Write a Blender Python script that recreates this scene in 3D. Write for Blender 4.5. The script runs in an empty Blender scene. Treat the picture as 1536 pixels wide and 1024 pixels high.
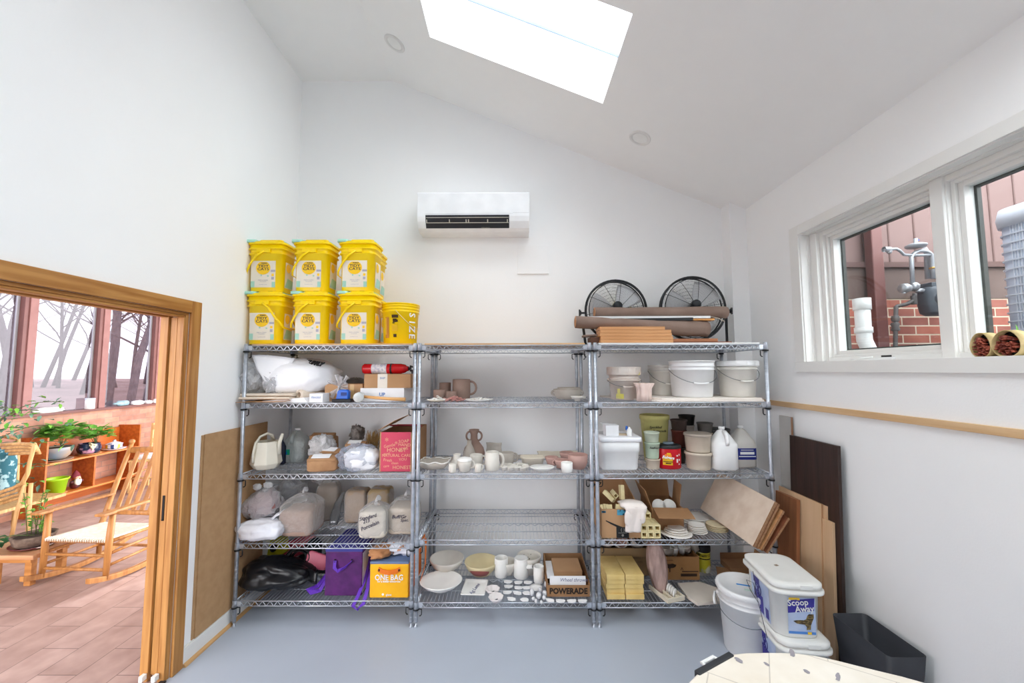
WORLD=4.6; EXPO=1.07
import bpy, math, random
from mathutils import Vector, Matrix, noise, Euler
PI=math.pi
rnd=random.Random(7)
SC=bpy.context.scene; COL=SC.collection
# ---------------------------------------------------------------- camera
FP=1536*14.0/36.0; PITCH=.072; YAW=.0053; ROLL=-.0027; CAM=Vector((0,0,1.709))
_R=Vector((math.cos(YAW),math.sin(YAW),0))
_F=Vector((-math.sin(YAW)*math.cos(PITCH),math.cos(YAW)*math.cos(PITCH),math.sin(PITCH)))
_U=_R.cross(_F)
CR=_R*math.cos(ROLL)+_U*math.sin(ROLL); CU=_U*math.cos(ROLL)-_R*math.sin(ROLL)
def _ray(x,y): return _F+CR*((x-768)/FP)-CU*((y-512)/FP)
def at(px,py,**k):
    """point of the photographed spot on the plane X=, Y= or Z= (measured layout)"""
    d=_ray(px,py); a,v=list(k.items())[0]; i='XYZ'.index(a)
    return CAM+d*((v-CAM[i])/d[i])
cd=bpy.data.cameras.new('camera'); cam=bpy.data.objects.new('camera',cd); COL.objects.link(cam)
cam.matrix_world=Matrix(((CR.x,CU.x,-_F.x,CAM.x),(CR.y,CU.y,-_F.y,CAM.y),(CR.z,CU.z,-_F.z,CAM.z),(0,0,0,1)))
cd.lens=14; cd.sensor_width=36; cd.clip_start=.02; cd.clip_end=200
SC.camera=cam
# ---------------------------------------------------------------- materials
def lin(c):
    return tuple([(v/255/12.92 if v/255<=.04045 else ((v/255+.055)/1.055)**2.4) for v in c])+(1,)
_mats={}
def mat(name,col=(200,200,200),rough=.6,metal=0,col2=None,scale=8,stretch=(1,1,1),bump=0,bscale=40,spec=.4,trans=0,detail=4,emit=None,alpha=1,lo=.35,hi=.65,sheen=0):
    if name in _mats: return _mats[name]
    m=bpy.data.materials.new(name); m.use_nodes=True; nt=m.node_tree; N=nt.nodes; L=nt.links
    b=N['Principled BSDF']; b.inputs['Base Color'].default_value=lin(col); b.inputs['Roughness'].default_value=rough
    b.inputs['Metallic'].default_value=metal; b.inputs['Specular IOR Level'].default_value=spec
    if trans: b.inputs['Transmission Weight'].default_value=trans
    if alpha<1: b.inputs['Alpha'].default_value=alpha
    if emit: b.inputs['Emission Color'].default_value=lin(col); b.inputs['Emission Strength'].default_value=emit
    if sheen: b.inputs['Sheen Weight'].default_value=sheen
    tc=N.new('ShaderNodeTexCoord'); mp=N.new('ShaderNodeMapping'); mp.inputs['Scale'].default_value=stretch
    L.new(tc.outputs['Object'],mp.inputs['Vector'])
    c2=col2 or tuple(max(0,v-7) for v in col)
    n=N.new('ShaderNodeTexNoise'); n.inputs['Scale'].default_value=scale; n.inputs['Detail'].default_value=detail
    L.new(mp.outputs['Vector'],n.inputs['Vector'])
    r=N.new('ShaderNodeValToRGB'); r.color_ramp.elements[0].color=lin(col); r.color_ramp.elements[1].color=lin(c2)
    r.color_ramp.elements[0].position=lo; r.color_ramp.elements[1].position=hi
    L.new(n.outputs['Fac'],r.inputs['Fac']); L.new(r.outputs['Color'],b.inputs['Base Color'])
    if bump:
        n2=N.new('ShaderNodeTexNoise'); n2.inputs['Scale'].default_value=bscale; L.new(mp.outputs['Vector'],n2.inputs['Vector'])
        bp=N.new('ShaderNodeBump'); bp.inputs['Strength'].default_value=bump; bp.inputs['Distance'].default_value=.01
        L.new(n2.outputs['Fac'],bp.inputs['Height']); L.new(bp.outputs['Normal'],b.inputs['Normal'])
    _mats[name]=m; return m
def wood(name,c1,c2,axis='x',scale=9,rough=.45,st=14):
    s={'x':(1,st,st),'y':(st,1,st),'z':(st,st,1)}[axis]
    return mat(name,c1,rough,0,c2,scale/4,s,.12,6,detail=8)
def film(name,col,opac,rough=.12,gloss=.25):
    """thin see-through sheet: part clear, part tinted diffuse, part gloss"""
    if name in _mats: return _mats[name]
    m=bpy.data.materials.new(name); m.use_nodes=True; nt=m.node_tree; N=nt.nodes; L=nt.links; N.clear()
    o=N.new('ShaderNodeOutputMaterial'); t=N.new('ShaderNodeBsdfTransparent'); p=N.new('ShaderNodeBsdfPrincipled')
    p.inputs['Base Color'].default_value=lin(col); p.inputs['Roughness'].default_value=rough
    x=N.new('ShaderNodeMixShader'); lw=N.new('ShaderNodeLayerWeight'); lw.inputs['Blend'].default_value=.45
    ma=N.new('ShaderNodeMath'); ma.operation='MULTIPLY_ADD'; ma.inputs[1].default_value=gloss; ma.inputs[2].default_value=opac; ma.use_clamp=True
    tc=N.new('ShaderNodeTexCoord'); n=N.new('ShaderNodeTexNoise'); n.inputs['Scale'].default_value=13; n.inputs['Distortion'].default_value=3.2; n.inputs['Detail'].default_value=5
    bp=N.new('ShaderNodeBump'); bp.inputs['Strength'].default_value=1; bp.inputs['Distance'].default_value=.03
    L.new(tc.outputs['Object'],n.inputs['Vector']); L.new(n.outputs['Fac'],bp.inputs['Height']); L.new(bp.outputs['Normal'],p.inputs['Normal'])
    L.new(lw.outputs['Facing'],ma.inputs[0]); L.new(ma.outputs[0],x.inputs['Fac'])
    L.new(t.outputs[0],x.inputs[1]); L.new(p.outputs[0],x.inputs[2]); L.new(x.outputs[0],o.inputs['Surface'])
    _mats[name]=m; return m
def glass(name,tint=(246,250,250),refl=.035):
    if name in _mats: return _mats[name]
    m=bpy.data.materials.new(name); m.use_nodes=True; nt=m.node_tree; N=nt.nodes; L=nt.links; N.clear()
    o=N.new('ShaderNodeOutputMaterial'); t=N.new('ShaderNodeBsdfTransparent'); t.inputs['Color'].default_value=lin(tint)
    g=N.new('ShaderNodeBsdfGlossy'); g.inputs['Roughness'].default_value=.02; x=N.new('ShaderNodeMixShader'); x.inputs['Fac'].default_value=refl
    L.new(t.outputs[0],x.inputs[1]); L.new(g.outputs[0],x.inputs[2]); L.new(x.outputs[0],o.inputs['Surface'])
    _mats[name]=m; return m
def brickmat(name,c1,c2,mortar,bw,bh,ms=.012,rot=(0,0,0),rough=.85,off=.5,bump=.5,mix=None,squash=1):
    """tiles/bricks in metres: object coords rotated so that X runs along the course and Y up"""
    if name in _mats: return _mats[name]
    m=bpy.data.materials.new(name); m.use_nodes=True; nt=m.node_tree; N=nt.nodes; L=nt.links; b=N['Principled BSDF']
    b.inputs['Roughness'].default_value=rough
    tc=N.new('ShaderNodeTexCoord'); mp=N.new('ShaderNodeMapping'); mp.inputs['Rotation'].default_value=rot
    L.new(tc.outputs['Object'],mp.inputs['Vector'])
    k=N.new('ShaderNodeTexBrick'); k.inputs['Scale'].default_value=1; k.inputs['Brick Width'].default_value=bw; k.inputs['Row Height'].default_value=bh
    k.inputs['Mortar Size'].default_value=ms/2; k.inputs['Mortar Smooth'].default_value=.2; k.offset=off
    k.inputs['Color1'].default_value=lin(c1); k.inputs['Color2'].default_value=lin(c2); k.inputs['Mortar'].default_value=lin(mortar)
    L.new(mp.outputs['Vector'],k.inputs['Vector'])
    n=N.new('ShaderNodeTexNoise'); n.inputs['Scale'].default_value=7; n.inputs['Detail'].default_value=6; L.new(mp.outputs['Vector'],n.inputs['Vector'])
    mx=N.new('ShaderNodeMix'); mx.data_type='RGBA'; mx.blend_type='SOFT_LIGHT'; mx.inputs['Factor'].default_value=.7
    L.new(k.outputs['Color'],mx.inputs['A']); L.new(n.outputs['Fac'],mx.inputs['B']); L.new(mx.outputs['Result'],b.inputs['Base Color'])
    bp=N.new('ShaderNodeBump'); bp.inputs['Strength'].default_value=bump; bp.inputs['Distance'].default_value=.006; bp.invert=True
    L.new(k.outputs['Fac'],bp.inputs['Height']); L.new(bp.outputs['Normal'],b.inputs['Normal'])
    _mats[name]=m; return m
# ---------------------------------------------------------------- mesh builder
class M:
    def __init__(s): s.v=[]; s.f=[]; s.m=[]; s.s=[]; s.T=Matrix()
    def V(s,p): s.v.append(tuple(s.T@Vector(p))); return len(s.v)-1
    def F(s,idx,m=0,sm=False): s.f.append(tuple(idx)); s.m.append(m); s.s.append(sm)
    def box(s,c,d,m=0,R=None,taper=(1,1),faces='xXyYzZ'):
        x,y,z=d[0]/2,d[1]/2,d[2]/2; R=R or Matrix.Identity(3); c=Vector(c); ids=[]
        for k in (-1,1):
            tx,ty=(taper if k>0 else (1,1))
            for a,b in ((-1,-1),(1,-1),(1,1),(-1,1)): ids.append(s.V(c+R@Vector((a*x*tx,b*y*ty,k*z))))
        i=ids
        for key,q in (('z',(3,2,1,0)),('Z',(4,5,6,7)),('y',(0,1,5,4)),('X',(1,2,6,5)),('Y',(2,3,7,6)),('x',(3,0,4,7))):
            if key in faces: s.F([i[j] for j in q],m)
        return s
    def bb(s,x0,x1,y0,y1,z0,z1,m=0): return s.box(((x0+x1)/2,(y0+y1)/2,(z0+z1)/2),(abs(x1-x0),abs(y1-y0),abs(z1-z0)),m)
    def loft(s,rings,m=0,sm=True,cap0=True,cap1=True,closed=False):
        n=len(rings[0]); ids=[[s.V(p) for p in r] for r in rings]
        R=len(rings)
        for a in range(R if closed else R-1):
            A=ids[a]; B=ids[(a+1)%R]
            for j in range(n): s.F((A[j],A[(j+1)%n],B[(j+1)%n],B[j]),m,sm)
        if not closed:
            if cap0: s.F(ids[0][::-1],m)
            if cap1: s.F(ids[-1],m)
        return s
    def tube(s,pts,r,n=8,m=0,closed=False,sm=True,flat=None):
        pts=[Vector(p) for p in pts]; rings=[]; N=len(pts)
        up=None
        for i,p in enumerate(pts):
            a=pts[(i-1)%N] if (closed or i>0) else p; b=pts[(i+1)%N] if (closed or i<N-1) else p
            t=(b-a).normalized()
            if up is None:
                up=Vector((0,0,1)) if abs(t.z)<.9 else Vector((0,1,0))
                if flat is not None: up=Vector(flat)
            e=t.cross(up)
            if e.length<1e-5: e=t.orthogonal()
            e.normalize(); w=e.cross(t).normalized()
            if flat is None: up=w
            rr=r[i] if isinstance(r,(list,tuple)) and not isinstance(r,tuple) else r
            ra,rb=(rr if isinstance(rr,tuple) else (rr,rr))
            rings.append([p+e*(ra*math.cos(2*PI*k/n+PI/n))+w*(rb*math.sin(2*PI*k/n+PI/n)) for k in range(n)])
        return s.loft(rings,m,sm,closed=closed)
    def strap(s,pts,w,t,side,m=0):
        """flat band: width w along 'side', thickness t"""
        pts=[Vector(p) for p in pts]; sd=Vector(side).normalized(); rings=[]
        for i,p in enumerate(pts):
            a=pts[max(i-1,0)]; b=pts[min(i+1,len(pts)-1)]; tt=(b-a).normalized(); nn=tt.cross(sd).normalized(); s2=nn.cross(tt)
            rings.append([p+s2*w/2+nn*t/2,p-s2*w/2+nn*t/2,p-s2*w/2-nn*t/2,p+s2*w/2-nn*t/2])
        return s.loft(rings,m,False)
    def lathe(s,prof,n=28,m=0,c=(0,0,0),R=None,sx=1,sy=1,sm=True,cap=True,mats=None,wob=None):
        """prof: (r,z) from bottom outside, over the rim, to inside"""
        c=Vector(c); R=R or Matrix.Identity(3); rows=[]
        for (r,z) in prof:
            if r<1e-6: rows.append([s.V(c+R@Vector((0,0,z)))])
            else:
                row=[]
                for k in range(n):
                    a=2*PI*k/n; q=1+(wob(a,z) if wob else 0)
                    row.append(s.V(c+R@Vector((r*q*sx*math.cos(a),r*q*sy*math.sin(a),z))))
                rows.append(row)
        for i in range(len(rows)-1):
            A,B=rows[i],rows[i+1]; mm=mats[i] if mats else m
            for j in range(n):
                if len(A)==1 and len(B)==1: continue
                if len(A)==1: s.F((A[0],B[(j+1)%n],B[j]),mm,sm)
                elif len(B)==1: s.F((A[j],A[(j+1)%n],B[0]),mm,sm)
                else: s.F((A[j],A[(j+1)%n],B[(j+1)%n],B[j]),mm,sm)
        return s
    def prism(s,poly,h,m=0,o=(0,0,0),u=(1,0,0),w=(0,0,1),sm=False):
        """2-D outline in the u,w plane pushed h along their normal"""
        o=Vector(o);u=Vector(u);w=Vector(w);n=u.cross(w).normalized()
        a=[s.V(o+u*p[0]+w*p[1]) for p in poly]; b=[s.V(o+u*p[0]+w*p[1]+n*h) for p in poly]; k=len(poly)
        ar=sum(poly[i][0]*poly[(i+1)%k][1]-poly[(i+1)%k][0]*poly[i][1] for i in range(k))
        fl=(ar>0)==(h>0)
        s.F(a[::-1] if fl else a,m); s.F(b if fl else b[::-1],m)
        for i in range(k):
            j=(i+1)%k; q=(a[i],a[j],b[j],b[i]); s.F(q if fl else q[::-1],m,sm)
        return s
    def patch(s,fn,nu,nv,m=0,sm=True,thick=0):
        ids=[[s.V(fn(i/nu,j/nv)) for j in range(nv+1)] for i in range(nu+1)]
        for i in range(nu):
            for j in range(nv): s.F((ids[i][j],ids[i+1][j],ids[i+1][j+1],ids[i][j+1]),m,sm)
        return s
    def blob(s,c,d,n=22,k=14,p=2.4,amp=.1,fr=3,seed=0,m=0,flat=0,fn=None,wr=0,wf=9):
        """soft lump (bag, cloth, clod): superellipsoid with folds; flat: cut level of the underside"""
        c=Vector(c); rows=[]
        def sg(v,e): return math.copysign(abs(v)**e,v)
        e=2/p
        for i in range(k+1):
            t=-PI/2+PI*i/k; row=[]
            for j in range(n):
                a=2*PI*j/n
                q=Vector((sg(math.cos(t),e)*sg(math.cos(a),e),sg(math.cos(t),e)*sg(math.sin(a),e),sg(math.sin(t),e)))
                w=noise.noise(q*fr+Vector((seed*3.1,seed*1.7,seed)))*amp
                if wr: w+=(abs(noise.noise(Vector((q.x*wf,q.y*wf,q.z*wf*.5))+Vector((seed,0,seed*2))))-.2)*wr
                q=q*(1+w)
                if fn: q=fn(q)
                z=q.z*d[2]/2
                if flat: z=max(z,-d[2]/2*flat)
                row.append(s.V(c+Vector((q.x*d[0]/2,q.y*d[1]/2,z))))
                if i in (0,k): row=row*1; 
                if i in (0,k): break
            rows.append(row)
        for i in range(k):
            A,B=rows[i],rows[i+1]
            for j in range(n):
                if len(A)==1: s.F((A[0],B[(j+1)%n],B[j]),m,True)
                elif len(B)==1: s.F((A[j],A[(j+1)%n],B[0]),m,True)
                else: s.F((A[j],A[(j+1)%n],B[(j+1)%n],B[j]),m,True)
        return s
    def text(s,txt,size,T,m=0,ext=.0004,align='CENTER',sx=1,bold=0,shear=0,space=1):
        cu=bpy.data.curves.new('t','FONT'); cu.body=txt; cu.size=size; cu.align_x=align; cu.align_y='CENTER'; cu.extrude=ext; cu.resolution_u=2
        cu.offset=bold; cu.shear=shear; cu.space_character=space
        o=bpy.data.objects.new('t',cu); COL.objects.link(o)
        me=bpy.data.meshes.new_from_object(o); b=len(s.v)
        for v in me.vertices: s.V(T@Vector((v.co.x*sx,v.co.y,v.co.z)))
        for p in me.polygons: s.F([b+i for i in p.vertices],m)
        bpy.data.objects.remove(o); bpy.data.curves.remove(cu); bpy.data.meshes.remove(me)
        return s
    def build(s,name,mats,parent=None,bevel=0,sub=0,solid=0,loc=None,rz=0,seg=2):
        me=bpy.data.meshes.new(name); me.from_pydata(s.v,[],s.f); 
        if not isinstance(mats,(list,tuple)): mats=[mats]
        for x in mats: me.materials.append(x)
        me.polygons.foreach_set('material_index',s.m); me.polygons.foreach_set('use_smooth',s.s); me.validate(); me.update()
        o=bpy.data.objects.new(name,me); COL.objects.link(o)
        if parent: o.parent=parent
        if loc is not None: o.location=loc
        if rz: o.rotation_euler.z=rz
        if solid: k=o.modifiers.new('s','SOLIDIFY'); k.thickness=solid; k.offset=0
        if bevel: k=o.modifiers.new('b','BEVEL'); k.width=bevel; k.segments=seg; k.limit_method='ANGLE'; k.angle_limit=.6; k.harden_normals=False
        if sub: k=o.modifiers.new('u','SUBSURF'); k.levels=sub; k.render_levels=sub
        return o
def rrect(w,d,r,z,n=5,cx=0,cy=0):
    """rounded rectangle ring, counter-clockwise"""
    o=[]
    for (sx,sy,a0) in ((1,-1,-PI/2),(1,1,0),(-1,1,PI/2),(-1,-1,PI)):
        for i in range(n+1):
            a=a0+PI/2*i/n; o.append((cx+sx*(w/2-r)+r*math.cos(a),cy+sy*(d/2-r)+r*math.sin(a),z))
    return o
def tag(o,label=None,cat=None,group=None,kind=None):
    if label: o['label']=label
    if cat: o['category']=cat
    if group: o['group']=group
    if kind: o['kind']=kind
    return o
def thing(name,label,cat,loc=(0,0,0),rz=0,group=None,rot=None):
    o=bpy.data.objects.new(name,None); COL.objects.link(o); o.location=loc; o.rotation_euler=rot or (0,0,rz); o.empty_display_size=.05
    return tag(o,label,cat,group)
def dup(root,loc,rz=None,label=None,group=None,scale=None):
    r=root.copy(); COL.objects.link(r); r.location=loc
    if rz is not None: r.rotation_euler=(0,0,rz) if not isinstance(rz,tuple) else rz
    if scale: r.scale=(scale,)*3 if not isinstance(scale,tuple) else scale
    if label: r['label']=label
    if group: r['group']=group
    for ch in root.children:
        c=ch.copy(); COL.objects.link(c); c.parent=r
        for g in ch.children:
            q=g.copy(); COL.objects.link(q); q.parent=c
    return r
def struct(name,b,mats,**k): return tag(b.build(name,mats,**k),kind='structure')
def RX(a): return Matrix.Rotation(a,3,'X')
def RY(a): return Matrix.Rotation(a,3,'Y')
def RZ(a): return Matrix.Rotation(a,3,'Z')
# facing frame for text on a plane looking toward -Y: x right, y up
def face_front(x,y,z,rz=0,tilt=0): return Matrix.Translation((x,y,z))@Matrix.Rotation(rz,4,'Z')@Matrix.Rotation(PI/2-tilt,4,'X')
def face_up(x,y,z,rz=0): return Matrix.Translation((x,y,z))@Matrix.Rotation(rz,4,'Z')
# ================================================================ ROOM
XL,XR,YB,YF=-1.935,1.985,3.464,-2.2
ZF,XK,SL=4.355,-1.10,-.4135          # flat ceiling height, kink, slope to the right
def zc(x): return ZF if x<XK else ZF+SL*(x-XK)
m_wall=mat('white_wall_paint',(246,246,246),.75,0,(245,245,245),3,bump=.05,bscale=120,spec=.2)
m_trim=mat('white_trim_paint',(236,235,232),.45,0,(233,232,229),3)
m_ceil=mat('ceiling_paint',(244,243,242),.85,0,(243,242,241),spec=.1)
m_floor=mat('grey_painted_floor',(178,185,197),.35,0,(173,180,192),1.5,bump=.02,bscale=9,spec=.35)
m_oak=wood('golden_oak',(190,138,78),(160,106,52),'z',10)
m_oakh=wood('golden_oak_level',(190,138,78),(160,106,52),'y',10)
m_strip=wood('pine_strip',(222,188,146),(208,170,126),'y',8)
struct('floor',M().bb(XL-.0,XR+.02,YF-.02,YB+.02,-.12,0),m_floor)
# back wall follows the ceiling
pts=[(XL-.14,-.12),(XR+.2,-.12),(XR+.2,zc(XR+.2)+.1),(XK,ZF+.1),(XL-.14,ZF+.1)]
struct('wall_back',M().prism(pts,-.14,o=(0,YB,0)),m_wall)
# front wall (behind the camera) 
b=M()
b.bb(XL-.14,XR+.2,YF-.14,YF,-.12,4.5)
struct('wall_front',b,m_wall)
DY0,DY1,DZ=.35,2.345,2.055          # doorway in the left wall
b=M(); b.bb(XL-.14,XL,DY1,YB,-.12,ZF+.1).bb(XL-.14,XL,YF,DY0,-.12,ZF+.1).bb(XL-.14,XL,DY0,DY1,DZ,ZF+.1)
struct('wall_left',b,m_wall)
WY0,WY1,WZ0,WZ1=1.02,2.722,1.757,2.643
b=M(); X1=XR+.2
b.bb(XR,X1,WY1,YB,-.12,3.2).bb(XR,X1,YF,WY0,-.12,3.2).bb(XR,X1,WY0,WY1,-.12,WZ0).bb(XR,X1,WY0,WY1,WZ1,3.2)
struct('wall_right',b,m_wall)
struct('wall_chase',M().bb(1.845,XR,3.33,YB,0,zc(1.845)),m_wall)
# ceiling with the skylight wells; the second is unseen, added to light the room
def slopebox(b,x0,x1,y0,y1,t0,t1,m=0):
    nx,nz=-SL/math.hypot(SL,1),1/math.hypot(SL,1)
    q=[]
    for t in (t0,t1):
        for (x,y) in ((x0,y0),(x1,y0),(x1,y1),(x0,y1)):
            q.append(b.V((x+nx*t,y,ZF+SL*(x-XK)+nz*t)))
    for f in ((3,2,1,0),(4,5,6,7),(0,1,5,4),(1,2,6,5),(2,3,7,6),(3,0,4,7)): b.F([q[i] for i in f],m)
SX0,SX1=-.612,.647
SKY=[(2.028,2.757),(-.6,1.38)]; SKX=[(SX0,SX1),(0,1.62)]
b=M(); TH=.36
slopebox(b,XK,XR+.2,YF-.14,SKY[1][0],0,TH); slopebox(b,XK,XR+.2,SKY[1][1],SKY[0][0],0,TH); slopebox(b,XK,XR+.2,SKY[0][1],YB+.14,0,TH)
for (q0,q1),(h0,h1) in zip(SKY,SKX): slopebox(b,XK,h0,q0,q1,0,TH); slopebox(b,h1,XR+.2,q0,q1,0,TH)
b.bb(XL-.14,XK,YF-.14,YB+.14,ZF,ZF+.3)
struct('ceiling',b,m_ceil)
m_gl=glass('window_glass')
m_blue=mat('skylight_gasket',(120,140,190),.4)
for (y0,y1),(SX0,SX1),nm in zip(SKY,SKX,('window_2','window_added')):  # last one is an extra opening for light, out of view
    e=bpy.data.objects.new(nm,None); COL.objects.link(e); tag(e,kind='structure')
    f=M(); slopebox(f,SX0-.03,SX0+.012,y0-.03,y1+.03,TH,TH+.06); slopebox(f,SX1-.012,SX1+.03,y0-.03,y1+.03,TH,TH+.06)
    slopebox(f,SX0+.012,SX1-.012,y0-.03,y0+.012,TH,TH+.06); slopebox(f,SX0+.012,SX1-.012,y1-.012,y1+.03,TH,TH+.06)
    f.build('frame',m_trim,e)
    g=M(); slopebox(g,SX0+.012,SX1-.012,y0+.012,y1-.012,TH+.02,TH+.026); g.build('pane',m_gl,e)
    g=M(); slopebox(g,SX0+.012,SX1-.012,y1-.018,y1-.012,TH+.0,TH+.02); g.build('gasket',m_blue,e)
# recessed downlights
m_lring=mat('downlight_trim',(232,231,229),.5); m_ldisc=mat('downlight_lens',(240,240,238),.35)
for i,(px,py,lb) in enumerate(((592,65,'round white recessed ceiling light left of the skylight'),(960,207,'round white recessed ceiling light below the skylight on the right'))):
    d=_ray(px,py); n=Vector((-SL,0,1)).normalized(); p0=Vector((XK,0,ZF)); c=CAM+d*((p0-CAM).dot(n)/d.dot(n))
    t=thing('recessed_light',lb,'ceiling light',c,rot=(0,-math.atan(SL)+PI if 0 else math.atan(-SL),0),group='recessed lights in the sloped ceiling')
    b=M(); b.lathe([(.058,.0),(.058,-.006),(.078,-.008),(.084,-.004),(.084,.0)],32); b.build('trim_ring',m_lring,t)
    b=M(); b.lathe([(0,-.003),(.058,-.003)],32); b.build('lens',m_ldisc,t)
# baseboard, quarter round, wall strip
DC=DY1+.075
b=M().bb(XL,XL+.014,DC,YB,0,.10); b.bb(XL,XL+.008,DC,YB,.1,.108); struct('baseboard_left',b,m_trim,bevel=.004)
struct('trim_1',M().prism([(0,0),(.018,0),(.0165,.008),(.012,.014),(.006,.017),(0,.018)],-(YB-DC),o=(XL+.014,DC,0),u=(1,0,0),w=(0,0,1)),wood('pine_shoe',(214,170,118),(196,150,98),'y',8))
struct('baseboard_back',M().bb(XL+.014,1.845,YB-.014,YB,0,.10),m_trim,bevel=.004)
struct('trim_2',M().bb(XR-.016,XR,.2,3.32,1.437,1.474),m_strip,bevel=.002)
# door casing + pocket door
SX0,SX1=SKX[0]
e=bpy.data.objects.new('trim_3',None); COL.objects.link(e); tag(e,kind='structure')
cw=.072
M().bb(XL,XL+.018,DY1,DY1+cw,0,DZ+cw).build('side_casing',m_oak,e,bevel=.003)
M().bb(XL,XL+.018,DY0-cw,DY1,DZ,DZ+cw).build('head_casing',m_oakh,e,bevel=.003)
M().bb(XL,XL+.018,DY0-cw,DY0,0,DZ).build('side_casing',m_oak,e,bevel=.003)
b=M().bb(XL-.14,XL,DY0,DY1,DZ-.018,DZ); b.bb(XL-.05,XL-.006,DY0,DY1-.01,DZ-.03,DZ-.018); b.bb(XL-.14,XL-.1,DY0,DY1-.01,DZ-.03,DZ-.018); b.build('head_jamb',m_oakh,e,bevel=.002)
b=M().bb(XL-.046,XL-.0,DY1-.02,DY1,0,DZ-.018); b.bb(XL-.04,XL-.002,DY1-.032,DY1-.02,0,DZ-.03); b.build('jamb_strip',m_oak,e,bevel=.002)
b=M().bb(XL-.14,XL-.094,DY1-.032,DY1,0,DZ-.018); b.build('jamb_strip',m_oak,e,bevel=.002)
b=M().bb(XL-.14,XL,DY0,DY0+.018,0,DZ-.018); b.build('jamb_strip',m_oak,e,bevel=.002)
d=bpy.data.objects.new('door_1',None); COL.objects.link(d); tag(d,kind='structure'); d.location=(XL-.07,DY1-.02,0)
M().bb(-.019,.019,0,.02,.03,DZ-.03).build('door_edge',m_oak,d,bevel=.002)
b=M().bb(-.006,.006,-.003,.0,.86,1.0); b.box((0,-.004,.865),(.008,.004,.008)); b.build('edge_pull',mat('black_hardware',(28,28,30),.4,.6),d)
m_pl=mat('white_plastic',(238,238,236),.35)
for sx in (-1,1): M().box((sx*.034,-.03,.035),(.022,.03,.03)).build('floor_guide',m_pl,d,bevel=.003)
# window in the right wall
w=bpy.data.objects.new('window_1',None); COL.objects.link(w); tag(w,kind='structure')
b=M(); c=.066
b.bb(XR-.012,XR,WY1,WY1+c+.02,WZ0+.004,WZ1+c).bb(XR-.012,XR,WY0-c,WY1,WZ1,WZ1+c).bb(XR-.012,XR,WY0-c,WY0,WZ0+.004,WZ1+c)
b.build('casing',m_trim,w,bevel=.003)
b=M().bb(XR,XR+.2,WY0,WY1,WZ0,WZ0+.004).bb(XR-.016,XR,WY0-c,WY1+c+.022,WZ0-c,WZ0+.004); b.build('window_sill',m_trim,w,bevel=.003)
b=M().bb(XR,XR+.2,WY1-.006,WY1,WZ0,WZ1).bb(XR,XR+.2,WY0,WY1-.006,WZ1-.006,WZ1).bb(XR+.045,XR+.05,WY1-.011,WY1-.006,WZ0,WZ1).bb(XR+.045,XR+.05,WY0,WY1-.01,WZ1-.011,WZ1-.006)
b.build('jamb_liner',m_trim,w)
def sash(y0,y1):
    b=M(); X=2.075
    def fr(a0,a1,z0,z1,t,x0,x1):
        b.bb(x0,x1,a0,a0+t,z0,z1).bb(x0,x1,a1-t,a1,z0,z1).bb(x0,x1,a0+t,a1-t,z0,z0+t).bb(x0,x1,a0+t,a1-t,z1-t,z1)
    fr(y0,y1,WZ0,WZ1-.006,.03,X,X+.1); fr(y0+.03,y1-.03,WZ0+.03,WZ1-.036,.018,X+.02,X+.09); b.build('window_frame',m_trim,w,bevel=.003)
    b=M(); fr(y0+.048,y1-.048,WZ0+.048,WZ1-.054,.024,X+.035,X+.085); b.build('window_sash',m_trim,w,bevel=.003)
    M().bb(X+.06,X+.066,y0+.07,y1-.07,WZ0+.07,WZ1-.075).build('pane',m_gl,w)
    b=M(); fr(y0+.07,y1-.07,WZ0+.07,WZ1-.075,.012,X+.085,X+.105); b.build('screen_frame',mat('dark_screen_frame',(58,62,58),.5),w)
sash(1.905,WY1-.06); M().bb(2.05,2.17,WY1-.062,WY1-.006,WZ0+.004,WZ1-.006).build('window_frame',m_trim,w,bevel=.004); sash(WY0,1.895)
b=M().bb(2.06,2.1,1.87,1.93,WZ0,WZ1-.006); b.build('mullion',m_trim,w,bevel=.004)
b=M().bb(2.055,2.075,2.18,2.33,WZ0+.003,WZ0+.018); b.tube([(2.06,2.30,WZ0+.02),(2.04,2.36,WZ0+.016),(2.035,2.42,WZ0+.01)],.005); b.build('crank_handle',m_pl,w)
M().bb(2.072,2.075,2.2,2.26,WZ0+.02,WZ0+.03).build('sticker',mat('black_sticker',(30,30,30)),w)
# ================================================================ air conditioner + access panel
m_ac=mat('ac_white',(243,244,246),.3); m_dk=mat('dark_vent',(38,38,44),.5)
a0=at(626,287,Y=YB-.2); 
t=thing('air_conditioner','white wall-mounted air conditioner high on the back wall','air conditioner',(-.338,YB,2.884))
W=.94
b=M(); prof=[(0,.0),(-.15,.0),(-.185,.02),(-.215,.075),(-.225,.12),(-.228,.33),(-.222,.345),(-.2,.352),(0,.352)]
P=[(p[0],p[1]*.915) for p in prof]
b.prism(P,W,o=(-W/2,0,0),u=(0,1,0),w=(0,0,1)); b.build('housing',m_ac,t,bevel=.004)
b=M(); b.prism([(-.186,.022),(-.189,.018),(-.219,.073),(-.228,.118),(-.222,.12),(-.21,.078)],.70,o=(-.40,0,0),u=(0,1,0),w=(0,0,1)); b.build('outlet',m_dk,t)
b=M()
for (y,z,a) in ((-.221,.098,.4),(-.205,.06,.5)): b.box((-.05,y-.003,z),(.69,.02,.005),R=RX(a))
for x in (-.39,-.2,-.06,-.04,.12,.285): b.box((x,-.213,.07),(.008,.012,.03),R=RX(.4))
b.build('louvre',mat('ac_louvre',(196,190,178),.4),t)
b=M(); b.bb(.33,.465,-.2285,-.228,.135,.137); b.bb(-.40,.33,-.2295,-.228,.128,.1295); b.build('seam',mat('ac_seam',(205,206,208)),t)
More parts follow.
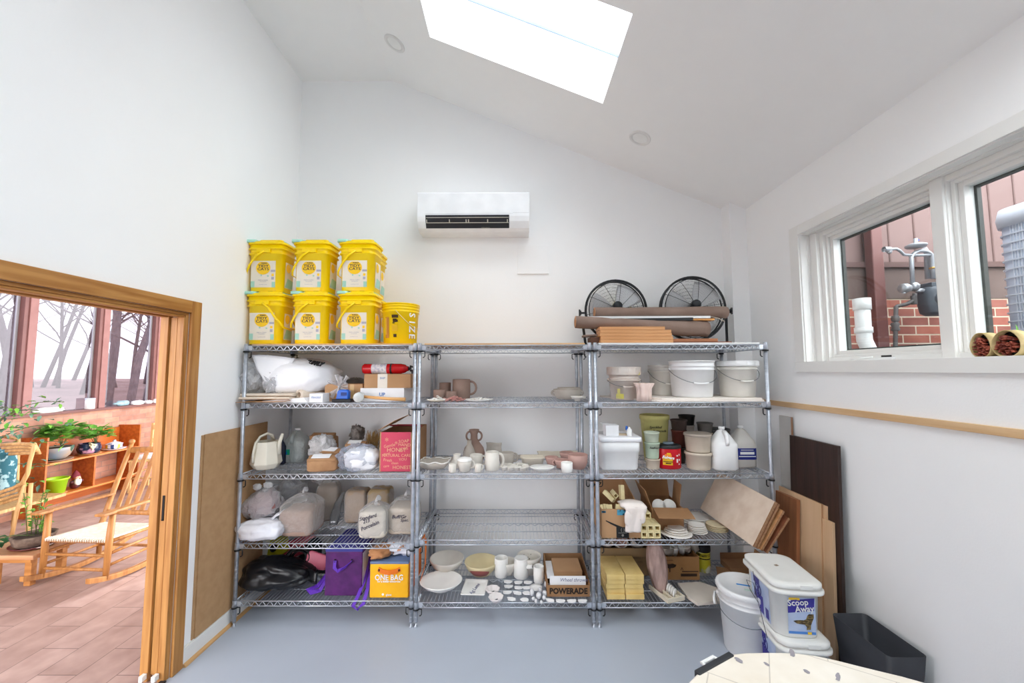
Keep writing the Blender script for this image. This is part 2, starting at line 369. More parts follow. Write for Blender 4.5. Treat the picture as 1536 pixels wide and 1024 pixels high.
b=M(); b.text('MITSUBISHI',.014,face_front(.10,-.193,.02,0,-.85)); b.build('lettering',mat('ac_text',(150,146,140)),t)
p0=at(776,368,Y=YB); p1=at(823,411,Y=YB)
o=M().bb(p0.x,p1.x,YB-.012,YB,p1.z,p0.z).build('access_panel',m_wall,bevel=.002); tag(o,'square white access cover on the wall right of the air conditioner','wall plate')
# ================================================================ wire shelving
m_chr=mat('zinc_wire',(206,210,218),.28,.55,(182,188,198),12)
m_post=mat('zinc_post',(200,205,214),.3,.6,(176,182,192),20)
m_clip=mat('black_clip',(24,24,28),.45)
Y0,DD,WW=2.789,.594,1.19
SHZ=[1.884,1.482,.999,.561,.155]
def make_unit(x,label,zs):
    t=thing('wire_shelving_unit',label,'shelving unit',(x,Y0,0),group='chrome wire shelving units')
    for (dx,dy) in ((0,0),(WW,0),(0,DD),(WW,DD)):
        b=M(); b.tube([(dx,dy,.03),(dx,dy,1.9)],.0127,12)
        for k in range(74): b.lathe([(.0127,.04+k*.0254),(.0134,.0405+k*.0254),(.0134,.0425+k*.0254),(.0127,.043+k*.0254)],10,c=(dx,dy,0))
        p=b.build('post',m_post,t)
        b=M(); b.lathe([(.012,.0),(.0125,.006),(.006,.012),(.006,.03),(0.0,.03)],12,c=(dx,dy,0)); b.build('foot',m_post,p)
    first=None
    for z in zs:
        if first is None:
            b=M(); r=.0037; H=.031
            x0,x1,y0,y1=.0,WW,.0,DD
            for zz,off in ((0,0),(-H,0)):
                for y in (y0,y1): b.tube([(x0+.012,y,zz),(x1-.012,y,zz)],r,6)
                for xx in (x0,x1): b.tube([(xx,y0+.012,zz),(xx,y1-.012,zz)],r,6)
            def zig(p,q,n,amp=H):
                p=Vector(p);q=Vector(q); pp=[]
                for i in range(2*n+1): pp.append(p.lerp(q,i/(2*n))+Vector((0,0,-amp if i%2 else 0)))
                b.tube(pp,.0031,5,sm=False)
            zig((x0+.035,y0,0),(x1-.035,y0,0),22); zig((x0+.035,y1,0),(x1-.035,y1,0),22)
            zig((x0,y0+.035,0),(x0,y1-.035,0),10); zig((x1,y0+.035,0),(x1,y1-.035,0),10)
            for y in (.15,.30,.445):
                b.tube([(x0,y,-.003),(x1,y,-.003)],.003,6)
            zig((x0+.03,.30,-.003),(x1-.03,.30,-.003),18,.016)
            n=46
            for i in range(n+1):
                xx=x0+.02+(x1-x0-.04)*i/n; b.tube([(xx,y0,.0028),(xx,y1,.0028)],.0019,4,sm=False)
            for (dx,dy) in ((0,0),(WW,0),(0,DD),(WW,DD)):
                b.lathe([(.0152,.006),(.0178,-.036),(.0165,-.036)],16,c=(dx,dy,0)); b.lathe([(.0135,.006),(.0165,.006)],16,c=(dx,dy,0))
                sx=1 if dx==0 else -1; sy=1 if dy==0 else -1
                b.box((dx+sx*.028,dy,-.016),(.03,.006,.036)); b.box((dx,dy+sy*.028,-.016),(.006,.03,.036))
            s=b.build('shelf',m_chr,t); s.location.z=z
            for (dx,dy) in ((0,0),(WW,0),(0,DD),(WW,DD)):
                sx=1 if dx==0 else -1; sy=-1 if dy==0 else 1
                c=M(); c.lathe([(.0135,-.036),(.019,-.036),(.0195,-.046),(.0135,-.046)],14,c=(dx,dy,0))
                c.tube([(dx+sx*.014,dy,-.04),(dx+sx*.036,dy,-.042),(dx+sx*.036,dy,-.075),(dx+sx*.03,dy,-.083),(dx+sx*.022,dy,-.084)],(.0045,.0035),6)
                c.build('shelf_clip',m_clip,s)
            first=s
        else:
            s=first.copy(); COL.objects.link(s); s.parent=t; s.location.z=z
            for g in first.children: q=g.copy(); COL.objects.link(q); q.parent=s
    return t
UX=[-1.885,-.6625,.5655]
u1=make_unit(UX[0],'wire shelving unit beside the doorway, holding the yellow pails on top',[1.884,1.482,.999,.538,.165])
u2=make_unit(UX[1],'middle wire shelving unit with a bare top and an empty fourth shelf',SHZ)
u3=make_unit(UX[2],'wire shelving unit nearest the window, with two black fans on top',SHZ)
def liner(x,y0,y1,z,lab,m,x0=.03,x1=WW-.03):
    o=M().bb(x+x0,x+x1,y0,y1,z+.0055,z+.0155).build('shelf_liner',m); return tag(o,lab,'board')
m_plyh=wood('plywood_flat',(222,184,138),(206,164,116),'x',8)
liner(UX[0],2.80,3.37,1.884,'thin plywood sheet on the top shelf under the yellow pails',m_plyh)
liner(UX[1],2.80,3.37,1.884,'thin bare plywood sheet topping the middle shelving unit',m_plyh)
liner(UX[2],2.80,3.37,1.884,'thin white sheet on the top shelf under the fans and timber',mat('white_panel',(232,231,228),.5))
# ================================================================ SUNROOM beyond the doorway
XS=-5.8
m_tile=brickmat('terracotta_tile',(178,150,140),(156,128,118),(116,94,88),.43,.225,.006,rot=(0,0,PI/2),rough=.42,bump=.25)
struct('floor_sunroom',M().bb(XS-.1,XL,-1.5,9.5,-.12,-.001),m_tile)
struct('trim_4',M().bb(XL-.02,XL+.012,DY0,DY1-.03,0,.008),mat('black_threshold',(40,40,42),.5))
m_sbr=brickmat('sunroom_brick',(184,134,110),(160,114,96),(150,122,108),.21,.075,.01,rot=(-PI/2,-PI/2,0),rough=.85)
struct('wall_sunroom',M().bb(XS-.12,XS,-1.5,9.5,-.12,1.17),m_sbr)
struct('wall_sunroom_end',M().bb(XS-.12,XL-.14,9.4,9.5,-.12,3.3),m_sbr)
m_br=mat('brown_window_frame',(112,70,64),.5,0,(104,64,58),6); m_br2=mat('brown_frame_light',(140,96,90),.5); m_al=mat('aluminium_channel',(176,176,178),.35,.6)
struct('sill_sunroom',M().bb(XS-.16,XS+.06,-1.5,9.4,1.17,1.2),m_br,bevel=.004)
e=bpy.data.objects.new('window_5',None); COL.objects.link(e); tag(e,kind='structure')
for k in range(-5,6):
    y=4.69+k*.862
    M().bb(XS-.06,XS+.03,y-.065,y+.065,1.2,3.0).build('window_post',m_br,e,bevel=.004)
    M().bb(XS-.03,XS+.045,y-.02,y+.065,1.2,3.0).build('post_cover',m_br2,e,bevel=.004)
    M().bb(XS-.05,XS-.03,y-.09,y-.065,1.2,3.0).build('glazing_channel',m_al,e)
    if k in (-1,2):
        q=y if k==2 else y-.862
        b=M(); q0=y+.065 if k==2 else y-.797
        b.bb(XS-.05,XS+.0,q0,q0+.732,1.80,1.86).bb(XS-.05,XS,q0,q0+.05,1.2,1.8).bb(XS-.05,XS,q0+.682,q0+.732,1.2,1.8).bb(XS-.05,XS,q0+.05,q0+.682,1.2,1.25); b.build('awning_sash',m_br,e)
    M().bb(XS-.045,XS-.04,y+.065,y+.862-.065,1.2,3.0).build('pane',glass('sunroom_tinted_glass',(186,184,190),.05),e)
M().bb(XS-.06,XS+.05,-1.5,9.4,3.0,3.14).build('window_header',m_br,e)
# roof, out of view: rafters, and glass darkened to hold back sky light
e=bpy.data.objects.new('ceiling_sunroom',None); COL.objects.link(e); tag(e,kind='structure')
for k in range(-5,6):
    y=4.69+k*.862; b=M(); b.prism([(XS,3.1),(XL-.14,3.9),(XL-.14,4.04),(XS,3.24)],.08,o=(0,y+.04,0)); b.build('rafter',m_br,e)
M().prism([(XS,3.24),(XL-.14,4.04),(XL-.14,4.05),(XS,3.25)],-10.9,o=(0,-1.5,0)).build('roof_pane',glass('sunroom_dimming_glass',(24,25,25),.08),e)  # near-black tint dims the sunroom
# bookcase
m_cherry=wood('orange_cherry',(196,104,40),(168,82,28),'y',8,.35); m_cherry2=wood('orange_cherry_edge',(214,130,62),(196,108,44),'y',8,.35)
t=thing('bookcase','low orange-brown wooden bookcase against the sunroom brick wall','bookcase',(XS+.005,4.72,0))
L_=1.16
b=M(); b.prism([(0,0),(.31,0),(.31,.93),(0,.93)],.02,o=(0,.02,0)); b.build('side_panel',m_cherry,t,bevel=.002)
b=M(); b.prism([(0,0),(.31,0),(.31,.93),(0,.93)],.02,o=(0,L_+.02,0)); b.build('side_panel',m_cherry,t,bevel=.002)
for z in (.20,.60): M().bb(.012,.31,.02,L_,z,z+.022).build('shelf',m_cherry2,t,bevel=.002)
M().bb(.012,.30,.56,.58,.222,.60).build('divider',m_cherry,t)
M().bb(0,.012,.02,L_,.60,.90).build('back_panel',m_cherry,t); M().bb(0,.012,.02,L_,.04,.2).build('kick_rail',m_cherry,t)
# plants
m_leaf=mat('fresh_green_leaf',(128,184,72),.45,0,(84,148,52),9); m_leaf2=mat('blue_green_leaf',(112,146,124),.4,0,(60,100,72),9); m_stem=mat('plant_stem',(92,104,60),.6)
m_soil=mat('potting_soil',(58,44,34),.9)
def leaf(b,p,d,L,w,m=0,fold=.25,lobes=0):
    d=Vector(d).normalized(); s=d.cross(Vector((0,0,1)));
    if s.length<.1: s=Vector((1,0,0))
    s.normalize(); n=s.cross(d); p=Vector(p)
    if lobes:
        ids=[b.V(p)]; k=11; c=p+d*L*.45
        for i in range(k):
            a=-2.5+5.0*i/(k-1); r=L*.55*(1 if i%2==0 else .8); ids.append(b.V(c+d*r*math.cos(a)+s*r*math.sin(a)+n*L*.12*abs(math.sin(a))))
        for i in range(1,k): b.F((ids[0],ids[i],ids[i+1]),m,True)
        return
    q=[p,p+d*L*.35+s*w*.5+n*w*fold,p+d*L*.35-n*0,p+d*L*.35-s*w*.5+n*w*fold,p+d*L*.75+s*w*.3+n*w*fold*.6,p+d*L*.75,p+d*L*.75-s*w*.3+n*w*fold*.6,p+d*L*1.0-n*w*.15]
    i=[b.V(x) for x in q]
    for f in ((0,1,2),(0,2,3),(1,4,5,2),(2,5,6,3),(4,7,5),(5,7,6)): b.F([i[j] for j in f],m,True)
def bush(t,c,rx,rz,n,L,m,seed,lob=1,stems=10):
    r=random.Random(seed); b=M(); s=M(); c=Vector(c)
    for i in range(n):
        a=r.uniform(0,2*PI); u=r.uniform(.15,1)**.5; h=r.uniform(-.3,1)
        q=c+Vector((rx*u*math.cos(a),rx*u*math.sin(a),rz*h*(1-.4*u)))
        leaf(b,q,(math.cos(a)*u+r.uniform(-.4,.4),math.sin(a)*u+r.uniform(-.4,.4),r.uniform(-.2,.5)),L*r.uniform(.7,1.2),L*.8,0,lobes=lob)
        if i%max(1,n//stems)==0: s.tube([c-Vector((0,0,rz*.9)),(c+q)/2+Vector((0,0,-.2*rz)),q],.003,5)
    b.build('foliage',m,t); s.build('stem',m_stem,t)
p=at(93,692,X=-5.62); z0=.622
t=thing('potted_plant','leafy geranium in a grey glazed bowl on the left of the bookcase top','plant',(-5.62,4.93,z0))
b=M(); b.lathe([(0,0),(.12,0),(.155,.008),(.16,.02),(.13,.014),(0,.012)],30); b.build('saucer',mat('clay_saucer',(150,120,100),.6),t)
b=M(); b.lathe([(.06,.014),(.09,.02),(.125,.06),(.15,.12),(.155,.16),(.15,.165),(.142,.16),(.12,.08),(0,.07)],32); b.build('pot',mat('stone_glaze_pot',(160,140,122),.35,0,(116,136,150),5,lo=.4,hi=.6),t)
M().lathe([(0,.148),(.143,.148)],24).build('soil',m_soil,t)
bush(t,(.05,.02,.31),.18,.17,240,.075,m_leaf,3)
t=thing('potted_plant','geranium in a dark blue floral pot right of the grey bowl','plant',(-5.6,5.30,z0))
b=M(); b.lathe([(0,0),(.09,0),(.12,.008),(.124,.018),(.1,.014),(0,.012)],28); b.build('saucer',mat('wood_saucer',(186,130,78),.5),t)
b=M(); b.lathe([(.07,.014),(.105,.03),(.118,.075),(.11,.12),(.102,.135),(.106,.145),(.096,.145),(.09,.12),(0,.11)],32); b.build('pot',mat('blue_floral_pot',(28,40,66),.18,0,(196,150,176),9,lo=.56,hi=.62),t)
bush(t,(.02,.06,.23),.13,.14,80,.08,m_leaf,5)
b=M()
for i in range(14): b.tube([(.05,-.05,.14+.002*i),(.10+.01*math.sin(i),-.06-.01*i%.03,.12+.03*math.cos(i)),(.12,-.07+.004*i,.06+.005*i)],.006,5)
b.build('moss',mat('pale_moss',(226,214,176),.9),t)
t=thing('ceramic_dish','lidded ceramic dish with yellow and blue stripes on a white saucer','dish',(-5.6,5.63,z0))
b=M(); b.lathe([(0,0),(.08,0),(.125,.012),(.13,.018),(.08,.01),(0,.01)],30); b.build('saucer',mat('white_glaze',(236,232,236),.2),t)
m_str=[mat('white_glaze'),mat('navy_glaze',(52,72,120),.2),mat('yellow_glaze',(240,206,60),.2)]
b=M()
for i in range(16):
    a0,a1=2*PI*i/16,2*PI*(i+1)/16; mm=(0,1,0,2)[i%4]
    for (r0,z0_,r1,z1_) in ((.06,.012,.088,.03),(.088,.03,.09,.075)):
        q=[b.V((r0*math.cos(a0),r0*math.sin(a0),z0_)),b.V((r0*math.cos(a1),r0*math.sin(a1),z0_)),b.V((r1*math.cos(a1),r1*math.sin(a1),z1_)),b.V((r1*math.cos(a0),r1*math.sin(a0),z1_))]; b.F(q,mm,True)
b.lathe([(.09,.075),(.094,.08),(.085,.08),(0,.07)],28); b.build('bowl',m_str,t)
b=M(); b.lathe([(.085,.08),(.07,.09),(.03,.105),(.012,.11),(.02,.125),(0,.135)],24); b.build('lid',[mat('blue_white_glaze',(228,230,240),.2,0,(60,90,140),16,lo=.5,hi=.55)],t)
t=thing('flower_pot','empty lime green plastic flower pot on the lower bookcase shelf','flower pot',(-5.58,4.93,.2225))
b=M(); b.lathe([(0,.0),(.085,.0),(.095,.004),(.1,.012),(0,.012)],28); b.build('saucer',mat('wood_saucer'),t)
b=M(); b.lathe([(.07,.013),(.078,.013),(.10,.17),(.112,.172),(.114,.19),(.106,.192),(.10,.18),(.075,.03),(0,.03)],32); b.build('pot',mat('lime_plastic',(164,216,36),.35),t)
t=thing('garden_gnome','small gnome figurine with white beard beside the green pot','figurine',(-5.6,5.16,.2225))
b=M(); b.blob((0,0,.055),(.10,.09,.11),16,10,amp=.05,flat=.95); b.blob((.01,-.045,.09),(.035,.05,.03),10,7); b.blob((.03,.045,.09),(.04,.04,.03),10,7); b.build('body',mat('gnome_coat',(40,40,46),.6,0,(120,40,46),6),t)
b=M(); b.blob((.035,0,.09),(.05,.075,.10),14,10,amp=.12,fr=4); b.build('beard',mat('gnome_beard',(240,236,232),.8),t)
b=M(); b.blob((.03,0,.135),(.05,.06,.045),12,8); b.blob((.062,0,.125),(.02,.02,.018),8,6); b.build('face',mat('gnome_skin',(224,166,140),.6),t)
b=M(); b.lathe([(.046,.145),(.04,.17),(.026,.2),(.008,.225),(0,.228)],14,wob=lambda a,z:.08*math.sin(3*a)); b.build('hat',mat('gnome_hat',(130,34,50),.7,0,(96,24,34),12),t)
# sill objects
t=thing('jar','white lidded jar standing on the sunroom window sill','jar',(-5.78,5.44,1.2))
M().lathe([(0,0),(.045,0),(.05,.005),(.05,.12),(.046,.125),(0,.125)],24).build('body',mat('milk_glass',(238,236,230),.2),t)
M().lathe([(.047,.125),(.05,.128),(.05,.142),(.046,.145),(0,.145)],24).build('lid',mat('pale_blue_lid',(206,216,232),.4),t)
r=random.Random(4)
for i,(y,w_,h_,lb,cl,c2) in enumerate(((5.86,.2,.09,'glass bottle lying on the sunroom sill beside the jar',(120,150,160),(150,176,180)),(6.12,.19,.07,'large white shell on the sunroom sill',(240,238,236),(220,216,210)),(6.30,.11,.06,'medium white shell on the sunroom sill between two larger lumps',(236,232,230),(210,204,198)),(6.42,.1,.08,'rough whitish stone on the sunroom sill',(228,224,222),(190,184,180)),(6.62,.06,.045,'small round shell near the far end of the sill',(236,230,226),(206,200,196)),(6.74,.05,.04,'smallest shell at the far end of the sill',(236,230,226),(206,200,196)),(4.95,.34,.075,'pale driftwood piece lying on the sill behind the vine',(226,222,218),(190,182,176)))):
    b=M()
    if i==0: b.lathe([(0,-.1),(.036,-.1),(.04,-.09),(.04,.03),(.016,.06),(.015,.1),(0,.1)],18,R=RX(PI/2))
    else: b.blob((0,0,0),(.09,w_,h_),16,10,amp=.3,fr=2.6,seed=i)
    o=b.build(['bottle','shell','shell','stone','shell','shell','driftwood'][i],mat('sill_object_%d'%i,cl,.5 if i else .15,0,c2,20),loc=(-5.775,y,1.2+(.04 if i==0 else h_/2*.8))); tag(o,lb,['bottle','shell','shell','stone','shell','shell','driftwood'][i])
# rocking chair
m_rk=wood('rocker_oak',(188,132,74),(158,104,54),'z',10,.4); m_seat=mat('woven_seat',(240,230,214),.75,0,(230,216,194),30,bump=.3)
t=thing('rocking_chair','oak slat-back rocking chair with a pale woven seat in the sunroom','rocking chair',(-3.53,3.26,0),rz=-.06)
def rt(b,pts,r,n=10): b.tube(pts,r,n)
for s in (-1,1):
    x=s*.275
    pr=[]; 
    for i in range(15):
        y=-.10+i*.92/14; pr.append(((y-.0),.012+.16*((y-.32)/.6)**2))
    b=M(); rings=[]
    for (y,z) in pr: rings.append([(x-.018,y,z),(x+.018,y,z),(x+.018,y,z+.04),(x-.018,y,z+.04)])
    b.loft(rings,sm=False); b.build('rocker',m_rk,t,bevel=.004)
    b=M(); rt(b,[(x,.03,.06),(x,.04,.35),(x+s*.005,.05,.555)],[.019,.024,.021],12); b.build('leg',m_rk,t)
    b=M(); rt(b,[(x*.93,.43,.05),(x*.93,.44,.33),(x*.97,.52,.55),(x,.68,.99)],[.018,.022,.021,.017],12); b.lathe([(.014,0),(.012,.01),(.022,.024),(.025,.036),(.018,.052),(0,.058)],14,c=(x,.685,.985)); b.build('leg',m_rk,t)
    b=M(); b.box((x+s*.0,.27,.572),(.062,.54,.022),R=RX(-.03)); b.box((x,-.0,.578),(.085,.1,.022),R=RX(-.03)); b.build('armrest',m_rk,t,bevel=.007)
    for z in (.16,.25): M().tube([(x,.04,z),(x*.93,.43,z-.01)],.011,8).build('stretcher',m_rk,t)
for z in (.13,.24): M().tube([(-.275,.035,z),(.275,.035,z)],.012,8).build('stretcher',m_rk,t)
M().tube([(-.26,.435,.15),(.26,.435,.15)],.012,8).build('stretcher',m_rk,t)
b=M()
for (p,q) in (((-.275,.04,.345),(.275,.04,.345)),((-.26,.44,.32),(.26,.44,.32)),((-.275,.04,.345),(-.26,.44,.32)),((.275,.04,.345),(.26,.44,.32))): b.tube([p,q],.014,8)
b.build('seat_rail',m_rk,t)
b=M()
def seatfn(u,v): 
    x=(-.262+.524*u)*(1-.04*v); return (x,.035+.41*v,.362-.028*v-.03*math.sin(PI*u)*math.sin(PI*v)**.5)
b.patch(seatfn,26,14,sm=True); b.build('seat',m_seat,t,solid=.012)
b=M()
for i in range(26): b.tube([(-.255+.0204*i,.026,.345),(-.255+.0204*i,.022,.362),(-.255+.0204*i,.045,.372)],.006,5)
b.build('seat_weave',m_seat,t)
def bk(x,h):  # point on the leaning back plane
    return (x,.45+.235*((h-.36)/.62),h)
M().tube([bk(-.265,.94),bk(0,.95),bk(.265,.94)],[(.012,.03)]*3,8).build('top_rail',m_rk,t)
M().tube([bk(-.25,.42),bk(.25,.42)],[(.012,.022)]*2,8).build('bottom_rail',m_rk,t)
for i in range(5):
    x=-.18+.09*i; M().strap([bk(x*.9,.42),bk(x*.95,.68),bk(x,.94)],.042,.012,(1,0,0)).build('slat',m_rk,t,bevel=.003)
# low bench with a planter
m_bn=wood('bench_oak',(196,136,74),(168,110,56),'x',8,.45)
t=thing('low_bench','low oak bench with a planter on it, left of the rocking chair','bench',(-4.3,3.42,0))
M().box((0,0,.235),(.96,.34,.035)).build('bench_top',wood('bench_top_wood',(208,160,120),(186,132,92),'x',8,.3),t,bevel=.005)
for (x,y) in ((-.40,-.11),(.40,-.11),(-.40,.11),(.40,.11)): M().box((x,y,.11),(.055,.04,.22)).build('leg',m_bn,t,bevel=.003)
M().box((.12,-.11,.11),(.055,.04,.22)).build('leg',m_bn,t,bevel=.003)
b=M().box((0,-.13,.20),(.86,.018,.035)); b.box((0,.13,.20),(.86,.018,.035)); b.build('apron',m_bn,t)
t=thing('potted_plant','trailing plant in a low log-like planter on the oak bench','plant',(-4.02,3.42,.2525))
b=M(); b.lathe([(0,0),(.10,0),(.13,.016),(.135,.026),(.1,.014),(0,.012)],28,sx=1.15); b.build('saucer',mat('dark_red_saucer',(92,34,32),.3,0,(210,200,196),9,lo=.6,hi=.64),t)
b=M(); b.lathe([(.08,.013),(.11,.03),(.13,.1),(.12,.105),(.11,.09),(0,.085)],24,sx=1.1,wob=lambda a,z:.03*math.sin(7*a)); b.build('pot',mat('bark_planter',(130,112,96),.8,0,(84,66,56),14,bump=.6),t)
M().lathe([(0,.09),(.12,.09)],16).build('soil',m_soil,t)
r=random.Random(9); b=M(); s=M()
for i in range(9):
    a=r.uniform(0,2*PI); h=r.uniform(.08,.36); e_=Vector((.17*math.cos(a)*r.uniform(.3,1),.14*math.sin(a)*r.uniform(.3,1),.1+h)); o_=Vector((.04*math.cos(a),.04*math.sin(a),.09))
    s.tube([o_,(o_+e_)/2+Vector((0,0,.04)),e_],.003,5)
    for k in range(9):
        q=o_.lerp(e_,.3+.7*k/8); leaf(b,q,(r.uniform(-1,1),r.uniform(-1,1),r.uniform(-.2,.7)),.045,.03)
for i in range(34): 
    q=Vector((-.14-r.uniform(0,.26),-.08+r.uniform(-.1,.12),.07-r.uniform(0,.06))); leaf(b,q,(r.uniform(-1,.2),r.uniform(-1,.5),r.uniform(-.2,.4)),.07,.045,1)
s.tube([(0,0,.09),(-.12,-.05,.11),(-.36,-.09,.05)],.004,5)
b.build('foliage',[m_leaf,mat('deep_green_leaf',(60,112,64),.4,0,(36,84,44),9)],t); s.build('stem',m_stem,t)
# rattan armchair
m_rat=wood('rattan_pole',(206,166,112),(176,132,80),'z',12,.45)
t=thing('rattan_armchair','rattan armchair with a teal patterned cushion at the left edge','armchair',(-4.66,3.9,0))
C_=[(-.34,1.0),(-.16,1.01),(-.05,1.005),(.0,.99),(-.01,.93),(-.03,.83),(-.04,.72),(-.08,.64),(-.17,.59),(-.36,.53),(-.55,.49)]
for k in range(4):
    b=M(); pts=[]
    for i,(x,z) in enumerate(C_):
        u=min(1,max(0,(i-2)/2)); pts.append((x+.035*k*(-1 if 3<=i<=7 else 0),.0+.03*k,z-(.035*k if i<3 or i>7 else 0)))
    # smooth
    sp=[]
    for i in range(len(pts)-1):
        for f in (0,.5): sp.append(Vector(pts[i]).lerp(Vector(pts[i+1]),f))
    sp.append(Vector(pts[-1])); b.tube(sp,.017,8); b.build('arm_pole',m_rat,t)
for (x0,x1,y) in ((-.10,-.16,.03),(-.07,-.02,.06),(-.5,-.5,.03)): M().tube([(x0,y,.62),((x0+x1)/2-.02,y,.35),(x1-.04,y,.0)],.016,8).build('leg',m_rat,t)
for y in (.0,.62):
    M().tube([(-.9,y,.34),(-.36,y,.34)],.016,8).build('seat_pole',m_rat,t)
M().tube([(-.9,.62,.0),(-.9,.62,.5),(-.9,.6,.95),(-1.1,.62,.98)],.018,8).build('back_pole',m_rat,t)
M().box((-.65,.32,.34),(.6,.62,.03)).build('seat_deck',m_rat,t)
m_cu=mat('teal_cushion',(38,92,104),.8,0,(150,182,186),22,lo=.52,hi=.6)
b=M(); b.blob((-1.0,.32,.44),(.52,.6,.17),24,12,p=4,amp=.03); b.build('seat_cushion',m_cu,t)
b=M(); b.blob((-.54,.10,.70),(.40,.2,.5),22,14,p=4,amp=.05); b.build('back_cushion',m_cu,t)
# trailing vine in front of the bookcase
t=thing('vine_plant','trailing vine with pointed bluish leaves hanging before the bookcase','plant',(-5.45,4.2,0))
r=random.Random(12); b=M(); s=M()
b0=M(); b0.lathe([(0,0),(.16,0),(.19,.3),(.2,.32),(.18,.32),(.17,.28),(0,.27)],24,c=(-.45,.2,0)); b0.build('pot',mat('stone_glaze_pot'),t)
for (e_) in ((.45,.0,1.30),(.60,.1,1.38),(.25,-.1,1.34),(.62,.15,.95),(.5,.1,.72),(.42,.05,.52),(.3,.0,1.12),(.12,-.1,1.2),(.50,.2,1.12),(.05,-.1,1.0)):
    o_=Vector((-.45,.2,.3)); e_=Vector(e_); mid=Vector((-.2,0,e_.z+.1)); pts=[]
    for k in range(13):
        u=k/12; pts.append(o_*(1-u)**2+mid*2*u*(1-u)+e_*u*u)
    s.tube(pts,.004,5)
    for k in range(5,13):
        for j in range(3):
            leaf(b,pts[k]+Vector((r.uniform(-.05,.05),r.uniform(-.05,.05),r.uniform(-.05,.05))),(r.uniform(-.6,1),r.uniform(-.8,.2),r.uniform(-.9,.4)),r.uniform(.05,.085),.036,0 if r.random()<.65 else 1)
b.build('foliage',[m_leaf2,m_leaf],t); s.build('stem',m_stem,t)
# light wooden chair further back
m_ch=wood('light_chair_wood',(226,186,130),(208,164,108),'z',9,.45)
t=thing('wooden_chair','light wooden chair with a white seat pad behind the rocking chair','chair',(-5.22,5.75,0),rz=.25)
for (x,y,h) in ((-.2,0,.44),(.2,0,.44),(-.2,.4,.92),(.2,.4,.92)): M().tube([(x,y,0),(x,y+(.05 if h>.5 else 0),h)],.02,4,sm=False).build('leg',m_ch,t)
M().box((0,.2,.44),(.46,.44,.03)).build('seat',m_ch,t,bevel=.005)
M().blob((0,.2,.478),(.42,.42,.05),20,8,p=5).build('seat_pad',mat('white_pad',(240,236,238),.9),t)
for z in (.66,.86): M().box((0,.44,z),(.4,.02,.07)).build('back_rail',m_ch,t,bevel=.004)
for (p,q) in (((-.2,0,.2),(.2,0,.2)),((-.2,0,.25),(-.2,.4,.25)),((.2,0,.25),(.2,.4,.25))): M().tube([p,q],.012,6).build('stretcher',m_ch,t)
# ---------------------------------------------------------------- woods outside
m_hill=mat('leaf_litter',(150,126,122),.95,0,(122,102,98),.6,detail=8)
b=M(); b.patch(lambda u,v:(-6.2-60*u,-30+70*v,-.6+ (3.2*u*(1-u)*2+ .5*noise.noise(Vector((u*7,v*9,0))))),20,30); 
tag(b.build('ground_woods',m_hill),kind='structure')
m_bark=mat('grey_bark',(128,118,120),.9,0,(104,94,96),6,stretch=(4,4,1))
def tree_mesh(seed,H=13):
    r=random.Random(seed); b=M()
    def br(p,d,L,rad,lv):
        n=4; pts=[p]; q=p; dd=d.copy()
        for i in range(n):
            dd=(dd+Vector((r.uniform(-.18,.18),r.uniform(-.18,.18),r.uniform(-.02,.14)))).normalized(); q=q+dd*L/n; pts.append(q)
        b.tube(pts,[rad*(1-.6*i/n) for i in range(n+1)],6 if lv<1 else 4 if lv<2 else 3,sm=lv<1)
        if lv<3:
            for i in range((9,5,4)[lv]):
                k=r.uniform(.22 if lv==0 else .2,1)*n; i0=min(int(k),n-1); pp=pts[i0].lerp(pts[i0+1],k-i0); a=r.uniform(0,2*PI)
                nd=(dd*.45+Vector((math.cos(a),math.sin(a),r.uniform(.0,.55)))).normalized(); br(pp,nd,L*r.uniform(.3,.5),rad*.36,lv+1)
    br(Vector((0,0,-.5)),Vector((0,0,1)),H,.13,0)
    return b
tr=[tree_mesh(s) for s in (1,2,3,4)]; tmesh=[]
r=random.Random(21); i=0
KT=['slim bare tree in the woods outside the sunroom, branching low','straight bare grey tree in the woods outside the sunroom','bare tree with wide limbs in the woods outside the sunroom','bare leaning-branched tree in the woods outside the sunroom']
for k in range(58):
    y=r.uniform(0,1); dist=3+22*r.random()**.8
    X=-6.5-dist; Y=(-X)*(.5+1.0*((k*.618)%1))
    j=k%4
    if k<4: o=tr[k].build('bare_tree',m_bark); tmesh.append(o)
    else: o=tmesh[j].copy(); COL.objects.link(o)
    u=(-X-6.2)/60; o.location=(X,Y,-.6+3.2*u*(1-u)*2-.2); o.rotation_euler=(0,0,r.uniform(0,6)); s_=r.uniform(.7,1.15); o.scale=(s_,)*3
    tag(o,KT[j],'tree','bare trees in the woods')
# ================================================================ OUTSIDE THE RIGHT WINDOW
m_ext=brickmat('red_brick',(176,104,86),(140,84,74),(206,190,168),.205,.068,.011,rot=(-PI/2,0,0),rough=.85)
GZ=1.60; YW=3.05
tag(M().bb(XR+.2,7,-3,YW,GZ-.3,GZ).build('ground_gravel',mat('dark_gravel',(70,70,74),.95,0,(44,44,48),30,bump=.8,bscale=60)),kind='structure')
struct('wall_brick_outside',M().bb(XR+.2,6.5,YW,YW+.15,GZ-.3,2.25),m_ext)
m_sid=mat('mauve_siding',(122,98,94),.7,0,(116,92,88),3); m_sid2=mat('mauve_siding_dark',(104,86,80),.7)
b=M(); b.bb(XR+.2,6.5,YW-.005,YW+.15,2.25,2.50); struct('trim_5',b,m_sid2)
b=M(); b.bb(XR+.2,6.5,YW,YW+.15,2.5,6.2)
struct('wall_siding_outside',b,m_sid)
b=M(); b.bb(XR+.2,6.5,YW-.03,YW,2.49,2.53)
for k in range(20): b.bb(2.31+.2*k,2.322+.2*k,YW-.004,YW+.001,2.53,6.2)
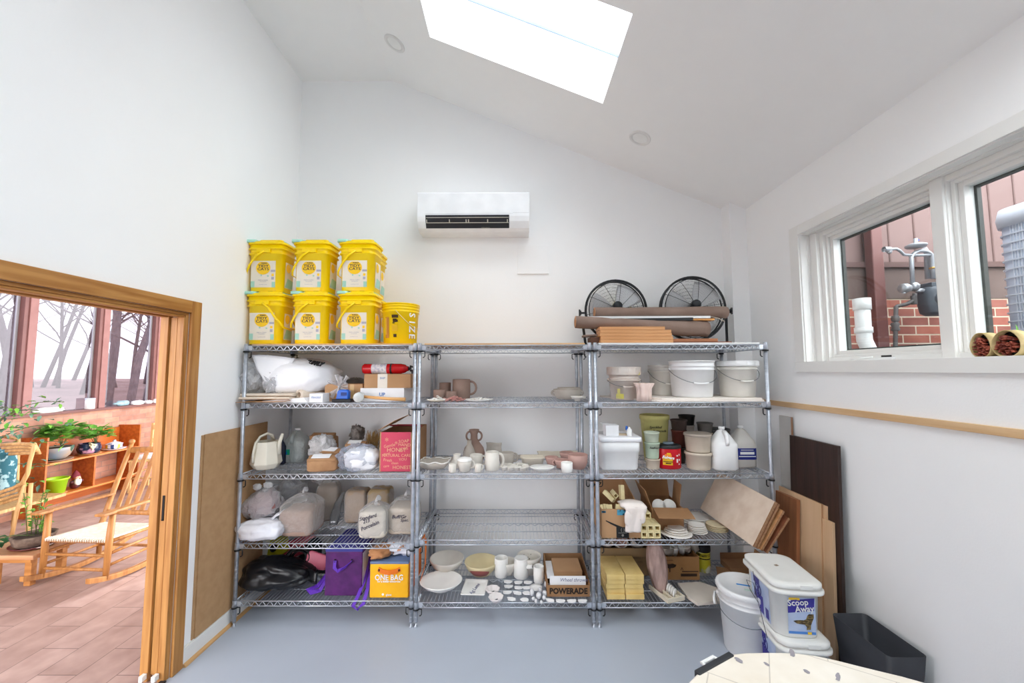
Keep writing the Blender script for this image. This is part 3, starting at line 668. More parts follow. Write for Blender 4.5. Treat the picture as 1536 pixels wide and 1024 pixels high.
b.build('trim_6',mat('siding_groove',(96,72,68),.8)); tag(bpy.data.objects['trim_6'],kind='structure')
b=M(); b.bb(6.0,6.1,-3,YW,GZ,3.6); struct('wall_sky_block',b,m_sid)  # unseen wall added to block sky from the yard outside
b=M(); b.prism([(XR+.2,3.14),(XR+.62,2.98),(XR+.62,3.08),(XR+.2,3.42)],-6.3,o=(0,-3.2,0)); struct('ceiling_shade_eave',b,mat('shade_eave',(120,112,104),.8))  # unseen overhang added to shade the brick and siding
t=thing('downspout','brown square downspout on the brick wall outside the window','downspout',(2.74,2.99,GZ))
M().box((0,0,1.1),(.085,.07,2.2)).build('pipe',mat('brown_metal',(120,78,74),.5),t,bevel=.008)
M().box((0,-.002,1.55),(.1,.075,.03)).build('strap',mat('brown_metal'),t)
# pvc vent
m_pvc=mat('white_pvc',(234,234,232),.4)
def ext(px,py,Y): return at(px,py,Y=Y)
c=ext(1304,522,2.78); c.z=GZ
t=thing('vent_pipe','white plastic elbow vent pipe rising outside the left window pane','pipe',c)
hh=py=None
top=ext(1300,450,2.78).z-GZ
b=M(); b.tube([(0.01,0,.12),(.01,0,.20),(-.005,0,.25),(-.03,0,.31),(-.032,0,.40),(-.032,0,top)],.045,18); b.build('elbow',m_pvc,t)
b=M()
for (p,q) in (((-.032,0,top-.07),(-.032,0,top+.01)),((-.032,0,.36),(-.032,0,.40)),((.008,0,.17),(.008,0,.2))): b.tube([p,q],.052,18)
b.build('coupling',m_pvc,t)
b=M(); b.lathe([(.09,0),(.09,.05),(.085,.06),(.085,.08),(.092,.09),(.088,.12),(.06,.135),(.045,.14)],24,c=(.01,0,0)); b.build('base_collar',mat('dark_rubber',(46,50,54),.5),t)
# gas meter
Yg=2.80
def G(px,py,dy=0): 
    p=at(px,py,Y=Yg+dy); return p
t=thing('gas_meter','grey gas meter with bent pipes and regulator outside the window','gas meter',(0,0,0))
m_gp=mat('grey_pipe_paint',(166,170,176),.4,.3); m_gd=mat('dark_pipe',(96,92,92),.7); m_gm=mat('meter_body',(92,98,106),.5)
b=M(); b.tube([Vector((G(1343,522).x,Yg,GZ)),G(1343,522),G(1344,460),G(1346,459),G(1360,456),G(1372,449),G(1372,440)],.013,10); b.lathe([(.02,-.03),(.026,-.02),(.02,0),(.026,.02),(.02,.03)],10,c=G(1343,490)); b.lathe([(.02,-.02),(.025,0),(.02,.02)],10,c=G(1343,478)); b.lathe([(.018,-.03),(.018,.03)],12,c=G(1371,450)); b.build('riser_pipe',m_gd,t)
pp=[G(1369,425),G(1367,385)]+[G(1383-14.5*math.cos(a),385-9*math.sin(a)) for a in [PI*k/8 for k in range(9)]]+[G(1399,400),G(1400,418)]
b=M(); b.tube(pp,.013,12); b.tube([G(1392,418,.04),G(1390,378,.04),G(1386,372,.04)],.016,12); b.tube([G(1326,375),G(1336,374),G(1344,373),G(1350,376),G(1356,382),G(1372,383),G(1404,382)],.010,10); b.build('meter_pipe',m_gp,t)
b=M(); c=G(1374,368); b.lathe([(.0,-.018),(.05,-.016),(.06,-.006),(.06,.002),(.04,.012),(.012,.016),(.012,.05),(0,.05)],20,c=c); b.build('regulator_top',m_gp,t)
b=M(); c=G(1376,360); b.box(c,(.02,.01,.008)); b.build('valve_tag',mat('blue_tag',(40,80,180),.4),t)
b=M(); c=G(1358,432); b.lathe([(0,-.03),(.03,-.028),(.034,-.004),(.034,.004),(.024,.03),(0,.034)],18,c=c,R=RY(PI/2)); b.lathe([(.012,0),(.014,.05)],10,c=G(1356,440)); b.blob(G(1372,430),(.06,.05,.06),12,8,amp=.2); b.blob(G(1380,436),(.07,.04,.03),10,8,amp=.3); b.lathe([(.02,-.02),(.02,.02)],12,c=G(1330,374),R=RY(PI/2)); b.blob(G(1334,377),(.03,.03,.035),10,8); b.build('valve',mat('galvanised',(176,178,182),.35,.5),t)
c=G(1402,446); b=M(); rings=[]
for (s_,z) in ((.6,-.13),(.9,-.11),(1,-.05),(1,.04),(.85,.07),(.6,.075)): rings.append(rrect(.17*s_,.13*s_,.04*s_,c.z+z,4,c.x,c.y))
b.loft(rings); b.box((c.x,c.y,c.z+.085),(.13,.1,.03)); b.lathe([(.055,0),(.055,-.02),(0,-.02)],20,c=(c.x-.01,c.y-.06,c.z-.02),R=RX(-PI/2)); b.build('meter_body',m_gm,t,bevel=.004)
c=G(1399,402); b=M(); b.lathe([(.018,-.006),(.022,0),(.018,.006)],10,c=c); b.build('brass_union',mat('brass',(190,150,80),.35,.8),t)
# heat pump
t=thing('heat_pump','large white louvred heat pump outside the right window pane','heat pump',(3.345,2.03,GZ))
m_hp=mat('heat_pump_white',(206,212,224),.4)
m_hpd=mat('heat_pump_gap',(190,198,216),.6)
b=M(); rg=[rrect(.76,.76,.08,z,6) for z in (0,.05,.05,1.04)]; b.loft([rrect(.782,.782,.09,0,6),rrect(.782,.782,.09,1.04,6)]); b.build('coil',m_hpd,t)
b=M()
for z in (0,.96): b.loft([rrect(.81,.81,.1,z,6),rrect(.82,.82,.1,z+.05,6),rrect(.8 if z else .82,.8 if z else .82,.1,z+.11,6)])
b.loft([rrect(.78,.78,.1,1.07,6),rrect(.6,.6,.1,1.10,6)]); b.build('casing',m_hp,t)
b=M()
for k in range(17):
    z=.13+k*.052; b.tube([Vector(p) for p in rrect(.79,.79,.09,z,4)],(.004,.006),4,closed=True,sm=False)
R4=rrect(.785,.785,.09,0,2)
for k in range(176):
    u=k/176*4; s_=int(u); f=u-s_; h_=.393; a=-.30+.6*f
    P_=[(a,-h_),(h_,a),(-a,h_),(-h_,-a)][s_]; b.box((P_[0],P_[1],.54),(.005,.005,.86))
b.build('louvre_grille',m_hp,t)
# wall of the taller house seen through the skylight
b=M(); b.bb(-7,9,4.4,4.55,4.2,9.5); struct('wall_house_above',b,mat('pale_siding',(206,208,214),.6))
b=M()
for k in range(50): b.bb(-7+.3*k,-6.985+.3*k,4.392,4.402,4.2,9.5)
b.bb(-7,9,4.38,4.4,6.32,6.345); b.build('trim_7',mat('pale_siding_groove',(160,166,184),.7)); tag(bpy.data.objects['trim_7'],kind='structure')
# bark rolls on the window sill
m_bark2=mat('birch_bark',(214,190,140),.7,0,(170,150,96),20,bump=.3); m_in=mat('dark_pod_inside',(22,20,24),.4); m_ber=mat('red_brown_stems',(104,40,36),.45,0,(176,92,70),60)
def roll(px0,px1,pyt,lab,seed):
    Xp=2.03; p0=at(px0,533,X=Xp); p1=at(px1,531,X=Xp); zb=WZ0; w_=abs(p0.y-p1.y); h_=at((px0+px1)/2,pyt,X=Xp).z-zb
    t=thing('seed_pod',lab,'seed pod',(Xp,(p0.y+p1.y)/2,zb))
    r=random.Random(seed); ring=[]; inn=[]
    for k in range(24):
        a=2*PI*k/24; y=w_/2*math.cos(a)*(1-.12*math.sin(a)); z=h_/2+h_/2*math.sin(a)+.0; z=max(z,.002); ring.append((y,z))
    b=M(); 
    b.loft([[(x,-y*s_,(z-h_/2)*s_+h_/2*(s_ if s_<1 else 1)) for (y,z) in ring] for (x,s_) in ((-.02,1),(.03,1),(.07,.9))],cap0=False)
    b.build('husk',m_bark2,t,solid=.003)
    b=M(); b.loft([[(x,-y*.93,(z-h_/2)*.93+h_/2) for (y,z) in ring] for x in (.01,.06)]); b.build('hollow',m_in,t)
    b=M()
    for k in range(80):
        a=r.uniform(0,2*PI); q=r.uniform(0,1)**.5*.75; y=q*w_/2*math.cos(a); z=h_/2+q*h_/2*math.sin(a)*.95-h_*.1
        z=max(z,.008); b.blob((-.012+r.uniform(-.004,.006),y,z),(.03,.0075,.0075),6,4)
    b.blob((-.008,w_*.12,h_*.72),(.03,w_*.3,h_*.22),8,6); b.build('seeds',m_ber,t)
    return t
roll(1463,1494,499,'smaller seed pod half packed with red-brown seeds on the window sill',1)
t=roll(1496,1540,495,'larger seed pod packed with red-brown seeds at the right of the window sill',2)
b=M(); leaf(b,(.03,0,.085),(0,0,1),.05,.012,0); b.build('green_tip',m_leaf,t)
# ================================================================ helpers for shelf goods
def X(px,Y,z):
    k=(px-768)/FP; dz=z-CAM.z
    return -(Y*CR.y+dz*CR.z-k*(Y*_F.y+dz*_F.z))/(CR.x-k*_F.x)
def Zp(py,Y,x=0):
    k=(512-py)/FP   # (d.CU)/(d.F)=k
    return CAM.z-(x*CU.x+Y*CU.y-k*(x*_F.x+Y*_F.y))/(CU.z-k*_F.z)
def mpp(Y,z=1.2): return (Y*math.cos(PITCH)+(z-CAM.z)*math.sin(PITCH))/FP
D1=.0055
S1=[z+D1 for z in (1.884,1.482,.999,.538,.165)]; S2=[z+D1 for z in SHZ]; S3=S2
m_kraft=mat('kraft_board',(186,146,108),.85,0,(172,132,94),4); m_kraft2=mat('kraft_board_dark',(160,120,84),.85)
m_white=mat('white_plain',(236,236,236),.5); m_paper=mat('white_paper',(236,236,238),.8)
m_blk=mat('black_ink',(30,30,32),.6); m_blue=mat('blue_ink',(90,130,190),.6)
m_wire=mat('bail_wire',(120,124,130),.3,.8)
def openbox(b,w,d,h,t=.004,m=0):
    b.bb(-w/2,w/2,-d/2,d/2,0,t,m).bb(-w/2,w/2,-d/2,-d/2+t,t,h,m).bb(-w/2,w/2,d/2-t,d/2,t,h,m).bb(-w/2,-w/2+t,-d/2+t,d/2-t,t,h,m).bb(w/2-t,w/2,-d/2+t,d/2-t,t,h,m)
def one(name,b,mats,label,cat,loc,rz=0,group=None,**k):
    o=b.build(name,mats,loc=loc,rz=rz,**k); return tag(o,label,cat,group)
# ---------------------------------------------------------------- yellow rectangular pails
m_yel=mat('yellow_plastic',(255,218,0),.32,0,(252,212,0),4,spec=.4); m_mint=mat('mint_plastic',(176,226,208),.4)
m_lab=mat('cream_label',(236,226,208),.5,0,(230,222,206),9); m_org=mat('label_yellow',(252,204,30),.5); m_navy=mat('label_navy',(46,44,70),.5); m_lmint=mat('label_mint',(170,214,196),.5); m_lgry=mat('label_grey',(176,172,184),.5)
def make_pail():
    t=thing('yellow_pail','x','pail',(0,0,0),group='stacked yellow rectangular pails')
    W_,Dp=.256,.205; b=M()
    rr=lambda w,d,z:rrect(w,d,.05,z,6)
    b.loft([rr(W_-.022,Dp-.022,0),rr(W_-.018,Dp-.018,.004),rr(W_-.006,Dp-.006,.27),rr(W_+.012,Dp+.012,.274),rr(W_+.012,Dp+.012,.279),rr(W_-.002,Dp-.002,.281),rr(W_+.0,Dp+.0,.308),rr(W_+.018,Dp+.018,.31),rr(W_+.018,Dp+.018,.316),rr(W_+.004,Dp+.004,.318),rr(W_+.006,Dp+.006,.345)])
    for x in (-.045,.045): b.lathe([(.018,-.0015),(.018,.001),(0,.001)],14,c=(x,-(Dp-.022)/2-.0,.0),R=RX(PI/2),m=1)
    b.build('body',[m_yel,mat('foot_notch',(150,120,10),.6)],t)
    b=M(); b.loft([rr(W_+.016,Dp+.016,.345),rr(W_+.02,Dp+.02,.349),rr(W_+.02,Dp+.02,.362),rr(W_+.0,Dp+.0,.369),rr(W_-.03,Dp-.03,.371)])
    b.build('lid',m_yel,t)
    b=M(); b.loft([rrect(.08,Dp+.024,.02,.358,4,cx=-W_/2+.028),rrect(.08,Dp+.024,.02,.3785,4,cx=-W_/2+.028)]); b.loft([rrect(W_,Dp,.045,.370,5),rrect(W_-.004,Dp-.004,.045,.374,5)]); b.build('lid_tab',m_mint,t)
    b=M(); b.loft([rrect(W_-.075,.05,.02,.363,4,cx=.034,cy=-Dp/2+.02),rrect(W_-.09,.04,.018,.379,4,cx=.036,cy=-Dp/2+.024)]); b.build('lid_flap',m_yel,t)
    b=M(); y=-Dp/2-.006
    b.box((-.005,y,.294),(.10,.014,.026)); b.build('handle_mount',m_yel,t,bevel=.003); M().box((-.005,-y,.294),(.10,.014,.026)).build('handle_mount',m_yel,t,bevel=.003)
    b=M(); pts=[(-.0,y-.008,.293),(-.05,y-.012,.255),(-.095,y-.012,.19),(-.128,y+.01,.145),(-.138,-.08,.12),(-.14,0,.112),(-.138,.08,.12),(-.128,-y-.01,.145),(-.095,-y+.012,.19),(-.05,-y+.012,.255),(-.0,-y+.008,.293)]
    b.tube(pts,[(.0035,.008)]*11,6); b.build('handle',m_yel,t)
    b=M(); yf=-Dp/2+.0035; tl=-.0305
    T=lambda x,z,k: Matrix.Translation((x,yf-.0012*k-.0005,z))@Matrix.Rotation(PI/2-.022,4,'X')
    def quad(x0,x1,z0,z1,m,k): 
        y_=lambda z: -(W_*0)-( (Dp-.018)/2+ (z-.004)/.266*.006)-.0008-.0005*k
        ids=[b.V((x0,y_(z0),z0)),b.V((x1,y_(z0),z0)),b.V((x1,y_(z1),z1)),b.V((x0,y_(z1),z1))]; b.F(ids,m)
    quad(-.098,.08,.03,.224,0,0)
    yy=lambda z:-((Dp-.018)/2+(z-.004)/.266*.006)-.0018
    q=[b.V((-.009+.052*math.cos(2*PI*k/28),yy(.172),.172+.049*math.sin(2*PI*k/28))) for k in range(28)]; b.F(q,1)
    b.text('TIDY',.027,face_front(-.009,yy(.18)-.0006,.185),2,.0002,bold=.0005,sx=1.3); b.text('CATS',.027,face_front(-.009,yy(.16)-.0006,.1625),2,.0002,bold=.0005,sx=1.3); b.text('PURINA',.012,face_front(-.002,yy(.2)-.0006,.206),2,.0002,bold=.0004)
    b.text('ESSENTIALS',.006,face_front(-.009,yy(.139)-.0006,.139),2,.0001)
    quad(-.098,-.07,.03,.075,3,1); quad(.055,.08,.03,.07,3,1); quad(-.028,-.018,.112,.124,3,1); quad(.02,.032,.108,.118,3,1)
    quad(.046,.079,.143,.158,4,1); quad(.052,.069,.112,.13,1,1); quad(.051,.070,.086,.106,4,1)
    b.text('FREE & CLEAN',.011,face_front(-.008,yy(.08)-.0006,.082),4,.0001); b.text('UNSCENTED',.008,face_front(-.008,yy(.07)-.0006,.071),4,.0001); b.text('CLUMPING LITTER',.007,face_front(-.008,yy(.05)-.0006,.05),4,.0001)
    xs=(W_-.018)/2+.0042
    ids=[b.V((xs,-.052,.035)),b.V((xs,.052,.035)),b.V((xs+.0042,.052,.225)),b.V((xs+.0042,-.052,.225))]; b.F(ids,0)
    q=[b.V((xs+.0045,-.015+.03*math.cos(2*PI*k/24),.185+.034*math.sin(2*PI*k/24))) for k in range(24)]; b.F(q,1)
    ids=[b.V((xs+.0012,-.05,.04)),b.V((xs+.0012,.05,.04)),b.V((xs+.003,.05,.10)),b.V((xs+.003,-.02,.11))]; b.F(ids,3)
    b.build('label',[m_lab,m_org,m_navy,m_lmint,m_lgry],t)
    return t
pz=1.884+.0165
P0=make_pail()
def pail(px,Y,z,lab,first=[P0],sx=1):
    x=X(px,Y-.1,z+.1)+.128
    o=first[0]
    if not o.get('used'): o.location=(x,Y,z); o['label']=lab; o['used']=1
    else: o=dup(P0,(x,Y,z),label=lab); 
    return o
HP=.381
pos=[(367,'bottom-row yellow pail at the left end of the shelf'),(436,'bottom-row yellow pail in the middle of the row'),(505.5,'bottom-row yellow pail right beside the round yellow bucket')]
posU=[(369.5,'upper yellow pail at the left end of the stack'),(438,'upper yellow pail in the middle of the stack'),(507,'upper yellow pail at the right of the stack, in the front row')]
for px,l in pos: pail(px,2.925,pz,l)
for px,l in posU: pail(px,2.93,pz+HP,l)
pail(519,3.18,pz,'lower yellow pail in the back row, behind the right-hand front stack'); pail(519,3.18,pz+HP,'upper yellow pail peeking out from the back row at the right')
for o in COL.objects:
    if 'used' in o: del o['used']
for c in P0.children:
    if c.name.split('.')[0]=='handle': c.scale.x=-1   # this pail's handle hangs to the other side
# round yellow bucket
def bucket(name,label,loc,r0,r1,h,m,group=None,bands=((.86,.008),(.93,.008)),lid=None,bail=None,rz=0,cat='bucket',lidh=.03,open_=True,ears=True,pm=None):
    t=thing(name,label,cat,loc,rz=rz,group=group); R_=lambda f:r0+(r1-r0)*f
    pr=[(0,0),(r0-.005,0),(r0,.005)]
    for f,w_ in bands:
        pr+=[(R_(f)-.0,h*f-.006),(R_(f)+w_,h*f-.005),(R_(f)+w_,h*f+.001),(R_(f),h*f+.002)]
    pr+=[(r1,h-.008),(r1+.006,h-.008),(r1+.006,h),(r1-.003,h),(r0-.004,.01),(0,.01)]
    b=M(); b.lathe(pr,44); b.build('body',m,t)
    if lid:
        b=M(); b.lathe([(r1+.009,h-lidh*.7),(r1+.012,h-lidh*.6),(r1+.012,h+.004),(r1+.004,h+.008),(r1-.012,h+.007),(r1-.016,h+.001),(0,h+.001)],44)
        for k in range(12):
            a=2*PI*k/12; b.box(((r1+.0125)*math.cos(a),(r1+.0125)*math.sin(a),h-lidh*.3),(.003,.012,lidh*.5),R=RZ(a))
        b.build('lid',lid,t)
    if bail is not None:
        zb=h*bands[0][0]-.0; drop,lean=bail; e=r1+.012; b=M(); pts=[]
        for k in range(21):
            a=PI*k/20; pts.append((-e*math.cos(a),-(e*1.0)*math.sin(a)*lean-.004,zb-drop*math.sin(a)))
        b.tube(pts,.0021,6); b.build('bail',m_wire,t)
        b=M()
        for s in (-1,1): b.lathe([(.012,0),(.012,.012),(.006,.014),(0,.014)],12,c=(s*(r1-.002),0,zb),R=RY(s*PI/2))
        b.build('ear',m,t)
        b=M(); b.tube(pts[8:13],.0065,8); b.build('grip',m,t)
    return t
cY=2.99; z=pz; r_=.137
x0=X(574,cY,z+.3); x1=X(629,cY,z+.33); 
t=bucket('round_bucket','round yellow bucket with black print beside the rectangular yellow pails',((x0+x1)/2-.0,cY,z),.120,.135,.302,m_yel,bands=((.80,.006),(.87,.006),(.94,.006)))
b=M(); pts=[]
for k in range(15):
    a=-PI/2+.0+ (k/14)*1.5; pts.append((.138*math.cos(a)*1.0,.138*math.sin(a)*1.0,.245-.13*math.sin(k/14*PI*.55)))
b.tube(pts,.0018,5); b.build('bail',mat('pale_wire',(214,200,176),.4),t)
def curved(b,a0,a1,z0,z1,r,m,n=8):
    for k in range(n):
        u=a0+(a1-a0)*k/n; v=a0+(a1-a0)*(k+1)/n
        ids=[b.V((r*math.cos(u),r*math.sin(u),z0)),b.V((r*math.cos(v),r*math.sin(v),z0)),b.V(((r+.004)*math.cos(v),(r+.004)*math.sin(v),z1)),b.V(((r+.004)*math.cos(u),(r+.004)*math.sin(u),z1))]; b.F(ids,m,True)
b=M(); a=-PI/2
curved(b,a-.22,a+.14,.19,.212,.1305,0); curved(b,a-.16,a+.06,.158,.184,.1295,0,4); curved(b,a+.02,a+.12,.16,.176,.1297,0,3); curved(b,a-.18,a-.05,.149,.156,.1292,0,3)
curved(b,a-.2,a+.12,.095,.14,.1275,1); curved(b,a-.12,a+.06,.05,.072,.125,0); curved(b,a-.68,a-.40,.045,.215,.1262,2); curved(b,a-.68,a-.58,.07,.19,.1275,3,3)
for i,ch in enumerate('SIZE'):
    an=a+.93; zz=.215-.052*i
    b.text(ch,.075,Matrix.Translation((.1312*math.cos(an),.1312*math.sin(an),zz))@Matrix.Rotation(an+PI/2,4,'Z')@Matrix.Rotation(PI/2,4,'X')@Matrix.Rotation(-PI/2,4,'Z'),4,.0004,bold=.001)
b.build('print',[mat('dark_print',(70,48,12),.6),mat('mustard_print',(226,178,8),.6),mat('brown_print',(198,138,60),.6),mat('amber_print',(240,196,70),.5),m_white],t)
# ================================================================ UNIT 1, shelf 2
z=S1[1]
m_can=mat('raw_canvas',(226,212,196),.9,0,(214,198,180),12,bump=.2)
m_pb=mat('white_poly',(236,236,238),.3,0,(228,229,233),6,bump=.8,bscale=11)
m_film=film('clear_poly_film',(226,226,230),.40,.15,.5); m_film2=film('milky_poly_film',(232,232,234),.62,.2,.35)
b=M()
xa,xb=X(356,2.78,z),X(441,2.85,z)
b.patch(lambda u,v:(xa+(xb-xa)*u+.04*v,2.76+.5*v,z+.004+.012*u*u+.003*math.sin(6*u)),12,6); one('brown_paper',b,m_kraft,'sheets of brown paper lying under the folded canvas','paper',(0,0,0),solid=.004)
b=M(); 
for k,(zz,yy,ww) in enumerate(((.030,2.775,.36),(.052,2.79,.37))):
    xs=X(361,2.8,z)
    rings=[]
    for i in range(9):
        u=i/8; rings.append([(xs+ww*u*.98,yy+.02*math.sin(2*u),z+zz-.009),(xs+ww*u*.98,yy-.006,z+zz),(xs+ww*u*.98,yy+.02*math.sin(2*u),z+zz+.011),(xs+ww*u*.98,3.15,z+zz+.009),(xs+ww*u*.98,3.15,z+zz-.009)])
    b.loft(rings)
one('folded_canvas',b,m_can,'cream canvas folded flat at the left end of the second shelf','fabric',(0,0,0),bevel=.003)
b=M(); c0=Vector((X(452,2.83,z)-.02,2.85,z+.052)); 
sp=[]
for k in range(40):
    a=k/40*5.2*PI; r_=.034-.0007*k; sp.append((r_*math.cos(a),r_*math.sin(a)))
b.lathe([(.019,-.01),(.036,-.012),(.038,0),(.038,.34),(0,.34)],22,c=c0,R=RZ(-.5)@RX(-PI/2)); b.lathe([(.019,-.01),(.021,.1),(0,.1)],20,c=c0,R=RZ(-.5)@RX(-PI/2)); b.lathe([(.026,-.014),(.028,-.011)],20,c=c0,R=RZ(-.5)@RX(-PI/2))
one('canvas_roll',b,m_can,'rolled cream canvas lying beside the folded canvas','fabric',(0,0,0))
# white flat box lid, white box
t=thing('box_lid','low white cardboard lid with slanted end at the front of the second shelf','box',(X(428,2.82,z),2.90,z))
b=M(); b.prism([(-.15,0),(.17,0),(.14,.034),(-.15,.012)],.2,o=(0,.1,0)); b.build('panel',m_paper,t)
xb=X(477,2.83,z); b=M(); b.box((0,.1,.031),(.095,.2,.062)); t=thing('small_box','small white box with faint blue print beside the brown carton','box',(xb,2.80,z)); b.build('carton',m_paper,t,bevel=.001)
b=M(); b.text('FRAGILE',.018,face_front(0,-.001,.035),0); b.build('print',m_blue,t)
# white poly bag with print + crumpled clear sheet
b=M(); xl,xr=X(398,3.0,z),X(505,3.0,z)
def bagfn(q): return Vector((q.x,q.y,q.z*(1-.22*max(0,q.x))))
t=thing('white_bag','big stuffed white plastic bag with black lettering on the second shelf','bag',((xl+xr)/2,3.02,z+.18))
M().blob((0,0,0),((xr-xl)*1.02,.42,.275),44,26,p=2.9,amp=.10,fr=2.2,seed=5,fn=bagfn,wr=.06,wf=3.5).build('body',m_pb,t)
b=M(); b.text('CLAY SUPPLY',.05,Matrix.Translation((.10,-.125,.105))@Matrix.Rotation(-.28,4,'Z')@Matrix.Rotation(.75,4,'X')@Matrix.Rotation(-.2,4,'Z'),0,.004,bold=.002); b.build('print',m_blk,t)
b=M(); b.patch(lambda u,v:(-.27+.30*u*(1-.75*v)+.10*v,-.20+.03*u-.035*v*(1-v),.155-.19*v-.02*u+.006*math.sin(9*v+4*u)),10,10); b.build('torn_flap',m_pb,t,solid=.002)
xl,xr=X(370,2.98,z),X(440,2.98,z)
t=thing('plastic_wrap','crumpled clear plastic sheeting piled at the left end of the second shelf','plastic wrap',((xl+xr)/2,2.98,z+.165))
M().blob((-.06,0,.02),((xr-xl)*.66,.34,.29),48,30,p=2.3,amp=.28,fr=2.6,seed=9,wr=.3,wf=4).build('crumple',m_film2,t)
M().blob((.1,-.05,-.03),((xr-xl)*.5,.26,.18),40,24,p=2.2,amp=.3,fr=3.2,seed=12,wr=.35,wf=5).build('crumple',m_film,t)
# tied clear bag + grey bag behind
t=thing('clear_bag','knotted clear plastic bag fanning out over the brown carton','bag',(X(505,2.86,z),2.90,z+.105))
b=M()
for i in range(15):
    a=-2.4+4.9*i/14+.15*math.sin(i*5); l=.075+.025*math.sin(i*2.3)
    d=Vector((math.cos(a),-.15+.1*math.sin(i),math.sin(a)))
    e_=d*l; s_=Vector((-math.sin(a),0,math.cos(a)))*.016
    b.patch(lambda u,v,e_=e_,s_=s_:(e_*u+s_*(v-.5)*2*u+Vector((0,-.008*math.sin(v*PI)*u,0))),5,4)
b.build('fan',m_film,t); b=M(); b.blob((0,-.005,0),(.02,.02,.024),10,8,amp=.2); b.tube([(0,-.01,0),(-.004,-.02,-.04),(.0,-.015,-.075)],[(.004,.008),(.008,.004),(.006,.003)],6); b.build('knot',m_film2,t)
b=M(); b.blob((0,0,0),(.17,.2,.16),26,16,amp=.2,fr=3,seed=3,wr=.15,wf=4); one('grey_bag',b,mat('grey_poly',(104,100,96),.35),'dark grey plastic bag slumped behind the brown carton','bag',(X(532,3.18,z),3.2,z+.085))
# brown carton
t=thing('carton','plain brown carton standing behind the blue hand tool','box',(X(515,2.9,z),2.995,z))
M().box((0,0,.062),(.275,.19,.124)).build('carton_body',m_kraft,t,bevel=.001); M().box((.06,-.0955,.062),(.03,.001,.122)).build('tape',mat('tan_tape',(206,170,120),.3),t)
# hand tool
t=thing('hand_tool','blue-handled tool with a black rubber base','tool',(X(514,2.83,z),2.84,z))
M().box((0,0,.011),(.135,.075,.022)).build('base',mat('black_rubber',(38,38,42),.6),t,bevel=.005)
b=M(); b.prism([(-.045,.022),(.042,.022),(.042,.075),(.03,.088),(-.02,.088),(-.034,.078)],.045,o=(0,.022,0)); b.build('handle',mat('blue_plastic',(28,98,200),.35),t,bevel=.005); M().box((.012,-.024,.058),(.04,.004,.022)).build('grip_slot',mat('dark_blue',(14,50,120),.5),t)
# mallet
t=thing('mallet','white-headed mallet with a wooden handle lying on the shelf','mallet',(X(538,2.81,z),2.815,z+.036))
M().lathe([(0,-.04),(.03,-.04),(.035,-.034),(.035,.034),(.03,.04),(0,.04)],24,R=RZ(.25)@RX(PI/2)).build('head',mat('mallet_white',(214,216,214),.5,0,(190,194,192),20),t)
M().tube([(.02,0,.004),(.20,.0,-.012),(.325,.005,-.018)],[.010,.011,.014],12).build('handle',wood('mallet_handle',(232,180,120),(214,160,100),'x',8),t)
# white box, brown box, extinguisher
xc=X(575,2.9,z); t=thing('white_carton','long white carton with blue print under the taped brown box','box',(xc,3.0,z))
M().box((0,0,.048),(.315,.26,.096)).build('carton_body',m_paper,t,bevel=.001); b=M(); b.text('UP',.035,face_front(.0,-.131,.05),0,bold=.001); b.text('FRAGILE',.012,face_front(.0,-.131,.025),0); b.build('print',m_blue,t)
xc=X(578,2.9,z+.1); t=thing('taped_box','brown cardboard box sealed with white tape under the fire extinguisher','box',(xc+.02,3.01,z+.0965))
M().box((0,0,.05),(.335,.26,.10)).build('carton_body',m_kraft,t,bevel=.001); b=M(); b.box((-.035,-.1305,.05),(.07,.0012,.1)); b.box((-.035,-.0,.1005),(.07,.26,.0012)); b.build('tape',mat('white_tape',(226,218,206),.4),t)
b=M(); b.text('SHIP',.02,face_front(-.035,-.132,.07,0),0); b.build('print',m_blue,t)
t=thing('fire_extinguisher','red fire extinguisher lying on the taped brown box','fire extinguisher',(X(578,2.93,z+.22),2.95,z+.0965+.1015+.037))
b=M(); b.lathe([(0,-.17),(.03,-.17),(.037,-.16),(.037,.11),(.03,.14),(.018,.155),(.018,.165),(0,.165)],26,R=RY(PI/2)); b.build('cylinder',mat('red_paint',(196,22,30),.25),t)
b=M(); b.lathe([(.0375,-.10),(.0376,.01)],26,R=RY(PI/2),cap=False); b.build('label',[mat('ext_label',(232,226,224),.4,0,(180,180,196),60)],t)
b=M(); b.lathe([(.038,.035),(.0385,.048)],26,R=RY(PI/2)); b.build('strap',m_blk,t)
b=M(); b.tube([(.16,0,0),(.185,0,0)],.012,10); b.box((.20,0,.012),(.05,.018,.012),R=RY(.3)); b.box((.2,0,-.01),(.05,.018,.008),R=RY(-.3)); b.tube([(.18,0,-.01),(.21,-.01,-.03),(.2,-.03,-.03)],.008,8); b.build('valve',m_blk,t)
# ================================================================ UNIT 1, shelf 3
z=S1[2]
# watering can
t=thing('watering_can','faceted cream watering can with a loop handle on the third shelf','watering can',(X(397,2.93,z),2.945,z),rz=.15)
m_wc=mat('cream_plastic',(236,230,214),.4)
def poly(r,z,n=8,sx=1,dx=0,cy=1): return [(r*sx*math.cos(2*PI*k/n+PI/8)+dx,r*cy*math.sin(2*PI*k/n+PI/8),z) for k in range(n)]
b=M(); b.loft([poly(.07,0),poly(.078,.004),poly(.104,.04),poly(.078,.195),poly(.071,.193),poly(.09,.05)],sm=False,cap1=True); b.build('body',m_wc,t,bevel=.004)
b=M(); b.tube([(-.05,-.085,.06),(-.052,-.085,.12),(-.045,-.07,.19),(-.028,-.045,.232),(.0,-.01,.248),(.02,.02,.235),(.028,.045,.19)],[(.008,.013)]*7,8); b.build('handle',m_wc,t)
b=M(); b.tube([(.07,.0,.10),(.085,.0,.18),(.105,.0,.245)],[.03,.014,.010],10); b.build('spout',m_wc,t)
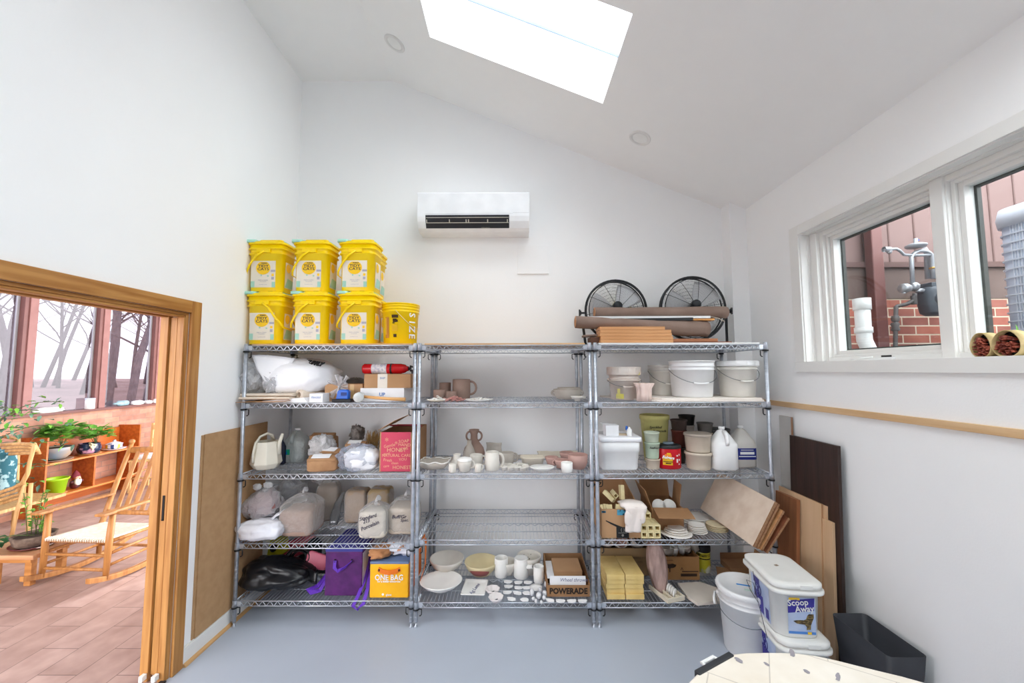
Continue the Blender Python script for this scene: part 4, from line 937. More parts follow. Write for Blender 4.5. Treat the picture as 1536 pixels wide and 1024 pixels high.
# jug + dark bottle
def jug(name,label,loc,w,d,h,m,capm,handle=True,rz=0):
    t=thing(name,label,'jug',loc,rz=rz); b=M()
    b.loft([rrect(w-.03,d-.03,.03,0,5),rrect(w,d,.04,.012,5),rrect(w,d,.04,h*.60,5),rrect(w*.92,d*.92,.05,h*.66,5),rrect(w*.34,d*.34,.02,h*.90,5),rrect(.036,.036,.0179,h*.92,5),rrect(.036,.036,.0179,h*.95,5)]); b.build('body',m,t)
    if handle:
        b=M(); b.tube([(0,-d*.14,h*.89),(0,-d*.42,h*.84),(0,-d*.50,h*.70),(0,-d*.47,h*.60)],[.013,.015,.015,.014],10); b.build('handle',m,t)
    b=M(); b.lathe([(.02,h*.94),(.021,h*.95),(.021,h*.99),(.018,h),(0,h)],22); b.build('cap',capm,t); return t
m_hd=film('translucent_plastic',(206,214,212),.5,.3,.2)
t=jug('water_jug','translucent water jug with a blue and green label behind the watering can',(X(442,3.14,z),3.17,z),.17,.17,.255,m_hd,m_white)
b=M(); b.box((-.035,-.086,.085),(.05,.001,.04)); b.build('label',mat('jug_label',(20,150,110),.4,0,(20,100,170),30,lo=.45,hi=.5),t)
t=thing('dark_bottle','dark navy plastic bottle between the watering can and the water jug','bottle',(X(417,3.05,z),3.08,z))
b=M(); b.loft([rrect(.07,.05,.02,0),rrect(.075,.055,.02,.01),rrect(.075,.055,.02,.13),rrect(.03,.03,.014,.17),rrect(.028,.028,.0139,.2)]); b.build('body',mat('navy_plastic',(26,32,56),.4),t)
# kraft paper bags
def kbag(label,loc,w,d,h,rz=0,seed=0,lab=True,fold=True,tiltx=0,labrz=0):
    t=thing('paper_bag',label,'paper bag',loc,rz=rz,group='brown paper bags of dry material'); b=M()
    def fn(q): 
        k=1+.08*noise.noise(Vector((q.x*3+seed,q.z*4,q.y*3))); return Vector((q.x*k,q.y*k*(1-.25*(q.z+1)/2),q.z))
    b.blob((0,0,h/2),(w,d,h),36,16,p=5.5,amp=.05,fr=2.5,seed=seed,fn=fn,wr=.10,wf=2.6); b.build('bag_body',m_kr2,t)
    b=M(); b.box((0,-d*.18,h*1.0),(w*.93,d*.5,.02),R=RX(.35)); b.box((0,-d*.38,h*.92),(w*.95,.012,h*.22),R=RX(.3)); b.build('folded_top',m_kr2,t,bevel=.004)
    if lab:
        b=M(); b.box((-.01,-d*.20,h*1.0+.015),(w*.6,d*.42,.003),R=RX(.35)@RZ(labrz)); b.build('label',m_paper,t)
    return t
m_kr2=mat('kraft_paper',(176,136,98),.8,0,(150,110,76),9,bump=1.0,bscale=14)
kbag('tall brown paper bag at the back with clear wrap bunched before it',(X(482,3.13,z),3.17,z),.19,.13,.20,seed=2,lab=False)
kbag('brown paper bag with a white label, behind the front-most one',(X(497,2.96,z),2.99,z),.17,.12,.115,seed=4,rz=-.25)
kbag('front-most brown paper bag with a white label on its folded top',(X(484,2.86,z),2.875,z),.205,.12,.09,seed=6,rz=.1)
t=kbag('small brown paper bag with a white label standing above a teal tub',(X(532,3.02,z),3.06,z+.105),.16,.11,.05,seed=8)
b=M(); b.lathe([(0,0),(.07,0),(.078,.095),(.083,.1),(.083,.105),(0,.105)],28); one('teal_tub',b,mat('teal_tub',(130,176,168),.4),'teal plastic tub under a small brown paper bag','tub',(X(531,3.04,z),3.06,z))
b=M(); b.blob((0,0,0),(.17,.16,.17),40,26,amp=.3,fr=3,seed=21,wr=.35,wf=5); one('clear_wrap',b,m_film2,'bunched clear wrap lying on the paper bags','plastic wrap',(X(482,3.02,z),3.03,z+.135))
t=thing('white_bag','lumpy white plastic bag beside the pink box on the third shelf','bag',(X(541,2.88,z),2.895,z+.085)); M().blob((.005,0,-.008),(.24,.15,.155),40,24,p=3,amp=.14,fr=2.5,seed=31,wr=.12,wf=3.5).build('contents',m_pb,t)
b=M(); b.blob((-.03,.01,.0),(.27,.18,.175),40,24,p=2.6,amp=.2,fr=2.5,seed=33,wr=.22,wf=4); b.build('outer_film',film('bluish_film',(196,206,226),.25,.15,.45),t)
# golden fibre bundle
b=M(); r=random.Random(3)
for k in range(110):
    a=r.uniform(0,2*PI); u=r.random()**.5; p=Vector((.02*math.cos(a)*u,.02*math.sin(a)*u,0)); q=p+Vector((.05*math.cos(a)*u+.03,.03*math.sin(a)*u,.17+.07*r.random())); b.tube([p,(p+q)/2+Vector((r.uniform(-.01,.01),0,0)),q],.0018,3,sm=False)
one('straw_bundle',b,mat('golden_straw',(172,138,84),.7,0,(134,100,58),30),'upright bundle of golden straw fibres behind the pink box','straw bundle',(X(553,3.12,z),3.15,z))
b=M(); b.blob((0,0,0),(.1,.09,.12),30,18,amp=.4,fr=4,seed=5,wr=.5,wf=6); one('grey_fluff',b,mat('grey_fluff',(142,134,128),.95,0,(110,102,98),30,bump=.8),'tuft of grey fluff behind the small paper bag','fibre tuft',(X(533,3.22,z),3.25,z+.20))
# pink box
xw=.235; xc=X(569,2.83,z)+xw/2; hz=Zp(648,2.83,xc)-z; t=thing('pink_box','open cardboard box printed pink with cream lettering on the third shelf','box',(xc,3.04,z))
m_pink=mat('pink_print',(206,74,98),.7,0,(196,66,92),5)
b=M(); w2,d2=xw/2,.21; b.bb(-w2,w2,-d2,-d2+.004,0,hz,1).bb(-w2,w2,d2-.004,d2,0,hz,0).bb(-w2,-w2+.004,-d2+.004,d2-.004,0,hz,0).bb(w2-.004,w2,-d2+.004,d2-.004,0,hz,0).bb(-w2,w2,-d2,d2,0,.004,0); b.build('carton_body',[m_kraft2,m_pink],t)
b=M(); b.bb(w2-.02,w2+.0005,-d2-.0006,-d2,0,hz); b.bb(-w2-.0005,-w2+.008,-d2-.0006,-d2,0,hz); b.build('edge_strip',m_kraft,t)
b=M(); b.box((.0,0,0),(.004,.40,.13)); f=b.build('flap',m_kraft,t); f.location=(-w2+.04,0,hz+.045); f.rotation_euler=(0,1.05,0)
b=M(); b.box((0,0,0),(xw,.004,.1)); f=b.build('flap',m_pink,t); f.location=(0,.0,hz+.018); f.rotation_euler=(1.35,0,0)
b=M(); r=random.Random(8); m_cr=mat('cream_print',(226,178,140),.7)
for i,(tx,xx,zz,sz,ro) in enumerate((('SOAP',.05,.21,.03,.1),('HAND',.055,.185,.03,-.05),('HONEY',-.0,.15,.04,.0),('PURE',.05,.155,.028,.3),('NATURAL CARE',0,.112,.028,0),('Gentle',-.05,.18,.03,.2),('Fresh',-.06,.08,.028,-.1),('YOU',.045,.085,.026,.1),('clean',-.01,.06,.024,0),('HONEST',.04,.03,.034,0),('*',-.07,.21,.06,0),('care',-.07,.04,.024,.1),('good',-.07,.125,.022,.1),('*',.0,.19,.05,.3))):
    b.text(tx,sz,face_front(xx,-d2-.0008,min(zz,hz-.02))@Matrix.Rotation(ro,4,'Z'),0,.0002)
b.build('print',m_cr,t)
# ================================================================ UNIT 1, shelf 4
z=S1[3]
def clay(b,c,w,d,h,seed,m=0,p=7): b.blob((c[0],c[1],c[2]+h/2),(w,d,h),36,18,p=p,amp=.04,fr=2,seed=seed,m=m)
def claybag(label,px,Y,w,d,h,col,seed,top=.10,filmm=None,text=None,rz=0,knot=True,c2=None):
    t=thing('clay_bag',label,'bag of clay',(X(px,Y-d/2,z+.1),Y,z),rz=rz,group='bags of potter clay')
    b=M(); clay(b,(0,0,.002),w,d,h,seed); b.build('clay_block',mat('clay_%d_%d_%d'%col,col,.8,0,c2 or tuple(v-14 for v in col),9,bump=.25),t)
    b=M(); 
    def fn(q):
        k=max(0,(q.z-.35))/.65; s_=1-.72*k*k if knot else 1
        return Vector((q.x*s_,q.y*s_,q.z))
    hh=h+top; b.blob((0,0,hh/2+.001),(w*1.07,d*1.07,hh),44,26,p=5,amp=.05,fr=2.2,seed=seed+1,fn=fn,wr=.09,wf=3.2); b.build('bag_film',filmm or m_filmc,t)
    if knot:
        b=M(); b.tube([(0,0,hh-.02),(.01,-.01,hh+.015),(.03,-.02,hh+.03)],[.012,.009,.02],10); b.build('knot',m_film2,t)
    if text:
        b=M()
        for (tx,xx,zz,sz,ro) in text: b.text(tx,sz,face_front(xx,-d/2*1.07-.004,zz)@Matrix.Rotation(ro,4,'Z'),0,.0004,bold=.0004,shear=.2)
        b.build('handwriting',m_navy,t)
    return t
m_filmc=film('clear_clay_film',(226,222,220),.20,.10,.45)
claybag('big bag of brown clay in clear plastic, centre of the fourth shelf',441,2.97,.235,.22,.18,(164,138,124),1,top=.10)
claybag('beige clay bag standing behind the big brown one',487,3.22,.16,.14,.27,(172,156,140),5,top=.06,rz=.2)
claybag('tall brown clay block at the back, left of the yellowish one',531,3.19,.165,.15,.245,(170,148,126),9,top=.0,knot=False)
claybag('yellowish-brown clay block at the back, above the lettered white one',566,3.2,.17,.15,.25,(166,142,104),12,top=.0,knot=False)
claybag('off-white clay block in plastic with handwriting, front of the fourth shelf',556.5,2.92,.19,.17,.185,(214,206,192),15,top=.05,filmm=film('foggy_film',(220,218,220),.2,.15,.4),text=(('Standard',-.02,.155,.034,.25),('213',-.03,.128,.032,.25),('Porcelain',-.005,.098,.036,.4)))
claybag('pale brown clay block with handwriting at the right end of the fourth shelf',601,3.0,.2,.2,.19,(206,192,174),19,top=.06,text=(('Buff/Gr',-.01,.135,.034,0),('Spec.',.03,.112,.028,.05)))
t=thing('clay_bag','pink clay in a knotted clear bag on the white sack','bag of clay',(X(391,2.93,z+.2),2.95,z+.115),group='bags of potter clay')
def pfn(q):
    k=max(0,q.z-.0); return Vector((q.x*(1-.6*k)+.25*k,q.y*(1-.6*k),q.z))
b=M(); b.blob((0,0,.10),(.25,.18,.20),36,24,p=2.4,amp=.12,seed=2,fn=pfn); b.build('clay_lump',mat('pink_clay',(176,128,122),.8,0,(150,104,102),8),t)
b=M(); b.blob((0,0,.105),(.27,.2,.225),44,28,p=2.4,amp=.2,seed=4,fn=pfn,wr=.22,wf=4.5); b.build('bag_film',m_film,t)
b=M(); b.tube([(.04,-.02,.19),(.03,-.03,.21)],[.02,.02],10); b.blob((-.01,-.05,.225),(.06,.03,.045),14,10,amp=.3,seed=3); b.blob((.06,-.04,.235),(.07,.03,.04),14,10,amp=.4,seed=4); b.build('knot',m_film2,t)
t=thing('white_sack','white cloth-like sack drooping over the front edge of the fourth shelf','sack',(X(388,2.83,z),2.86,z+.065))
M().blob((0,0,0),(.32,.2,.125),40,24,p=2.6,amp=.14,fr=2.2,seed=41,wr=.15,wf=3.5).build('sack_body',mat('white_sack',(232,232,238),.6,0,(220,220,228),8,bump=1.0,bscale=16),t)
b=M(); b.tube([(.04,.02,.04),(.08,.04,.085),(.12,.05,.10)],[(.02,.01),(.03,.008),(.035,.006)],8); b.build('twist',mat('white_sack'),t)
b=M(); b.blob((0,0,0),(.24,.2,.22),44,28,amp=.35,fr=2.6,seed=51,wr=.35,wf=4); one('clear_bag',b,m_film,'empty crumpled clear bag leaning at the back left of the fourth shelf','bag',(X(425,3.14,z),3.2,z+.19))
b=M(); b.blob((0,0,0),(.17,.16,.14),30,18,p=4,amp=.08,seed=53); one('clay_lump',b,mat('reddish_clay',(120,78,64),.8,0,(96,58,48),8),'dark reddish clay lump behind the brown clay bag','clay',(X(447,3.19,z),3.23,z+.08))
b=M(); b.blob((0,0,0),(.22,.1,.15),36,22,amp=.35,fr=2.6,seed=57,wr=.35,wf=4); one('clear_bag',b,m_film2,'bunched clear bag lying on top of the clay bags','bag',(X(468,3.1,z+.25),3.28,z+.34))
t=thing('grey_pouch','slim grey translucent pouch leaning between the clay bags','pouch',(X(500,3.1,z),3.12,z))
b=M(); b.tube([(0,-.02,.0),(0,0,.05),(.01,.03,.14),(.04,.06,.22)],[(.028,.02),(.036,.03),(.028,.02),(.006,.004)],14); b.build('film',film('grey_film',(150,150,152),.55,.2,.3),t); M().blob((0,-.02,.022),(.045,.03,.04),14,8).build('contents',m_white,t)
# ================================================================ UNIT 1, shelf 5
z=S1[4]
m_bb=mat('black_poly',(22,23,27),.32,0,(16,16,20),6,bump=.5,bscale=10)
t=thing('black_bag','slumped black plastic bag at the left of the bottom shelf','bag',(X(414,2.95,z),2.95,z+.098))
def bfn(q): 
    k=max(0,q.x); return Vector((q.x,q.y,q.z*(1-.35*k)-(.12*k if q.z>0 else 0)))
M().blob((0,0,0),(.50,.30,.205),60,34,p=2.1,amp=.28,fr=1.6,seed=63,fn=bfn,wr=.25,wf=2.6,flat=.92).build('bag_body',m_bb,t)
b=M(); b.patch(lambda u,v:(.18+.14*u,-.02-.04*v+.02*math.sin(5*u),.03-.01*u-.06*v+.02*math.sin(7*v)),8,6); b.build('bag_mouth',m_bb,t,solid=.003)
def flatpack(label,name,px,Y,w,h,ang,m,zz,lean=.35,m2=None):
    t=thing(name,label,'packet',(X(px,Y,z+zz),Y,z+zz),rot=(-lean,ang,0)); b=M(); b.blob((0,0,0),(w,.04,h),24,16,p=6,amp=.06,wr=.05); b.build('wrapper',m,t); return t
t=flatpack('yellow packet with a black disc behind the black bag','packet',413,3.24,.22,.15,-.5,mat('yellow_packet',(206,200,40),.4,0,(190,184,30),6),.15)
b=M(); b.lathe([(.03,-.024),(.03,-.02)],20,R=RX(PI/2)); b.lathe([(0,.022),(.032,.022),(.032,.015)],20,R=RX(PI/2)); b.text('TAPE',.03,face_front(-.06,-.022,.02),0); b.build('print',m_blk,t)
flatpack('red packet standing behind the coiled cable','packet',446,3.24,.3,.13,-.35,mat('red_packet',(170,50,70),.45,0,(220,150,150),10,lo=.5,hi=.7),.155)
flatpack('pink packet beside the purple cooler bag','packet',476,3.08,.17,.1,.3,mat('pink_packet',(206,104,124),.4,0,(188,84,108),7),.125)
flatpack('grey-white packet tucked behind the pink one','packet',481,3.28,.14,.08,.2,mat('grey_packet',(170,166,158),.5),.19)
b=M(); r=random.Random(6)
for k in range(13):
    pts=[]; ra=.075+r.uniform(-.018,.018); oy=r.uniform(-.02,.02); ox=r.uniform(-.012,.012); ti=r.uniform(-.2,.2)
    for j in range(22):
        a=2*PI*j/22; pts.append((ox+ra*math.cos(a),oy+ti*.1*math.cos(a),ra*.75*math.sin(a)))
    b.tube(pts,.0055,5,closed=True)
b.tube([(-.06,-.02,-.03),(-.12,-.06,-.07),(-.14,-.05,-.11)],.0055,5); b.tube([(.07,-.02,-.02),(.05,-.08,-.09),(.02,-.09,-.12)],.0055,5)
o=one('coiled_cable',b,mat('black_cable',(20,20,22),.45),'coiled black cable resting on the packets','cable',(X(447,3.08,z),3.08,z+.145)); o.rotation_euler=(-.35,0,0)
b=M(); b.blob((0,0,0),(.12,.08,.14),20,14,amp=.3,seed=8,wr=.2); one('dark_cloth',b,mat('dark_teal_cloth',(22,34,34),.8),'wad of dark cloth beside the coiled cable','cloth',(X(468,3.18,z),3.2,z+.16))
b=M(); b.bb(-.17,.17,-.10,.13,0,.05); one('dark_box',b,mat('dark_box',(26,26,28),.8),'plain black box behind the black bag, under the packets','box',(X(462,3.1,z)-.02,3.235,z),bevel=.006)
# purple cooler bag
zt=Zp(827,2.84,-1.2)-z; w_=.255; xc=X(486.5,2.835,z+.1)+w_/2
t=thing('cooler_bag','purple insulated cooler bag with violet strap handles on the bottom shelf','cooler bag',(xc,3.02,z))
m_pu=mat('purple_fabric',(86,24,100),.55,0,(66,14,80),12,bump=.4,bscale=22); m_vi=mat('violet_webbing',(92,42,168),.6); m_bl=mat('indigo_lid',(60,60,140),.6)
b=M(); b.box((0,0,zt/2),(w_,.36,zt)); b.build('bag_body',m_pu,t,bevel=.006); b=M(); b.box((0,0,zt+.008),(w_+.004,.364,.02)); b.build('lid',m_bl,t,bevel=.005)
M().box((w_/2+.001,0,zt*.5),(.002,.34,zt*.9)).build('side_panel',mat('silver_lining',(196,196,214),.35,.2),t)
b=M(); b.strap([(-.058,-.184,zt*.80),(-.055,-.198,zt*.66),(-.03,-.205,zt*.60),(.02,-.2,zt*.68),(.058,-.184,zt*.80)],.024,.003,(1,-.0,.9)); b.build('front_handle',m_vi,t)
b=M()
for x in (-.058,.058): 
    for dz in (0,.016): b.lathe([(0,-.003),(.004,-.003),(.005,0)],10,c=(x,-.186,zt*.80+dz-.008),R=RX(PI/2)@RX(PI))
b.build('rivet',m_clip,t)
b=M(); b.strap([(-w_/2-.005,-.02,.16),(-w_/2-.02,-.09,.08),(-w_/2-.05,-.14,.015),(-w_/2-.10,-.16,.012),(-w_/2-.14,-.14,.012),(-w_/2-.08,-.11,.03),(-w_/2-.02,-.07,.11)],.03,.003,(0,.7,.7)); b.build('long_strap',m_vi,t)
b=M(); b.strap([(w_/2+.006,-.05,.20),(w_/2+.01,-.14,.10),(w_/2-.01,-.21,.02),(w_/2-.03,-.245,-.03),(w_/2-.0,-.245,-.055),(w_/2+.035,-.235,-.02),(w_/2+.045,-.19,.05),(w_/2+.03,-.1,.14)],.026,.003,(.9,0,.3)); b.build('long_strap',m_vi,t)
# yellow tote
zt=Zp(845,2.82,-1)-z; w_=.265; xc=X(554,2.81,z+.1)+w_/2
t=thing('tote_bag','yellow insulated tote bag with white lettering and an orange side','tote bag',(xc,3.0,z))
m_ty=mat('tote_yellow',(246,184,24),.45,0,(238,172,14),6,bump=.5,bscale=9); m_to=mat('tote_orange',(232,120,34),.55)
b=M(); b.box((0,0,zt/2),(w_,.37,zt)); b.build('bag_body',m_ty,t,bevel=.007); b=M(); b.box((w_/2+.001,0,zt/2),(.006,.35,zt*.97)); b.build('side_panel',m_to,t,bevel=.002)
b=M(); b.box((0,0,zt+.006),(w_+.002,.37,.016)); b.build('lid',mat('slate_lid',(104,124,160),.6),t,bevel=.004)
b=M(); b.strap([(-.075,-.187,zt*.855),(-.05,-.193,zt*.80),(.0,-.2,zt*.77),(.05,-.193,zt*.80),(.075,-.187,zt*.855)],.03,.003,(0,-.05,1)); b.build('front_handle',m_to,t)
b=M(); b.text('ONE BAG',.052,face_front(.0,-.1885,zt*.60),0,.0005,bold=.0008,sx=.86); b.text('for a better tomorrow',.017,face_front(0,-.1885,zt*.49),0,.0003,bold=.0005); b.build('lettering',m_white,t); b=M(); b.text('giant',.02,face_front(-.0,-.188,zt*.10),0,.0003,bold=.0003); b.lathe([(0,.0),(.008,.0)],12,c=(-.04,-.188,zt*.11),R=RX(PI/2)); b.build('logo',m_white,t)
b=M()
for x in (-.068,.068): b.lathe([(0,.005),(.005,.004),(.006,0)],10,c=(x,-.19,zt*.84),R=RX(PI/2)); b.lathe([(0,.005),(.004,.004),(.005,0)],10,c=(x,-.19,zt*.81),R=RX(PI/2))
b.build('rivet',m_clip,t)
b=M(); b.strap([(w_/2+.01,.05,.22),(w_/2+.05,.04,.32),(w_/2+.075,0,.30),(w_/2+.08,-.03,.15),(w_/2+.05,-.06,.04)],.035,.003,(0,1,.1)); b.build('long_strap',m_to,t)
b=M(); b.blob((0,0,0),(.15,.17,.07),30,18,amp=.2,seed=71,wr=.2,wf=3); o=one('tan_cloth',b,mat('tan_cloth',(196,142,98),.85,0,(180,124,82),9,bump=.3),'tan cloth bundle on the corner of the yellow tote','cloth',(xc-.085,2.90,z+zt+.05))
b=M(); b.blob((0,0,0),(.26,.24,.085),36,22,amp=.25,seed=73,wr=.22,wf=3); o=one('printed_cloth',b,mat('printed_cloth',(228,228,236),.85,0,(206,150,120),26,lo=.62,hi=.66,bump=.2),'white printed cloth heaped on top of the yellow tote','cloth',(xc+.045,3.0,z+zt+.052))
# ================================================================ POTTERY (unit 2)
m_bis=mat('bisque_white',(226,221,212),.8,0,(218,212,203),14); m_bis2=mat('bisque_cream',(230,220,202),.75,0,(222,212,194),12); m_gc=mat('grey_clay',(190,182,172),.85,0,(180,171,161),14)
m_br_=mat('brown_clay',(158,132,120),.85,0,(148,122,110),12); m_pk=mat('pink_clayware',(196,158,148),.8,0,(186,148,138),12); m_wg=mat('white_dish',(240,238,234),.55)
def pot(name,label,cat,loc,prof,m,n=32,group=None,handle=None,sx=1,sy=1,wob=None,hm=None,rz=0):
    t=None
    if handle:
        t=thing(name,label,cat,loc,rz=rz,group=group); M().lathe(prof,n,sx=sx,sy=sy,wob=wob).build('body',m,t)
        for (a,r,z0,z1,out,th) in handle:
            b=M(); pts=[]
            for k in range(11):
                u=k/10; ang=PI*u; rr=(r[0]+(r[1]-r[0])*u) if isinstance(r,tuple) else r; q=rr-.003+out*math.sin(ang)**.8
                pts.append((q*math.cos(a),q*math.sin(a),z0+(z1-z0)*(.5-.5*math.cos(ang))))
            b.tube(pts,[(th*.6,th)]*11,8); b.build('handle',m,t)
        return t
    b=M(); b.lathe(prof,n,sx=sx,sy=sy,wob=wob); return one(name,b,m,label,cat,loc,rz=rz,group=group)
def cupprof(r,h,t=.005,foot=.85): return [(0,0),(r*foot,0),(r*(foot+.06),.003),(r,h*.35),(r,h-.002),(r-t*.5,h),(r-t,h-.003),(r-t,h*.35),(r*foot-t,t*1.5),(0,t*1.5)]
def bowlprof(r,h,t=.006,foot=.45,fh=.01): return [(0,0),(r*foot,0),(r*foot*.95,fh),(r*.78,h*.42),(r*.96,h*.8),(r,h),(r-t,h),(r*.93-t,h*.8),(r*.74,h*.48),(r*foot*.8,fh+t),(0,fh+t)]
def at_shelf(px,py,z): return at(px,py,Z=z)
# ---- shelf 2
z=S2[1]; Y=3.08; k=mpp(Y,1.5)
pot('tumbler','taller straight brown clay tumbler behind the squat cups','cup',(X(667.5,3.2,z),3.2,z),cupprof(.046,.125),m_br_)
pot('mug','large brown clay mug with a loop handle on the second shelf','mug',(X(692,3.12,z),3.12,z),[(0,0),(.062,0),(.066,.004),(.07,.05),(.068,.15),(.064,.153),(.061,.148),(.06,.01),(0,.01)],m_br_,handle=[(0.1,.067,.035,.135,.05,.009)])
pot('small_cup','squat brown clay cup at the left, over the dish of shards','cup',(X(659,3.0,z),3.0,z),cupprof(.045,.078),m_br_); pot('small_cup','smallest brown clay cup, in front of the large mug','cup',(X(677,2.98,z),2.98,z),cupprof(.037,.066),m_br_)
def pile(b,cx,cy,cz,rx,ry,hz,n,s,seed,shape='shard'):
    r=random.Random(seed)
    for i in range(n):
        a=r.uniform(0,2*PI); u=r.random()**.6; x,y=cx+rx*u*math.cos(a),cy+ry*u*math.sin(a); zz=cz+hz*(1-u)*r.uniform(.2,1)+.004
        R_=Euler((r.uniform(-.6,.6),r.uniform(-.6,.6),r.uniform(0,6))).to_matrix(); q=r.uniform(.6,1.2)*s
        b.box((x,y,zz),(q,q*.5,q*.2),R=R_,taper=(.6,.8))
def dishof(label,px,Y,r,seed,mm,mp,n,hz,rim=.012):
    t=thing('dish_of_pieces',label,'dish',(X(px,Y,z),Y,z)); M().lathe([(0,0),(r*.6,0),(r,rim),(r+.001,rim+.003),(r*.95,rim+.002),(r*.6,.004),(0,.004)],30).build('plate',mm,t)
    b=M(); pile(b,0,0,.008,r*.75,r*.6,hz,n,.026,seed); tag(b.build('loose_pieces',mp,t),kind='stuff')
dishof('shallow dish heaped with small white pieces at the left',655,2.87,.072,1,m_bis2,m_wg,46,.03)
dishof('white plate scattered with pale fragments beside the pink heap',718,2.9,.104,2,m_wg,m_wg,26,.018)
b=M(); r=random.Random(5)
for i in range(26):
    a=r.uniform(0,2*PI); u=r.random()**.6; R_=Euler((r.uniform(-.4,.4),r.uniform(-.4,.4),r.uniform(0,6))).to_matrix(); b.box((.07*u*math.cos(a),.05*u*math.sin(a),.010+.02*(1-u)),(.04,.024,.005),R=R_)
tag(one('pink_pieces',b,mat('rose_clay',(200,150,142),.8,0,(184,132,126),9),'heap of flat rose-coloured clay pieces on the second shelf','clay pieces',(X(681,2.88,z),2.88,z)),kind='stuff')
t=pot('serving_bowl','oval off-white handled bowl at the right end of the second shelf','bowl',(X(851,3.12,z),3.12,z),[(0,0),(.075,0),(.095,.02),(.11,.07),(.108,.074),(.102,.07),(.085,.02),(0,.01)],m_gc,sx=1.0,handle=[(PI,.10,.03,.06,.022,.01),(0,.10,.03,.06,.022,.01)])
pot('bowl','pale bowl nested inside the handled bowl','bowl',(X(853,3.14,z),3.12,z+.012),bowlprof(.09,.075),m_gc)
pot('small_dish','tiny lipped white dish at the right edge of the second shelf','dish',(X(866,2.9,z),2.9,z),bowlprof(.048,.034),m_bis,handle=[(0,.045,.02,.028,.014,.007)])
# ---- shelf 3
z=S2[2]
t=thing('square_dish','shallow square grey dish with a wavy white rim','dish',(X(651.5,2.9,z),2.92,z))
b=M(); b.patch(lambda u,v:((u-.5)*.205,(v-.5)*.17,.05*max(abs(2*u-1),abs(2*v-1))**5+.006+.003*math.sin(9*u+4*v)),26,20); b.build('plate',m_gc,t,solid=.006)
b=M(); pts=[]
for k in range(60):
    s_=k/60*4; i=int(s_); f=s_-i; x,y=[(-1+2*f,-1),(1,-1+2*f),(1-2*f,1),(-1,1-2*f)][i]; pts.append((x*.1025,y*.085,.058+.005*math.sin(k*.9)))
b.tube(pts,.0042,6,closed=True); b.build('rim',m_wg,t)
def slab(label,px,Y,w,d,h,tilt=0,m=None,rz=0,nm='clay_slab',dz=0,cat='clay slab'):
    b=M(); b.patch(lambda u,v:((u-.5)*w*(1+.04*math.sin(7*v)),(v-.5)*d*(1+.05*math.sin(5*u+1)),.004*noise.noise(Vector((u*5,v*5,px*.1)))),16,12)
    o=one(nm,b,m or m_gc,label,cat,(X(px,Y,z+h),Y,z+h+.008+dz),solid=.009); o.rotation_euler=(tilt,0,rz); return o
slab('rough grey slab behind the wavy-rimmed dish',664,3.2,.19,.14,.0); slab('grey slab at the back behind the cream dish',790,3.27,.22,.12,.0); slab('cream rough slab at the back behind the pink cups',829,3.29,.24,.1,.015,m=m_bis2,tilt=.25); slab('pale slab scrap at the back beside the post',860,3.28,.08,.1,.02,m=m_bis2,tilt=.3)
o=slab('square textured clay tile standing upright against the back wall',741,3.30,.125,.105,.055,tilt=PI/2-.12,nm='square_tile',cat='tile')
pot('bottle_vase','white bottle-necked vase behind the foam-topped cup','vase',(X(685.5,2.97,z),2.97,z),[(0,0),(.05,0),(.056,.01),(.052,.035),(.03,.056),(.026,.085),(.029,.094),(.024,.094),(.02,.08),(0,.06)],m_bis)
pot('cone_vase','tapering grey-white bottle vase before the two-handled one','vase',(X(704,3.12,z),3.12,z),[(0,0),(.05,0),(.056,.01),(.053,.05),(.036,.1),(.017,.14),(.017,.165),(.012,.165),(0,.12)],m_gc)
pot('amphora_vase','brown two-handled vase at the back of the third shelf','vase',(X(711,3.2,z),3.2,z),[(0,0),(.07,0),(.078,.01),(.086,.055),(.075,.095),(.042,.14),(.028,.165),(.027,.20),(.038,.225),(.041,.237),(.034,.236),(.024,.2),(0,.16)],m_br_,handle=[(PI,.028,.15,.222,.036,.008),(0,.028,.15,.222,.036,.008)])
pot('mug','white mug behind the foam-topped cup','mug',(X(714,2.95,z),2.97,z),cupprof(.047,.09),m_bis,handle=[(0,.047,.02,.08,.03,.007)])
t=pot('coffee_cup','white cup topped with a white domed lid at the front','cup',(X(696.5,2.84,z),2.85,z),[(0,0),(.03,0),(.036,.004),(.048,.055),(.05,.075),(0,.078)],m_bis,handle=[(0,(.04,.049),.02,.07,.028,.006)])
b=M(); b.lathe([(.052,.074),(.052,.08),(.045,.09),(.02,.096),(0,.097)],28); b.build('lid',m_wg,t)
pot('tiny_cup','tiny straight white cup at the front beside the wavy dish','cup',(X(678.5,2.82,z),2.82,z),cupprof(.026,.058),m_bis)
pot('tiny_mug','tiny white mug with a small handle at the front edge','mug',(X(717,2.82,z),2.82,z),cupprof(.022,.055),m_bis,handle=[(.3,.022,.015,.05,.016,.005)])
pot('tall_mug','tallest white mug with a large handle at the middle of the shelf','mug',(X(738,2.865,z),2.88,z),[(0,0),(.042,0),(.05,.006),(.052,.04),(.048,.125),(.045,.128),(.043,.122),(.042,.01),(0,.008)],m_bis,handle=[(0,.049,.02,.115,.034,.009)])
pot('wide_mug','wide grey-white mug behind the cluster of small dishes','mug',(X(760,3.05,z),3.07,z),cupprof(.055,.085),m_gc,handle=[(.1,.055,.015,.075,.032,.007)])
sd=thing('small_dish','little round white dish in the cluster left of the oval plate','dish',(X(757,2.88,z),2.88,z),group='cluster of little round dishes')
b=M(); b.lathe([(0,0),(.02,0),(.026,.02),(.03,.026),(.027,.028),(.02,.02),(0,.008)],20); b.build('bowl',m_bis,sd)
lbs='little round white dish in the cluster left of the oval plate'
for (px,Y_) in ((763,2.95),(771,2.93),(779,2.96),(766,2.87),(776,2.87),(787,2.93),(788,2.88),(784,2.86),(757,2.95)): dup(sd,(X(px,Y_,z),Y_,z),rz=0)
